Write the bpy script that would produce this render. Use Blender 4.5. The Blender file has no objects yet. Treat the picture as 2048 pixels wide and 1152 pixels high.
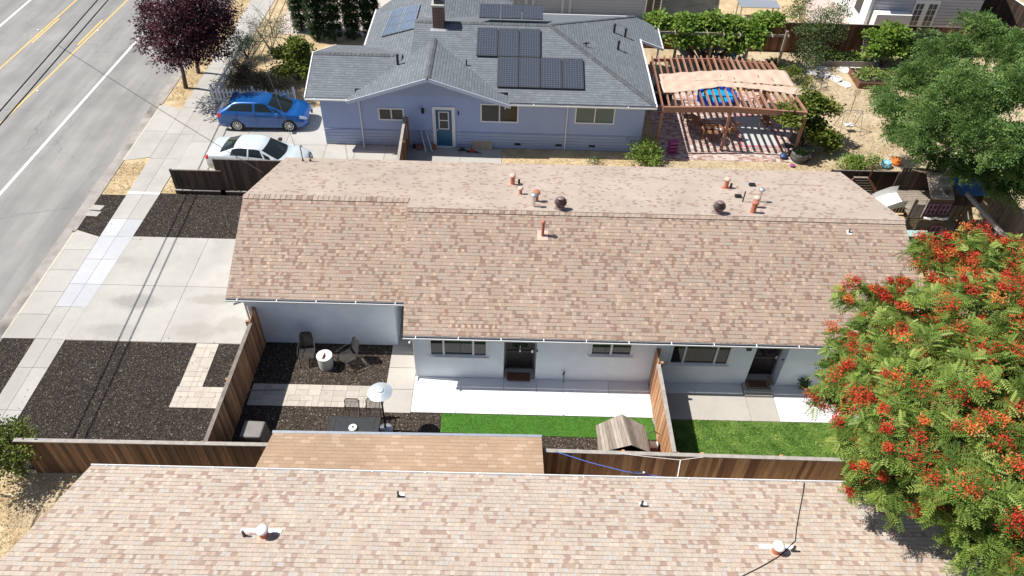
import bpy, math, random
import numpy as np
from mathutils import Vector, Matrix
random.seed(7); RNG = np.random.default_rng(11)
scene = bpy.context.scene
col = scene.collection
rad = math.radians

# ------------------------------------------------------------------ camera
CAMH = 21.5; FPX = 1507.0
_p, _r, _y = rad(43.93), rad(1.93), rad(-0.71)
CM = Matrix.Rotation(_y, 3, 'Z') @ Matrix.Rotation(math.pi/2 - _p, 3, 'X') @ Matrix.Rotation(_r, 3, 'Z')
cam_d = bpy.data.cameras.new('camera'); cam = bpy.data.objects.new('camera', cam_d); col.objects.link(cam)
cam_d.sensor_width = 36; cam_d.lens = 36*FPX/2048; cam_d.clip_end = 3000; cam_d.clip_start = 0.5
cam.matrix_world = Matrix.Translation((0, 0, CAMH)) @ CM.to_4x4()
scene.camera = cam
# ------------------------------------------------------------------ light
w = bpy.data.worlds.new('World'); scene.world = w; w.use_nodes = True
nt = w.node_tree
sky = nt.nodes.new('ShaderNodeTexSky'); sky.sky_type = 'NISHITA'; sky.sun_disc = False
SUNV = Vector((-0.71, 0.05, 1.0)).normalized()
sky.sun_elevation = math.asin(SUNV.z); sky.sun_rotation = math.atan2(SUNV.x, SUNV.y)
nt.links.new(sky.outputs[0], nt.nodes['Background'].inputs[0]); nt.nodes['Background'].inputs[1].default_value = 0.072
sd = bpy.data.lights.new('sun', 'SUN'); sd.energy = 4.7; sd.angle = rad(0.5); sd.color = (1.0, 0.955, 0.89)
so = bpy.data.objects.new('sun', sd); col.objects.link(so); so.rotation_euler = SUNV.to_track_quat('Z', 'Y').to_euler(); so.location = (-20, 10, 40)
scene.view_settings.view_transform = 'Standard'; scene.view_settings.look = 'None'
scene.view_settings.exposure = 0.5; scene.view_settings.gamma = 1

# ------------------------------------------------------------------ measuring helpers (photo pixel -> point on a real surface)
def _ray(px, py): return CM @ Vector((px-1024.0, -(py-576.0), -FPX))
C0 = Vector((0, 0, CAMH))
def G(px, py, z=0.0):
    d = _ray(px, py); return C0 + d*((z-CAMH)/d.z)
def GY(px, py, Y):
    d = _ray(px, py); return C0 + d*(Y/d.y)
def GX(px, py, X):
    d = _ray(px, py); return C0 + d*(X/d.x)
def GP(px, py, n, d0):
    d = _ray(px, py); n = Vector(n); return C0 + d*((d0 - n.dot(C0))/n.dot(d))
K = 0.33
def on_back(px, py): return GP(px, py, (0, K, 1), 2.3+K*27.9)         # rear slope of the brown house
def on_front(px, py): return GP(px, py, (0, -K, 1), 2.55-K*17.1)
def on_low(px, py): return GP(px, py, (0, K, 1), 2.55+K*11.9)         # slope of the near house
def on_blue(px, py): return GP(px, py, (0, -K, 1), 2.9-K*32.05)
def on_blueE(px, py): return GP(px, py, (K, 0, 1), 2.9+K*7.0)

# ------------------------------------------------------------------ materials
def _mat(name):
    m = bpy.data.materials.new(name); m.use_nodes = True
    n = m.node_tree; b = n.nodes['Principled BSDF']; return m, n, b
def N(n, t, **kw):
    x = n.nodes.new(t)
    for k, v in kw.items():
        if k in x.inputs: x.inputs[k].default_value = v
        else: setattr(x, k, v)
    return x
def c4(c): return (c[0], c[1], c[2], 1)
def ramp(n, stops, interp='LINEAR'):
    r = n.nodes.new('ShaderNodeValToRGB'); r.color_ramp.interpolation = interp
    e = r.color_ramp.elements
    while len(e) > 1: e.remove(e[-1])
    e[0].position = stops[0][0]; e[0].color = c4(stops[0][1])
    for p, c in stops[1:]:
        q = e.new(p); q.color = c4(c)
    return r
def pos(n, scale=(1, 1, 1)):
    g = n.nodes.new('ShaderNodeNewGeometry'); mp = n.nodes.new('ShaderNodeMapping'); mp.inputs['Scale'].default_value = scale
    n.links.new(g.outputs['Position'], mp.inputs[0]); return mp.outputs[0]
def noise(n, vec, scale, detail=3, rough=0.6, dist=0.0):
    x = N(n, 'ShaderNodeTexNoise'); x.inputs['Scale'].default_value = scale; x.inputs['Detail'].default_value = detail
    x.inputs['Roughness'].default_value = rough; x.inputs['Distortion'].default_value = dist
    n.links.new(vec, x.inputs['Vector']); return x.outputs[0]
def mixc(n, f, a, b, mode='MIX'):
    m = n.nodes.new('ShaderNodeMix'); m.data_type = 'RGBA'; m.blend_type = mode
    for s, i in ((f, 0), (a, 6), (b, 7)):
        if hasattr(s, 'links') or hasattr(s, 'is_linked'): n.links.new(s, m.inputs[i])
        elif isinstance(s, (int, float)): m.inputs[i].default_value = s
        else: m.inputs[i].default_value = c4(s)
    return m.outputs[2]
def mathn(n, op, a, b=0.0):
    m = n.nodes.new('ShaderNodeMath'); m.operation = op
    for s, i in ((a, 0), (b, 1)):
        if isinstance(s, (int, float)): m.inputs[i].default_value = s
        else: n.links.new(s, m.inputs[i])
    return m.outputs[0]
def bump(n, b, h, dist=0.01, strength=0.6):
    x = n.nodes.new('ShaderNodeBump'); x.inputs['Distance'].default_value = dist; x.inputs['Strength'].default_value = strength
    n.links.new(h, x.inputs['Height']); n.links.new(x.outputs[0], b.inputs['Normal'])
def plain(name, c, rough=0.6, metal=0.0, var=0.12, scale=6.0, spec=None, bmp=0.0, coat=0.0):
    m, n, b = _mat(name)
    v = pos(n); f = noise(n, v, scale, 4)
    r = ramp(n, [(0.3, [x*(1-var) for x in c]), (0.7, [min(1, x*(1+var)) for x in c])])
    n.links.new(f, r.inputs[0]); n.links.new(r.outputs[0], b.inputs['Base Color'])
    b.inputs['Roughness'].default_value = rough; b.inputs['Metallic'].default_value = metal
    if spec is not None: b.inputs['Specular IOR Level'].default_value = spec
    if coat: b.inputs['Coat Weight'].default_value = coat; b.inputs['Coat Roughness'].default_value = 0.05
    if bmp: bump(n, b, noise(n, v, scale*8, 3), bmp, 0.5)
    return m
def tinted(name, stops, rough=0.75, grain=None, var=0.15, scale=5.0):
    """colour from the per-board / per-tile 'tint' attribute, times a wear noise"""
    m, n, b = _mat(name)
    a = N(n, 'ShaderNodeAttribute', attribute_name='tint')
    r = ramp(n, stops); n.links.new(a.outputs['Fac'], r.inputs[0])
    v = pos(n, grain or (1, 1, 1)); f = noise(n, v, scale, 4)
    g = ramp(n, [(0.25, (1-var*2,)*3), (0.75, (1+var,)*3)]); n.links.new(f, g.inputs[0])
    c = mixc(n, 1.0, r.outputs[0], g.outputs[0], 'MULTIPLY'); n.links.new(c, b.inputs['Base Color'])
    b.inputs['Roughness'].default_value = rough
    bump(n, b, f, 0.004, 0.5); return m
def leafmat(name, stops, trans=0.3, rough=0.5):
    m, n, b = _mat(name)
    a = N(n, 'ShaderNodeAttribute', attribute_name='tint')
    r = ramp(n, stops); n.links.new(a.outputs['Fac'], r.inputs[0])
    n.links.new(r.outputs[0], b.inputs['Base Color']); b.inputs['Roughness'].default_value = rough
    b.inputs['Specular IOR Level'].default_value = 0.22
    t = n.nodes.new('ShaderNodeBsdfTranslucent'); n.links.new(r.outputs[0], t.inputs[0])
    mx = n.nodes.new('ShaderNodeMixShader'); mx.inputs[0].default_value = trans
    n.links.new(b.outputs[0], mx.inputs[1]); n.links.new(t.outputs[0], mx.inputs[2])
    n.links.new(mx.outputs[0], n.nodes['Material Output'].inputs[0]); return m
def shingle(name, cols, width=0.22, row=0.145, line=0.45, stain=0.12, mort=0.007, rough=0.9, jit=0.06, dash=0.45, base_line=0.22):
    m, n, b = _mat(name)
    uv = n.nodes.new('ShaderNodeUVMap'); sx = n.nodes.new('ShaderNodeSeparateXYZ'); n.links.new(uv.outputs[0], sx.inputs[0])
    nz = noise(n, uv.outputs[0], 3.1, 2)
    u = mathn(n, 'ADD', sx.outputs[0], mathn(n, 'MULTIPLY', nz, jit*4))
    cx = n.nodes.new('ShaderNodeCombineXYZ'); n.links.new(u, cx.inputs[0]); n.links.new(sx.outputs[1], cx.inputs[1])
    def brick(wd, off):
        k = n.nodes.new('ShaderNodeTexBrick'); k.offset = off; k.offset_frequency = 2; k.squash_frequency = 3; k.squash = 0.8
        k.inputs['Scale'].default_value = 1; k.inputs['Brick Width'].default_value = wd; k.inputs['Row Height'].default_value = row
        k.inputs['Mortar Size'].default_value = mort; k.inputs['Mortar Smooth'].default_value = 0.15; k.inputs['Bias'].default_value = 0
        k.inputs['Color1'].default_value = (0, 0, 0, 1); k.inputs['Color2'].default_value = (1, 1, 1, 1); k.inputs['Mortar'].default_value = (.5, .5, .5, 1)
        n.links.new(cx.outputs[0], k.inputs['Vector']); return k
    k1 = brick(width, 0.43)
    st = [(i/len(cols), c) for i, c in enumerate(cols)]
    r = ramp(n, st, 'CONSTANT'); n.links.new(k1.outputs['Color'], r.inputs[0])
    # painted shadow line under every course (fraction of the row), stronger in random dashes
    fr = mathn(n, 'FRACT', mathn(n, 'DIVIDE', sx.outputs[1], row))
    k2 = brick(width*1.7, 0.37); sh = mathn(n, 'GREATER_THAN', k2.outputs['Color'], dash)
    ln = mathn(n, 'MULTIPLY', mathn(n, 'LESS_THAN', fr, 0.13), mathn(n, 'ADD', base_line, mathn(n, 'MULTIPLY', sh, 0.9)))
    dark = mathn(n, 'MAXIMUM', ln, mathn(n, 'MULTIPLY', k1.outputs['Fac'], 0.6))
    fac = mathn(n, 'MULTIPLY', dark, line)
    c = mixc(n, fac, r.outputs[0], (0.05, 0.04, 0.035))
    s = noise(n, pos(n), 0.5, 5, 0.65); g = ramp(n, [(0.3, (1-stain,)*3), (0.7, (1+stain,)*3)]); n.links.new(s, g.inputs[0])
    c = mixc(n, 1.0, c, g.outputs[0], 'MULTIPLY')
    s2 = noise(n, pos(n), 60, 2); g2 = ramp(n, [(0.3, (.88,)*3), (0.7, (1.1,)*3)]); n.links.new(s2, g2.inputs[0])
    c = mixc(n, 1.0, c, g2.outputs[0], 'MULTIPLY')
    n.links.new(c, b.inputs['Base Color']); b.inputs['Roughness'].default_value = rough
    b.inputs['Specular IOR Level'].default_value = 0.2
    hh = mathn(n, 'SUBTRACT', mathn(n, 'MULTIPLY', k1.outputs['Color'], 0.3), fr)
    bump(n, b, hh, 0.012, 0.8); return m
BR = [(0.351, 0.269, 0.210), (0.360, 0.273, 0.214), (0.375, 0.288, 0.223), (0.345, 0.269, 0.214), (0.366, 0.293, 0.238), (0.254, 0.161, 0.123), (0.360, 0.269, 0.210), (0.351, 0.273, 0.218), (0.375, 0.273, 0.210), (0.447, 0.336, 0.257), (0.345, 0.258, 0.200), (0.234, 0.170, 0.138), (0.341, 0.288, 0.242), (0.366, 0.263, 0.205), (0.295, 0.195, 0.152), (0.356, 0.278, 0.218)]
BR2 = [(0.239, 0.176, 0.137), (0.233, 0.173, 0.134), (0.247, 0.182, 0.140), (0.239, 0.186, 0.150), (0.159, 0.098, 0.077), (0.233, 0.176, 0.144), (0.254, 0.186, 0.144), (0.311, 0.234, 0.178), (0.223, 0.163, 0.128), (0.237, 0.195, 0.162), (0.249, 0.179, 0.134), (0.183, 0.114, 0.089), (0.283, 0.208, 0.160)]
M_roof = shingle('brown_shingles', BR, 0.13, 0.142, 0.62, mort=.005, stain=.07, base_line=.15)
BR2 = [(.47,.385,.315), (.46,.38,.31), (.49,.40,.33), (.48,.405,.335), (.35,.245,.195), (.47,.40,.34), (.50,.42,.34), (.54,.45,.37), (.45,.36,.29), (.46,.42,.38), (.48,.385,.30), (.39,.285,.23)]
BR2_old = [(.42,.325,.255), (.38,.30,.24), (.44,.34,.27), (.30,.19,.145), (.41,.32,.25), (.40,.34,.28), (.45,.36,.29), (.36,.25,.19), (.42,.32,.22), (.34,.31,.27), (.43,.33,.26), (.39,.29,.23)]
M_roof_low = shingle('brown_shingles_light', BR2, 0.135, 0.15, 0.55, mort=.005, stain=.07, base_line=.05, dash=.4)
M_roof_back = shingle('brown_shingles_rear', [(0.440, 0.362, 0.300)]*4+[(0.451, 0.374, 0.312)]*4+[(0.308, 0.213, 0.168)]+[(0.435, 0.356, 0.300)]*3+[(0.363, 0.270, 0.222)], 0.16, 0.142, 0.18)  # same shingles painted paler, standing in for light at the grazing angle
M_roof_grey = shingle('grey_shingles', [(.155,.172,.192), (.168,.185,.205), (.145,.160,.180), (.178,.195,.215), (.16,.176,.196)], 0.3, 0.15, 0.55, 0.08, dash=.2)
M_roof_tan = shingle('tan_shingles', [(0.386, 0.268, 0.179), (0.382, 0.263, 0.175), (0.396, 0.277, 0.189), (0.386, 0.263, 0.175), (0.442, 0.324, 0.233), (0.373, 0.254, 0.170)], 0.30, 0.14, 0.35, dash=.75)
SPOTS = [(G(px, py).x, G(px, py).y, rx_, ry_, k_, cc) for px, py, rx_, ry_, k_, cc in ((270, 604, 1.1, .5, .42, (.16,.16,.15)), (228, 663, 1.2, .45, .28, (.16,.155,.15)), (425, 600, 1.1, .35, .4, (.24,.22,.18)), (395, 662, 1.2, .5, .35, (.25,.23,.19)), (230, 520, 1.3, .3, .2, (.2,.19,.18)), (470, 650, .8, .5, .3, (.22,.2,.17)))]
M_asph = None
def ground_mats():
    global M_asph, M_dry, M_mulch, M_conc, M_conc_new, M_white, M_lawn, M_turf, M_paver, M_brick, M_dirt, M_gutter
    m, n, b = _mat('asphalt'); M_asph = m
    v = pos(n); f1 = noise(n, v, 180, 2); f2 = noise(n, pos(n, (1.2, .12, 1)), 0.9, 4); f3 = noise(n, v, 0.45, 5)
    r = ramp(n, [(0.35, (.22,.215,.205)), (0.65, (.30,.292,.28))]); n.links.new(f2, r.inputs[0])
    r3 = ramp(n, [(0.3, (.86,)*3), (0.7, (1.1,)*3)]); n.links.new(f3, r3.inputs[0])
    r1 = ramp(n, [(0.3, (.8,)*3), (0.7, (1.15,)*3)]); n.links.new(f1, r1.inputs[0])
    c = mixc(n, 1, mixc(n, 1, r.outputs[0], r3.outputs[0], 'MULTIPLY'), r1.outputs[0], 'MULTIPLY')
    vo = N(n, 'ShaderNodeTexVoronoi', feature='DISTANCE_TO_EDGE'); vo.inputs['Scale'].default_value = 0.16
    w_ = noise(n, v, 1.3, 3); vm = n.nodes.new('ShaderNodeVectorMath'); vm.operation = 'ADD'; n.links.new(v, vm.inputs[0])
    sc = n.nodes.new('ShaderNodeVectorMath'); sc.operation = 'SCALE'; n.links.new(v, sc.inputs[0])
    cb = n.nodes.new('ShaderNodeCombineXYZ'); n.links.new(w_, cb.inputs[0]); n.links.new(w_, cb.inputs[1]); n.links.new(cb.outputs[0], vm.inputs[1])
    n.links.new(vm.outputs[0], vo.inputs['Vector'])
    cr = ramp(n, [(0.0, (1, 1, 1)), (0.0035, (0, 0, 0))]); n.links.new(vo.outputs[0], cr.inputs[0])
    c = mixc(n, mathn(n, 'MULTIPLY', cr.outputs[0], 0.45), c, (.06, .06, .06))
    n.links.new(c, b.inputs['Base Color']); b.inputs['Roughness'].default_value = 0.85; bump(n, b, f1, .004, .4)
    def soil(name, stops, s1, s2, bd, contrast=(0.35, 0.65), chips=None):
        m, n, b = _mat(name); v = pos(n)
        f1 = noise(n, v, s1, 5, .7, .3); f2 = noise(n, v, s2, 4, .7)
        f = mathn(n, 'ADD', mathn(n, 'MULTIPLY', f1, .5), mathn(n, 'MULTIPLY', f2, .5))
        k = len(stops); r = ramp(n, [(contrast[0]+(contrast[1]-contrast[0])*i/(k-1), c) for i, c in enumerate(stops)]); n.links.new(f, r.inputs[0])
        c = r.outputs[0]
        if chips:
            vo = N(n, 'ShaderNodeTexVoronoi'); vo.inputs['Scale'].default_value = chips[0]; n.links.new(v, vo.inputs['Vector'])
            sp = n.nodes.new('ShaderNodeSeparateColor'); n.links.new(vo.outputs['Color'], sp.inputs[0])
            g = mathn(n, 'GREATER_THAN', sp.outputs[0], chips[1]); c = mixc(n, g, c, chips[2])
            vr = ramp(n, [(0, (.55,)*3), (1, (1.5,)*3)]); n.links.new(sp.outputs[1], vr.inputs[0]); c = mixc(n, 1, c, vr.outputs[0], 'MULTIPLY')
        n.links.new(c, b.inputs['Base Color']); b.inputs['Roughness'].default_value = .95; b.inputs['Specular IOR Level'].default_value = .1
        bump(n, b, f2, bd, 1.0); return m
    M_dry = soil('dry_grass_soil', [(.30,.215,.12), (.44,.33,.19), (.56,.44,.27), (.66,.54,.36)], 1.1, 22, .03, (.36, .62))
    M_dirt = soil('yard_dirt', [(.28,.20,.12), (.43,.34,.22), (.53,.44,.30), (.60,.52,.38)], .7, 16, .03, (.36, .64))
    M_mulch = soil('mulch_soil', [(0.017, 0.015, 0.014), (0.037, 0.031, 0.027), (0.076, 0.061, 0.051)], 8, 40, .03, (.36, .64), (38, .95, (0.204, 0.162, 0.119)))
    M_mulch2 = soil('bark_soil', [(.022,.017,.013), (.05,.038,.03), (.085,.065,.05)], 6, 35, .03, (.36, .64), (30, .94, (.2, .15, .11)))
    globals()['M_mulch2'] = M_mulch2
    M_lawn = soil('lawn_soil', [(.07,.14,.03), (.13,.26,.05), (.22,.36,.08), (.34,.34,.14)], 1.6, 40, .03, (.36, .68))
    M_turf = soil('turf_base', [(.06,.17,.025), (.10,.26,.04)], 3, 60, .02)
    def conc(name, a, b_, sc=.7, stain=(.3,.28,.25), amt=.25, spots=()):
        m, n, b = _mat(name); v = pos(n); f = noise(n, v, sc, 6, .65); g = noise(n, v, 45, 3); t = N(n, 'ShaderNodeAttribute', attribute_name='tint')
        r = ramp(n, [(.3, a), (.7, b_)]); n.links.new(f, r.inputs[0])
        r2 = ramp(n, [(.3, (.93,)*3), (.7, (1.05,)*3)]); n.links.new(g, r2.inputs[0])
        c = mixc(n, 1, r.outputs[0], r2.outputs[0], 'MULTIPLY')
        r3 = ramp(n, [(0, (.90,)*3), (1, (1.06,)*3)]); n.links.new(t.outputs['Fac'], r3.inputs[0]); c = mixc(n, 1, c, r3.outputs[0], 'MULTIPLY')
        sf = noise(n, v, .35, 3); sr = ramp(n, [(.58, (0,)*3), (.72, (1,)*3)]); n.links.new(sf, sr.inputs[0])
        c = mixc(n, mathn(n, 'MULTIPLY', sr.outputs[0], amt), c, stain)
        for (sx_, sy_, rx_, ry_, k_, cc) in spots:       # oil and tyre marks on the slab
            mp = n.nodes.new('ShaderNodeMapping'); mp.vector_type = 'POINT'; mp.inputs['Scale'].default_value = (1/rx_, 1/ry_, 0); mp.inputs['Location'].default_value = (-sx_/rx_, -sy_/ry_, 0)
            n.links.new(v, mp.inputs[0]); ln_ = n.nodes.new('ShaderNodeVectorMath'); ln_.operation = 'LENGTH'; n.links.new(mp.outputs[0], ln_.inputs[0])
            dd = mathn(n, 'ADD', ln_.outputs['Value'], mathn(n, 'MULTIPLY', noise(n, v, 1.7, 5, .7), 1.3)); rr_ = ramp(n, [(.72, (1,)*3), (1.0, (0,)*3)]); n.links.new(mathn(n, 'MULTIPLY', dd, .6), rr_.inputs[0])
            c = mixc(n, mathn(n, 'MULTIPLY', rr_.outputs[0], k_), c, cc)
        n.links.new(c, b.inputs['Base Color']); b.inputs['Roughness'].default_value = .85; b.inputs['Specular IOR Level'].default_value = .25
        bump(n, b, g, .003, .4); return m
    M_conc = conc('driveway_concrete', (.375,.36,.33), (.47,.455,.42), stain=(.26,.25,.235), amt=.45, spots=SPOTS)
    M_conc_new = conc('walk_concrete', (.41,.38,.34), (.49,.46,.415))
    M_white = conc('white_concrete', (.66,.67,.68), (.74,.74,.74), amt=.05)
    M_gutter = conc('gutter_concrete', (.25,.22,.20), (.42,.39,.36), 1.2, (.10,.09,.08), .8)
    globals()['M_patch'] = conc('new_sidewalk_concrete', (.45,.46,.475), (.51,.515,.53), amt=.05)
    globals()['conc'] = conc
    M_paver = tinted('pavers', [(0, (0.428, 0.385, 0.336)), (.5, (0.474, 0.428, 0.370)), (1, (0.502, 0.456, 0.394))], .85, None, .05)
    M_brick = tinted('patio_bricks', [(0, (.30,.16,.13)), (.4, (.48,.33,.28)), (.7, (.58,.48,.43)), (1, (.62,.55,.50))], .85)
ground_mats()
M_fence_dk = tinted('fence_dark', [(0, (.03,.019,.014)), (.6, (.06,.036,.026)), (1, (.10,.06,.042))], .7, (1, 1, .12), .3, 14)
M_fence_md = tinted('fence_brown', [(0, (0.184, 0.085, 0.043)), (.3, (0.345, 0.170, 0.085)), (.65, (0.483, 0.250, 0.119)), (1, (0.598, 0.330, 0.162))], .75, (6, 6, .5), .22, 3)
M_fence_sh = tinted('fence_dark_brown', [(0, (0.066, 0.032, 0.017)), (.35, (0.132, 0.065, 0.034)), (.7, (0.198, 0.100, 0.051)), (1, (0.275, 0.145, 0.072))], .75, (6, 6, .5), .22, 3)
M_fence_hon = tinted('fence_honey_bounce_lit', [(0, (0.285, 0.102, 0.034)), (.3, (0.532, 0.246, 0.090)), (.65, (0.665, 0.340, 0.135)), (1, (0.760, 0.425, 0.188))], .75, (6, 6, .5), .2, 3)  # fence brown made brighter and warmer, bounce light put into the colour
M_fence_new = tinted('fence_orange_cedar', [(0, (.36,.17,.08)), (.5, (.50,.26,.13)), (1, (.60,.36,.20))], .75, (6, 6, .5), .2, 3)
M_fence_red = tinted('fence_redwood', [(0, (.10,.04,.025)), (.5, (.18,.075,.04)), (1, (.28,.13,.065))], .75, (6, 6, .5), .25, 3)
M_cap = plain('weathered_cap_wood', (.34,.31,.28), .85, var=.2, scale=5)
M_cap_dk = plain('dark_cap_wood', (.20,.17,.145), .85, var=.25, scale=5)
M_perg = tinted('pergola_wood', [(0, (.26,.11,.06)), (1, (.44,.24,.17))], .65, (3, 3, 1), .15, 4)
M_greywood = tinted('weathered_wood', [(0, (.22,.18,.14)), (.5, (.31,.26,.21)), (1, (.40,.34,.28))], .85, (8, 1, 8), .2, 3)
M_wallw = plain('white_stucco', (.82,.88,.92), .9, var=.07, scale=1.1, bmp=.006)
M_wallb = plain('blue_stucco', (.36,.45,.68), .9, var=.04, scale=1.2, bmp=.004)
M_siding = plain('blue_siding', (.36,.44,.62), .8, var=.05, scale=1.5)
M_greywall = plain('grey_siding', (.40,.46,.54), .8, var=.05)
M_wtrim = plain('white_trim', (.80,.80,.80), .5, var=.03)
M_ltrim = plain('pale_blue_trim', (.52,.58,.70), .6, var=.03)
M_whitewall = plain('white_siding_wall', (.74,.74,.74), .7, var=.04)
M_lavwall = plain('mauve_siding_wall', (.52,.50,.53), .7, var=.05)
def glass(name, c=(.012,.016,.018), rough=.04):
    m, n, b = _mat(name); b.inputs['Base Color'].default_value = c4(c); b.inputs['Roughness'].default_value = rough
    b.inputs['Specular IOR Level'].default_value = .5; b.inputs['Coat Weight'].default_value = .0; b.inputs['Coat Roughness'].default_value = .02
    return m
M_glass = glass('window_glass'); M_carglass = glass('car_glass', (.015,.022,.022), .06)
M_glass_lt = glass('pale_window_glass', (.10,.16,.16), .08)
M_black = plain('black_paint', (.012,.012,.013), .5, var=.2)
M_iron = plain('dark_metal', (.06,.058,.058), .45, .3, .2)
M_rubber = plain('rubber', (.012,.012,.012), .8, var=.2)
M_chrome = plain('silver_metal', (.62,.63,.65), .32, .85, .05)
M_galv = plain('galvanised_metal', (.50,.53,.56), .42, .6, .1)
M_terra = plain('terracotta_paint', (.42,.155,.10), .75, var=.15, scale=8)
M_terralt = plain('sunbleached_vent_cap', (.62,.42,.34), .75, var=.12, scale=8)
M_whitecap = plain('white_vent_cap', (.76,.72,.70), .6, var=.05)
M_turb = plain('turbine_brown_metal', (.24,.17,.165), .5, .2, .15)
M_bluecar = plain('blue_car_paint', (.003,.085,.31), .3, .2, .04, coat=1)
M_bluehi = M_bluecar
M_whitecar = plain('white_car_paint', (.60,.67,.70), .3, .1, .04, coat=.8)
M_red = plain('red_plastic', (.5,.02,.02), .35)
M_lampw = plain('headlight_plastic', (.6,.62,.62), .15, .3, .05)
M_solar_cell = None
def solarmat(name, cell, line, cells):
    m, n, b = _mat(name); uv = n.nodes.new('ShaderNodeUVMap')
    k = n.nodes.new('ShaderNodeTexBrick'); k.offset = 0; k.squash = 1
    k.inputs['Scale'].default_value = 1; k.inputs['Brick Width'].default_value = cells; k.inputs['Row Height'].default_value = cells
    k.inputs['Mortar Size'].default_value = .009; k.inputs['Mortar Smooth'].default_value = .3; k.inputs['Color1'].default_value = c4(cell); k.inputs['Color2'].default_value = c4([x*1.15 for x in cell]); k.inputs['Mortar'].default_value = c4(line)
    n.links.new(uv.outputs[0], k.inputs['Vector']); n.links.new(k.outputs[0], b.inputs['Base Color'])
    b.inputs['Roughness'].default_value = .25; b.inputs['Specular IOR Level'].default_value = .4; return m
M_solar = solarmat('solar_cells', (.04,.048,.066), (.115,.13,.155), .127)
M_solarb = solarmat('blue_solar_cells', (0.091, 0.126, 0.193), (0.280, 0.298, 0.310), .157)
M_door_blue = plain('teal_door_paint', (.015,.12,.235), .4, var=.04)
M_ybright = plain('yellow_road_paint', (.66,.44,.15), .75, var=.15, scale=9)
M_wroad = plain('white_road_paint', (.72,.72,.72), .75, var=.1, scale=9)
M_chimney = None
def brickmat():
    m, n, b = _mat('chimney_brick'); uv = n.nodes.new('ShaderNodeUVMap')
    k = n.nodes.new('ShaderNodeTexBrick'); k.inputs['Scale'].default_value = 1; k.inputs['Brick Width'].default_value = .2; k.inputs['Row Height'].default_value = .075
    k.inputs['Mortar Size'].default_value = .008; k.inputs['Color1'].default_value = (.10,.04,.032,1); k.inputs['Color2'].default_value = (.20,.085,.07,1); k.inputs['Mortar'].default_value = (.25,.21,.19,1)
    n.links.new(uv.outputs[0], k.inputs['Vector']); n.links.new(k.outputs[0], b.inputs['Base Color']); b.inputs['Roughness'].default_value = .9
    return m
M_chimney = brickmat()
M_bark = plain('bark', (.10,.075,.055), .9, var=.3, scale=12, bmp=.02)
M_barkl = plain('grey_bark', (.26,.23,.20), .9, var=.2, scale=12)
M_shadecl = plain('tan_shade_cloth', (.55,.40,.31), .9, var=.06, scale=3)
M_teak = tinted('teak_wood', [(0, (.20,.09,.045)), (1, (.34,.17,.09))], .6)
M_poolb = plain('blue_pool_plastic', (.01,.06,.42), .3); M_poolw = plain('pool_water', (.01,.32,.62), .1)
M_stone = plain('stepping_stone', (.62,.60,.57), .85, var=.12)
M_pink = plain('pink_plastic', (.32,.07,.22), .5); M_teal = plain('teal_plastic', (.03,.40,.48), .5); M_tealw = plain('teal_painted_wood', (.015,.20,.32), .6)
M_white_pl = plain('white_plastic', (.78,.77,.74), .4, var=.04)
M_cover = plain('grey_vinyl_cover', (.22,.205,.19), .6, var=.12, scale=4)
M_brown_mat = plain('brown_doormat', (.12,.06,.035), .95, var=.2, scale=30)
M_blueshade = plain('blue_tarp', (.02,.10,.28), .6, var=.5, scale=14)
M_lightblue = plain('pale_blue_fabric', (.50,.60,.70), .6, var=.05)
M_soil = plain('potting_soil', (.05,.035,.025), .95, var=.4, scale=30)
M_wire = plain('wire_black', (.012,.012,.014), .6)
M_card = plain('cardboard', (.38,.31,.22), .9)
M_darkdoor = plain('dark_door', (.018,.014,.013), .45, var=.3)

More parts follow.
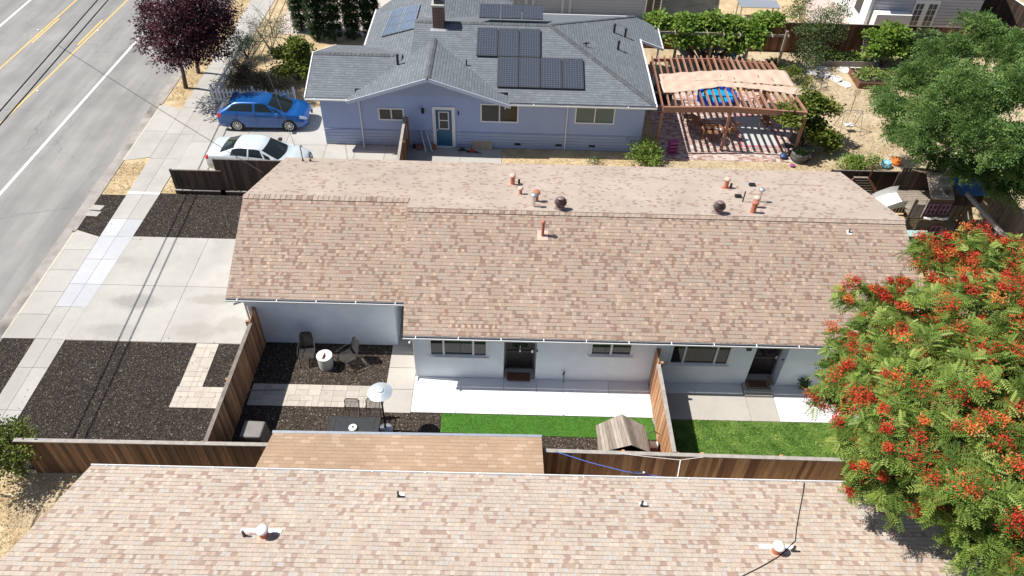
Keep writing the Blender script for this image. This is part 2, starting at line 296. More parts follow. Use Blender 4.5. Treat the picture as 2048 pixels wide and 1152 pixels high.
# ------------------------------------------------------------------ mesh builder
class MB:
    def __init__(s): s.v = []; s.f = []; s.t = []; s.uv = {}; s.tint = 0.5
    def face(s, pts, uv=None):
        i = len(s.v); s.v += [tuple(p) for p in pts]; s.f.append(tuple(range(i, i+len(pts)))); s.t.append(s.tint)
        if uv: s.uv[len(s.f)-1] = uv
        return s
    def hexa(s, b, t):      # bottom ring, top ring (same count, ccw from above)
        i = len(s.v); n = len(b); s.v += [tuple(p) for p in b]+[tuple(p) for p in t]
        s.f.append(tuple(range(i+n-1, i-1, -1))); s.f.append(tuple(range(i+n, i+2*n)))
        for k in range(n): s.f.append((i+k, i+(k+1) % n, i+n+(k+1) % n, i+n+k))
        s.t += [s.tint]*(n+2); return s
    def box(s, x0, x1, y0, y1, z0, z1):
        return s.hexa([(x0,y0,z0),(x1,y0,z0),(x1,y1,z0),(x0,y1,z0)], [(x0,y0,z1),(x1,y0,z1),(x1,y1,z1),(x0,y1,z1)])
    def prism(s, pts, z0, z1): return s.hexa([(p[0],p[1],z0) for p in pts], [(p[0],p[1],z1) for p in pts])
    def bar(s, a, b, w, h=None, up=(0,0,1)):
        a = Vector(a); b = Vector(b); h = h or w; d = (b-a).normalized(); up = Vector(up)
        if abs(d.dot(up)) > .98: up = Vector((1, 0, 0))
        sd_ = d.cross(up).normalized()*w/2; u = sd_.cross(d).normalized()*h/2
        return s.hexa([a-sd_-u, a+sd_-u, a+sd_+u, a-sd_+u], [b-sd_-u, b+sd_-u, b+sd_+u, b-sd_+u])
    def tube(s, pts, r, n=8, cap=True):
        pts = [Vector(p) for p in pts]; rs = r if isinstance(r, (list, tuple)) else [r]*len(pts)
        rings = []; i0 = len(s.v); prev = None
        for k, p in enumerate(pts):
            d = (pts[min(k+1, len(pts)-1)]-pts[max(k-1, 0)]).normalized()
            a = (prev if prev is not None else (Vector((0,0,1)) if abs(d.z) < .9 else Vector((1,0,0))))
            x = (a - d*a.dot(d));  x = x.normalized() if x.length > 1e-6 else d.orthogonal().normalized(); prev = x; y = d.cross(x)
            for j in range(n):
                an = 2*math.pi*j/n; s.v.append(tuple(p+(x*math.cos(an)+y*math.sin(an))*rs[k]))
        for k in range(len(pts)-1):
            for j in range(n):
                a = i0+k*n+j; b = i0+k*n+(j+1) % n; s.f.append((a, b, b+n, a+n)); s.t.append(s.tint)
        if cap:
            s.f.append(tuple(range(i0+n-1, i0-1, -1))); e = i0+(len(pts)-1)*n; s.f.append(tuple(range(e, e+n))); s.t += [s.tint]*2
        return s
    def lathe(s, c, prof, n=20):    # prof: (r,z)
        c = Vector(c); i0 = len(s.v)
        for r, z in prof:
            for j in range(n):
                an = 2*math.pi*j/n; s.v.append((c.x+r*math.cos(an), c.y+r*math.sin(an), c.z+z))
        for k in range(len(prof)-1):
            for j in range(n):
                a = i0+k*n+j; b = i0+k*n+(j+1) % n; s.f.append((a, b, b+n, a+n)); s.t.append(s.tint)
        s.f.append(tuple(range(i0+n-1, i0-1, -1))); e = i0+(len(prof)-1)*n; s.f.append(tuple(range(e, e+n))); s.t += [s.tint]*2
        return s
    def slab(s, pts, th=.1):
        """sloping roof slab with uv measured along the eave and up the slope"""
        P = [Vector(p) for p in pts]; nrm = Vector((0,0,0))
        for i in range(len(P)): nrm += (P[i]-P[0]).cross(P[(i+1) % len(P)]-P[0])
        nrm.normalize()
        if nrm.z < 0: P.reverse(); nrm = -nrm
        u = Vector((0,0,1)).cross(nrm); u = u.normalized() if u.length > 1e-4 else Vector((1,0,0)); vv = nrm.cross(u)
        uvs = [(p.dot(u), p.dot(vv)) for p in P]
        s.face(P, uvs); Q = [p-nrm*th for p in P]; s.face(list(reversed(Q)))
        for i in range(len(P)):
            j = (i+1) % len(P); s.face([Q[i], Q[j], P[j], P[i]])
        return s
    def build(s, name, mat, parent=None, smooth=False, bevel=0):
        me = bpy.data.meshes.new(name); me.from_pydata(s.v, [], s.f)
        at = me.attributes.new('tint', 'FLOAT_COLOR', 'CORNER')
        cnt = np.array([len(f) for f in s.f]); tt = np.repeat(np.array(s.t, dtype=np.float32), cnt)
        at.data.foreach_set('color', np.stack([tt, tt, tt, np.ones_like(tt)], 1).ravel())
        if s.uv:
            ul = me.uv_layers.new(name='UVMap'); st = 0
            data = np.zeros((len(tt), 2), dtype=np.float32)
            for fi, f in enumerate(s.f):
                if fi in s.uv: data[st:st+len(f)] = s.uv[fi]
                st += len(f)
            ul.data.foreach_set('uv', data.ravel())
        me.materials.append(mat)
        if smooth: me.polygons.foreach_set('use_smooth', [True]*len(me.polygons))
        o = bpy.data.objects.new(name, me); col.objects.link(o)
        if parent: o.parent = parent; o.matrix_parent_inverse = parent.matrix_basis.inverted()
        if bevel:
            b = o.modifiers.new('bevel', 'BEVEL'); b.width = bevel; b.segments = 2; b.limit_method = 'ANGLE'
        if smooth and not bevel:
            try: me.set_sharp_from_angle(angle=rad(42))
            except Exception: pass
        return o
def tag(o, label, cat, group=None):
    o['label'] = label; o['category'] = cat
    if group: o['group'] = group
    return o
def thing(name, label, cat, loc=(0,0,0), group=None, rz=0):
    o = bpy.data.objects.new(name, None); o.empty_display_size = .2; col.objects.link(o); o.location = loc; o.rotation_euler = (0, 0, rz)
    o.matrix_basis = Matrix.Translation(loc) @ Matrix.Rotation(rz, 4, 'Z')
    return tag(o, label, cat, group)
def lpart(mb, name, mat, parent, **k):      # part modelled in the thing's own frame
    o = mb.build(name, mat, None, **k); o.parent = parent; return o
def struct(o, kind='structure'): o['kind'] = kind; return o
def copy_tree(root, loc, rz, label, group=None):
    r = root.copy(); col.objects.link(r); r.matrix_basis = Matrix.Translation(loc) @ Matrix.Rotation(rz, 4, 'Z'); r['label'] = label
    if group: r['group'] = group
    def rec(a, b):
        for ch in a.children:
            c = ch.copy(); col.objects.link(c); c.parent = b; rec(ch, c)
    rec(root, r); return r
# instancing of a small template into ONE mesh (leaves of one crown)
def inst_mesh(name, tv, tf, O, D, U, S, T, mat, parent=None):
    tv = np.array(tv, dtype=np.float32); O = np.asarray(O, float); D = np.asarray(D, float); U = np.asarray(U, float)
    D = D/np.linalg.norm(D, axis=1, keepdims=True); B = np.cross(U, D); B /= (np.linalg.norm(B, axis=1, keepdims=True)+1e-9); U = np.cross(D, B)
    n = len(O); m = len(tv); S = np.asarray(S, float).reshape(n, 1, 1)
    V = O[:, None, :] + S*(tv[None, :, 0:1]*D[:, None, :] + tv[None, :, 1:2]*B[:, None, :] + tv[None, :, 2:3]*U[:, None, :])
    V = V.reshape(-1, 3)
    fl = np.array([i for f in tf for i in f]); fc = np.array([len(f) for f in tf])
    loops = (fl[None, :] + (np.arange(n)*m)[:, None]).ravel(); cnt = np.tile(fc, n)
    me = bpy.data.meshes.new(name); me.vertices.add(len(V)); me.vertices.foreach_set('co', V.astype(np.float32).ravel())
    me.loops.add(len(loops)); me.loops.foreach_set('vertex_index', loops.astype(np.int32))
    me.polygons.add(len(cnt)); me.polygons.foreach_set('loop_start', np.concatenate([[0], np.cumsum(cnt)[:-1]]).astype(np.int32))
    try: me.polygons.foreach_set('loop_total', cnt.astype(np.int32))
    except Exception: pass
    me.update(calc_edges=True)
    at = me.attributes.new('tint', 'FLOAT_COLOR', 'CORNER'); T = np.asarray(T, float)
    tt = np.repeat(T, len(fl)).astype(np.float32)
    at.data.foreach_set('color', np.stack([tt, tt, tt, np.ones_like(tt)], 1).ravel())
    me.materials.append(mat); o = bpy.data.objects.new(name, me); col.objects.link(o)
    if parent: o.parent = parent; o.matrix_parent_inverse = parent.matrix_basis.inverted()
    return o
# leaf templates (x along, y side, z up)
LEAF = ([(0,0,0), (.45,.26,.05), (1,0,-.12), (.45,-.26,.05)], [(0,1,2,3)])
BROAD = ([(0,0,0), (.25,.42,.06), (.8,.36,0), (1.05,0,-.15), (.8,-.36,0), (.25,-.42,.06)], [(0,1,2,3), (0,3,4,5)])
def frond(pairs=8, ll=.26, lw=.052, droop=.45):
    v = []; f = []
    for k in range(8):
        pass
    for k in range(pairs):
        t = .18+.78*k/(pairs-1); z = -droop*t*t; L = ll*(1-.45*abs(t-.45))
        for sgn in (-1, 1):
            i = len(v); dx = .35*L; v += [(t-lw*.6, 0, z), (t+dx*.4-lw, sgn*L*.5, z-.02), (t+dx, sgn*L, z-.12*L-.03), (t+dx*.4+lw, sgn*L*.55, z+.0)]
            f.append((i, i+1, i+2, i+3) if sgn > 0 else (i+3, i+2, i+1, i))
    i = len(v); v += [(0,-.008,0), (0,.008,0), (.6,.006,-droop*.36), (.6,-.006,-droop*.36), (1,.004,-droop), (1,-.004,-droop)]; f += [(i, i+1, i+2, i+3), (i+3, i+2, i+4, i+5)]
    return v, f
def rdir(n):
    d = RNG.normal(size=(n, 3)); return d/np.linalg.norm(d, axis=1, keepdims=True)
def crown(name, lobes, nclump, per, leaf, size, mat, parent, spread=.3, shell=.6, tmean=None, up=.35, flat=1.0, top_only=-.6, low_t=0.0):
    """lobes: (x,y,z,rx,ry,rz). leaves gathered in clumps spread through the lobes' outer volume"""
    Ls = np.array(lobes, float); wts = (Ls[:, 3]*Ls[:, 4]*Ls[:, 5])**(.67); wts /= wts.sum()
    O = []; D = []; T = []
    idx = RNG.choice(len(Ls), nclump, p=wts); d = rdir(nclump); d[:, 2] = np.where(d[:, 2] < top_only, -d[:, 2], d[:, 2])
    rr = shell+(1.06-shell)*RNG.random(nclump)**.6
    C = Ls[idx, :3]+d*Ls[idx, 3:6]*rr[:, None]
    ct = RNG.random(nclump)
    n = nclump*per; ci = np.repeat(np.arange(nclump), per)
    off = RNG.normal(size=(n, 3))*spread*np.array([1, 1, .55*flat])
    O = C[ci]+off; O[:, 2] = np.maximum(O[:, 2], .04)
    D = off/ (spread+1e-6)*.6 + d[ci]*.6 + RNG.normal(size=(n, 3))*.45; D[:, 2] -= .1
    U = RNG.normal(size=(n, 3))*.45+np.array([0, 0, 1]) + d[ci]*up
    T = np.clip(ct[ci]*.55+RNG.random(n)*.45+low_t, 0, 1)
    S = size*(.65+.7*RNG.random(n))
    return inst_mesh(name, leaf[0], leaf[1], O, D, U, S, T, mat, parent)
def limbs(lobes, base, r0, mat, parent, fork=.4, name='trunk'):
    mb = MB(); base = Vector(base); cen = Vector((sum(l[0] for l in lobes)/len(lobes), sum(l[1] for l in lobes)/len(lobes), sum(l[2] for l in lobes)/len(lobes)))
    f = base.lerp(Vector((base.x*.7+cen.x*.3, base.y*.7+cen.y*.3, cen.z)), fork)
    mb.tube([base, base.lerp(f, .5)+Vector((.03, .02, 0)), f], [r0, r0*.8, r0*.65], 9)
    for l in lobes:
        e = Vector(l[:3]); m_ = f.lerp(e, .5)+Vector((random.uniform(-.15,.15), random.uniform(-.15,.15), random.uniform(0,.25)))
        mb.tube([f, m_, e], [r0*.5, r0*.33, r0*.14], 6)
        for q in range(4):
            dd = Vector((random.uniform(-1,1)*l[3], random.uniform(-1,1)*l[4], random.uniform(-.3,.8)*l[5]))*.8
            mb.tube([m_.lerp(e, .3+.15*q), e+dd*.5, e+dd], [r0*.16, r0*.1, r0*.04], 5)
    return mb.build(name, mat, parent, smooth=True)

# ================================================================== SETTING
def sheet(name, pts, z, mat, th=0.0):
    mb = MB()
    if th: mb.prism(pts, z-th, z)
    else: mb.face([(p[0], p[1], z) for p in pts])
    return struct(mb.build(name, mat))
def slabs(name, polys, z, mat, th=.06):
    mb = MB()
    for p in polys:
        mb.tint = random.random()
        a = sum(v[0]*w[1]-w[0]*v[1] for v, w in zip(p, p[1:]+p[:1]))
        if a < 0: p = p[::-1]
        mb.prism(p, z-th, z)
    return struct(mb.build(name, mat))
def grid(xs, ys, g=.008, fx=None):
    out = []
    for i in range(len(xs)-1):
        for j in range(len(ys)-1):
            out.append([(xs[i]+g, ys[j]+g), (xs[i+1]-g, ys[j]+g), (xs[i+1]-g, ys[j+1]-g), (xs[i]+g, ys[j+1]-g)])
    return out
def kx(Y): return -18.78 + .008*(Y-30)            # kerb inner line
sheet('ground', [(kx(-300)-.0, -300), (600, -300), (600, 600), (kx(600), 600)], 0, M_dry)
sheet('road', [(-36.2, -300), (-18.0-.008*330, -300), (kx(600)-.2, 600), (-36.2, 600)], -.13, M_asph)
sheet('far_ground', [(-600, -300), (-36.2, -300), (-36.2, 600), (-600, 600)], 0.0, M_dry)
sheet('far_kerb', [(-36.4, -300), (-36.1, -300), (-36.1, 600), (-36.4, 600)], .02, M_conc, .2)
struct(MB().prism([(kx(-60)-.62, -60), (kx(-60)-.15, -60), (kx(110)-.15, 110), (kx(110)-.62, 110)], -.2, -.112).build('road_gutter', M_gutter))
kerb_segs = [(-60, 18.9), (25.2, 30.6), (35.9, 110)]
mb = MB()
for a, b in kerb_segs: mb.prism([(kx(a)-.15, a), (kx(a)+.03, a), (kx(b)+.03, b), (kx(b)-.15, b)], -.2, .025)
struct(mb.build('kerb', M_gutter))
# road paint
def stripe(name, p, q, wd, mat, ext=(30, 30)):
    a = G(*p, -.13); b = G(*q, -.13); d = (b-a).normalized(); a = a-d*ext[0]; b = b+d*ext[1]; s = Vector((-d.y, d.x, 0))*wd/2; z = -.126
    mb = MB(); mb.face([(a.x-s.x, a.y-s.y, z), (a.x+s.x, a.y+s.y, z), (b.x+s.x, b.y+s.y, z), (b.x-s.x, b.y-s.y, z)])
    return struct(mb.build(name, mat))
stripe('white_lane_line', (0, 388), (314, 36), .16, M_wroad)
stripe('white_lane_line', (0, 52), (35, 22), .16, M_wroad)
stripe('yellow_lane_line', (0, 137), (153, 0), .11, M_ybright)
stripe('yellow_lane_line', (0, 248), (255, 0), .11, M_ybright)
stripe('yellow_dash', (64, 86), (118, 37), .12, M_ybright, (0, 0))
stripe('yellow_dash', (155, 90), (205, 40), .12, M_ybright, (0, 0))
for px, py in ((76, 60), (196, 61), (75, 182)):
    c = G(px, py, -.12); struct(MB().box(c.x-.06, c.x+.06, c.y-.06, c.y+.06, -.13, -.10).build('road_reflector', M_whitecap))
# sidewalk
def sL(Y): return -17.62 + (.008*(Y-25) if Y > 20 else -.02)
def sR(Y): return float(np.interp(Y, [8, 18.8, 25, 28, 32, 39, 60], [-16.6, -16.5, -16.2, -16.1, -16.05, -16.0, -15.8]))
def side(ys, mat, name, z=.03):
    P = []
    for a, b in zip(ys[:-1], ys[1:]):
        m0 = (sL(a)+sR(a))/2; m1 = (sL(b)+sR(b))/2; g = .007
        P.append([(sL(a)+g, a+g), (m0-g, a+g), (m1-g, b-g), (sL(b)+g, b-g)]); P.append([(m0+g, a+g), (sR(a)-g, a+g), (sR(b)-g, b-g), (m1+g, b-g)])
    return slabs(name, P, z, mat)
side([8, 9.9, 11.8, 13.7, 15.6, 17.5, 18.9, 20.6], M_conc, 'sidewalk')
side([20.6, 21.9, 23.4, 24.9, 26.1], globals()['M_patch'], 'sidewalk')
side([26.1, 27.9], M_conc, 'sidewalk'); side([27.9, 28.12], M_white, 'sidewalk', .034)
side([28.12, 30.8, 33.0, 35.6, 37.8, 40, 42, 44, 46, 48, 50, 52, 54, 56, 58, 60], M_conc, 'sidewalk')
# aprons
def apron(y0, y1, n, fl0, fl1):
    mb = MB(); ys = [y0+(y1-y0)*i/n for i in range(n+1)]
    for i, (a, b) in enumerate(zip(ys[:-1], ys[1:])):
        mb.tint = random.random(); a2 = a+(fl0 if i == 0 else .0)+.008; b2 = b-(fl1 if i == n-1 else 0)-.008; a += .008; b -= .008
        mb.hexa([(kx(a)+.05, a, -.2), (sL(a)-.01, a2, -.2), (sL(b)-.01, b2, -.2), (kx(b)+.05, b, -.2)], [(kx(a)+.05, a, .012), (sL(a)-.01, a2, .028), (sL(b)-.01, b2, .028), (kx(b)+.05, b, .012)])
        mb.hexa([(kx(a)-.15, a, -.2), (kx(a)+.044, a, -.2), (kx(b)+.044, b, -.2), (kx(b)-.15, b, -.2)], [(kx(a)-.15, a, -.09), (kx(a)+.044, a, .011), (kx(b)+.044, b, .011), (kx(b)-.15, b, -.09)])
    return struct(mb.build('driveway_apron', M_conc))
apron(18.9, 25.25, 5, .0, .4); apron(30.6, 35.9, 2, .3, .5)
# driveway in front of the garage
dj = [G(265, 475), G(422, 475), G(133, 684), G(318, 684)]; jx0 = (G(422, 475).x+G(318, 684).x)/2
slabs('driveway', grid([-16.6, jx0, -9.3], [18.88, 21.9, 24.93]), .026, M_conc, .08)
slabs('neighbour_driveway', grid([-16.2, -13.4, -11.3, -9.2], [29.9, 32.35, 36.0])+grid([-9.2, -7.7, -6.2, -4.6, -2.4, -.35], [28.3, 32.45]), .026, M_conc, .08)
sheet('dirt_strip', [(-.33, 28.0), (7.6, 28.0), (7.6, 32.5), (-.33, 32.5)], .02, M_dry)
# mulch beds
sheet('mulch_bed', [(-16.8, 13.3), (-9.12, 13.3), (-9.12, 18.87), (-16.8, 18.87)], .012, M_mulch)
sheet('mulch_bed', [(-16.5, 24.93), (-9.35, 24.93), (-9.35, 28.05), (-16.4, 28.05)], .012, M_mulch)
sheet('mulch_bed', [(kx(25)+.03, 25.3), (sL(25)-.01, 24.85), (sL(27.9)-.01, 27.85), (kx(27.9)+.03, 27.85)], .012, M_mulch)
sheet('mulch_bed', [(kx(14)+.03, 10), (sL(14)-.01, 10), (sL(18)-.01, 18.9), (kx(18)+.03, 18.9)], .012, M_mulch)
sheet('bark_bed', [(-9.1, 13.3), (5.3, 13.3), (5.3, 16.0), (-3.3, 16.0), (-3.5, 19.03), (-9.1, 19.03)], .012, M_mulch2)
sheet('backyard_dirt', [(7.7, 28.75), (31.3, 28.75), (31.3, 44.0), (7.7, 44.0)], .015, M_dirt)
sheet('narrow_side_yard', [(-15, 11.3), (1.3, 11.3), (1.3, 13.2), (-15, 13.2)], .01, M_dirt); slabs('side_walk', grid([1.3, 4, 7, 10, 13, 16], [11.5, 13.15]), .03, M_conc)
sheet('front_garden_soil', [(-15.9, 36.2), (-9.9, 36.2), (-9.9, 60), (-15.7, 60)], .01, M_dry)
# pavers (random rectangular pattern)
def pavers(name, x0, x1, y0, y1, m=None, unit=.23, z=.035, mat=None):
    mb = MB(); y = y0
    nx = max(1, round((x1-x0)/unit)); ny = max(1, round((y1-y0)/unit)); ux = (x1-x0)/nx; uy = (y1-y0)/ny; used = set()
    for i in range(nx):
        for j in range(ny):
            if (i, j) in used: continue
            w_ = random.choice([1, 2, 2]) ; h_ = random.choice([1, 1, 2])
            if i+w_ > nx or any((i+a, j) in used for a in range(w_)): w_ = 1
            if j+h_ > ny or any((i+a, j+b) in used for a in range(w_) for b in range(h_)): h_ = 1
            for a in range(w_):
                for b in range(h_): used.add((i+a, j+b))
            mb.tint = random.random(); mb.box(x0+i*ux+.004, x0+(i+w_)*ux-.004, y0+j*uy+.004, y0+(j+h_)*uy-.004, z-.06, z)
    return struct(mb.build(name, mat or M_paver))
pavers('paver_path', -11.55, -10.72, 16.8, 18.86); pavers('paver_path', -11.6, -9.2, 15.87, 16.8)
pavers('paver_path', -8.95, -4.22, 16.05, 17.02)
slabs('walkway', grid([-4.2, -3.2], [15.86, 16.9, 17.9, 19.0, 22.5]), .04, M_conc_new)
cj = [G(x, 800).x for x in (913, 1006, 1073, 1127, 1219)]
slabs('patio', grid([-3.2]+cj+[5.30], [15.9, 17.5], .006), .045, M_white)
slabs('porch_floor', grid([G(1007, 757).x-.0, G(1071, 757).x], [17.5, 18.0], .003), .10, M_conc_new)
slabs('patio', grid([5.42, 8.75, 9.75], [15.86, 17.0], .006)+[], .04, M_conc_new)
slabs('patio', grid([5.42, 7.0, 8.7], [17.0, 17.5], .004)+grid([9.76, 11, 12.4, 14], [15.86, 17.5], .006), .05, M_white)
slabs('porch_step', [[(8.72, 16.92), (9.72, 16.92), (9.72, 18.0), (8.72, 18.0)]], .14, M_conc_new, .12)
sheet('artificial_turf', [(-2.1, 15.1), (5.28, 15.0), (5.28, 15.89), (-2.1, 15.88)], .03, M_turf)
sheet('lawn_ground', [(5.42, 13.3), (13.5, 13.3), (13.5, 15.85), (5.42, 15.85)], .025, M_lawn)
# brick patio under the pergola
bp = MB(); x = 7.7
xb = np.arange(7.65, 15.0, .21)
for i, xx in enumerate(xb):
    for yy in np.arange(31.9, 38.7, .105):
        bp.tint = random.random(); o_ = .0525*(i % 2); bp.box(xx+.004, xx+.206, yy+.003+o_, yy+.102+o_, -.02, .035)
struct(bp.build('brick_patio', M_brick))
# stepping slabs in the yard
def blob(c, r, n=7): return [(c.x+r*random.uniform(.7, 1.1)*math.cos(2*math.pi*k/n), c.y+r*random.uniform(.7, 1.1)*math.sin(2*math.pi*k/n)) for k in range(n)]
slabs('stepping_stones', [blob(G(px, py), r) for px, py, r in ((1625, 146, .4), (1650, 150, .45), (1672, 158, .5), (1690, 170, .45), (1712, 141, .6), (1740, 118, .4), (1752, 128, .4), (1690, 140, .5), (1830, 148, .5), (1800, 146, .6), (1850, 150, .5), (1640, 135, .4), (1735, 110, .35))], .05, M_stone, .06)
# utility covers set in the mulch strip
for px, py in ((193, 416), (186, 428)):
    c = G(px, py); a = [( -.33, -.16), (.25, -.2), (.33, .14), (-.2, .2)]
    o = MB().prism([(c.x+q[0], c.y+q[1]) for q in a], 0, .035).build('utility_cover', M_conc)
    tag(o, 'pale concrete meter cover in the dark mulch strip, %s of the two' % ('upper' if py < 420 else 'lower'), 'utility cover', 'meter covers in the mulch strip')

# ------------------------------------------------------------------ loose ground stuff
def inpoly(P, poly):
    x, y = P[:, 0], P[:, 1]; r = np.zeros(len(P), bool); n = len(poly)
    for i in range(n):
        x0, y0 = poly[i]; x1, y1 = poly[(i+1) % n]
        c = ((y0 > y) != (y1 > y)) & (x < (x1-x0)*(y-y0)/((y1-y0)+1e-12)+x0); r ^= c
    return r
def scatter(polys, dens):
    out = []
    for p in polys:
        p = np.array(p); lo = p.min(0); hi = p.max(0); n = int(dens*(hi-lo).prod()); q = lo+RNG.random((n, 2))*(hi-lo); out.append(q[inpoly(q, p)])
    return np.concatenate(out)
def litter(name, polys, dens, z, tmpl, size, mat, upright=0.0, label=None, patch=0.0):
    q = scatter(polys, dens); n = len(q); O = np.c_[q, np.full(n, z)]
    D = np.c_[RNG.normal(size=(n, 2)), np.full(n, upright)+RNG.normal(size=n)*.15]; U = np.c_[RNG.normal(size=(n, 2))*.4, np.ones(n)]
    o = inst_mesh(name, tmpl[0], tmpl[1], O, D, U, size*(.5+RNG.random(n)), np.clip(RNG.random(n)*(1-patch)+patch*(.42+.33*np.sin(q[:, 0]*3.1+1.7*np.sin(q[:, 1]*4.3))*np.cos(q[:, 1]*5.2+q[:, 0]*1.3)+.25*np.sin(q[:, 0]*7.7+q[:, 1]*6.1)), 0, 1), mat); o['kind'] = 'stuff'; return o
CHIP = ([(0,-.25,0), (1,-.15,.1), (.9,.25,.12), (.1,.2,.05)], [(0,1,2,3)])
BLADE = ([(0,-.06,0), (0,.06,0), (.6,.04,.05), (1,0,-.1)], [(0,1,2,3)])
M_chip = tinted('mulch_chips', [(0, (0.017, 0.015, 0.014)), (.5, (0.046, 0.039, 0.035)), (.90, (0.087, 0.073, 0.063)), (.965, (0.174, 0.140, 0.112)), (1, (0.348, 0.280, 0.224))], .9)
M_straw = leafmat('straw', [(0, (.28,.19,.10)), (.5, (.52,.40,.23)), (1, (.72,.60,.40))], .2, .8)
M_grass = leafmat('grass_blades', [(0, (0.068, 0.148, 0.025)), (.5, (0.170, 0.295, 0.060)), (1, (0.374, 0.410, 0.136))], .3, .6)
M_turfb = leafmat('turf_blades', [(0, (0.076, 0.176, 0.027)), (.5, (0.123, 0.264, 0.045)), (1, (0.209, 0.370, 0.081))], .3, .5)
front_bed = [(-16.46, 13.4), (-9.3, 13.4), (-9.3, 15.8), (-11.65, 15.85), (-11.6, 18.8), (-16.42, 18.82)]
litter('mulch_chips', [front_bed, [(-10.68, 16.85), (-9.25, 16.85), (-9.3, 18.8), (-10.66, 18.8)], [(-16.1, 25.0), (-9.4, 25.0), (-9.4, 28.0), (-16.0, 28.0)], [(-18.7, 25.35), (-17.65, 24.95), (-17.62, 27.8), (-18.72, 27.8)], [(-18.8, 10), (-17.65, 10), (-17.65, 18.8), (-18.8, 18.8)]], 420, .012, CHIP, .045, M_chip, .1)
litter('spilled_chips', [[(-16.9, 13.4), (-16.5, 13.4), (-16.45, 18.7), (-16.7, 18.7)], [(-16.4, 18.85), (-9.4, 18.85), (-9.4, 19.1), (-16.4, 19.1)], [(-16.4, 24.7), (-9.6, 24.7), (-9.6, 24.95), (-16.4, 24.95)], [(-17.6, 25), (-17.45, 25), (-17.4, 27.8), (-17.55, 27.8)], [(-11.55, 15.9), (-9.3, 15.9), (-9.3, 16.8), (-11.5, 16.8)], [(-11.5, 16.8), (-10.7, 16.8), (-10.7, 18.8), (-11.5, 18.8)]], 12, .037, CHIP, .035, M_chip, .1)
M_chip2 = tinted('bark_chips', [(0, (0.034, 0.026, 0.021)), (.5, (0.081, 0.062, 0.049)), (.88, (0.138, 0.109, 0.086)), (.95, (0.230, 0.184, 0.144)), (1, (0.414, 0.345, 0.276))], .9)
litter('bark_chips', [[(-9.0, 13.4), (-4.25, 13.4), (-4.25, 16.0), (-9.0, 16.0)], [(-9.0, 17.05), (-4.25, 17.05), (-4.25, 18.9), (-9.0, 18.9)], [(-4.2, 13.4), (5.2, 13.4), (5.2, 15.05), (-2.15, 15.05), (-2.15, 15.82), (-4.2, 15.82)]], 450, .012, CHIP, .045, M_chip2, .1)
litter('spilled_bark', [[(-8.9, 16.1), (-4.3, 16.1), (-4.3, 17), (-8.9, 17)], [(-4.2, 15.9), (-3.9, 15.9), (-3.9, 18.8), (-4.2, 18.8)], [(-3.2, 15.9), (5.2, 15.9), (5.2, 16.05), (-3.2, 16.05)]], 10, .047, CHIP, .03, M_chip2, .1)
litter('dry_grass', [[(kx(29)+.05, 27.95), (-17.66, 27.95), (-17.62, 30.5), (kx(30)+.05, 30.3)], [(kx(38)+.1, 36.1), (-17.5, 36.5), (-17.3, 58), (kx(50)+.1, 58)], [(-16.0, 28.1), (-14.8, 28.15), (-15.2, 29.7), (-15.95, 29.7)], [(-.3, 28.1), (7.6, 28.1), (7.6, 31.9), (-.3, 31.9)], [(7.6, 28.8), (18, 28.8), (18, 31.8), (7.6, 31.8)], [(15.2, 31), (24, 31), (24, 40), (15.2, 40)], [(-11.8, 36), (-9.9, 36), (-9.9, 40), (-12, 40)], [(-19, 2), (-11, 2), (-12.5, 13), (-18, 13)]], 260, 0.015, BLADE, .10, M_straw, .25)
litter('lawn_grass', [[(5.44, 13.3), (13.3, 13.3), (13.3, 15.84), (5.44, 15.84)]], 2300, .02, BLADE, .075, M_grass, 1.0, patch=.65)
litter('artificial_turf_pile', [[(-2.08, 15.11), (5.26, 15.01), (5.26, 15.88), (-2.08, 15.87)]], 3200, .03, BLADE, .04, M_turfb, 1.5, patch=.45)

# ================================================================== HOUSES
def wall_open(mb, x0, x1, z0, z1, Y, th, ops):
    xs = sorted({x0, x1}|{o[0] for o in ops}|{o[1] for o in ops}); zs = sorted({z0, z1}|{o[2] for o in ops}|{o[3] for o in ops})
    zs = sorted({min(max(z, z0), z1) for z in zs}); xs = sorted({min(max(x, x0), x1) for x in xs})
    inop = lambda cx, cz: any(o[0] < cx < o[1] and o[2] < cz < o[3] for o in ops)
    for a, b in zip(xs[:-1], xs[1:]):
        run = None
        for c, d in list(zip(zs[:-1], zs[1:]))+[(None, None)]:
            if c is not None and not inop((a+b)/2, (c+d)/2): run = (run[0], d) if run else (c, d)
            else:
                if run: mb.box(a, b, Y, Y+th, run[0], run[1]); run = None
    return mb
def window(parent, x0, x1, z0, z1, Y, mull=(), fr=.075, mat=None, gm=None, name='window', sill=False):
    """a window facing -Y: frame, glazing bars and one pane per opening"""
    mat = mat or M_wtrim; gm = gm or M_glass
    mb = MB(); y0, y1 = Y-.03, Y+.06
    mb.box(x0, x1, y0, y1, z1-fr, z1); mb.box(x0, x1, y0, y1, z0, z0+fr)
    mb.box(x0, x0+fr, y0, y1, z0+fr, z1-fr); mb.box(x1-fr, x1, y0, y1, z0+fr, z1-fr)
    xs = [x0+fr]+[x0+(x1-x0)*m_ for m_ in mull]+[x1-fr]
    for m_ in xs[1:-1]: mb.box(m_-fr*.45, m_+fr*.45, y0+.01, y1-.01, z0+fr, z1-fr)
    if sill: mb.box(x0-.05, x1+.05, y0-.05, y0, z0-.04, z0+.01)
    o = mb.build(name, mat, parent)
    for i, (a, b) in enumerate(zip(xs[:-1], xs[1:])):
        a2 = a+(fr*.45 if i else 0); b2 = b-(fr*.45 if i < len(xs)-2 else 0)
        MB().box(a2, b2, Y+.02+.012*(i % 2), Y+.035+.012*(i % 2), z0+fr, z1-fr).build('pane', gm, o)
    return o
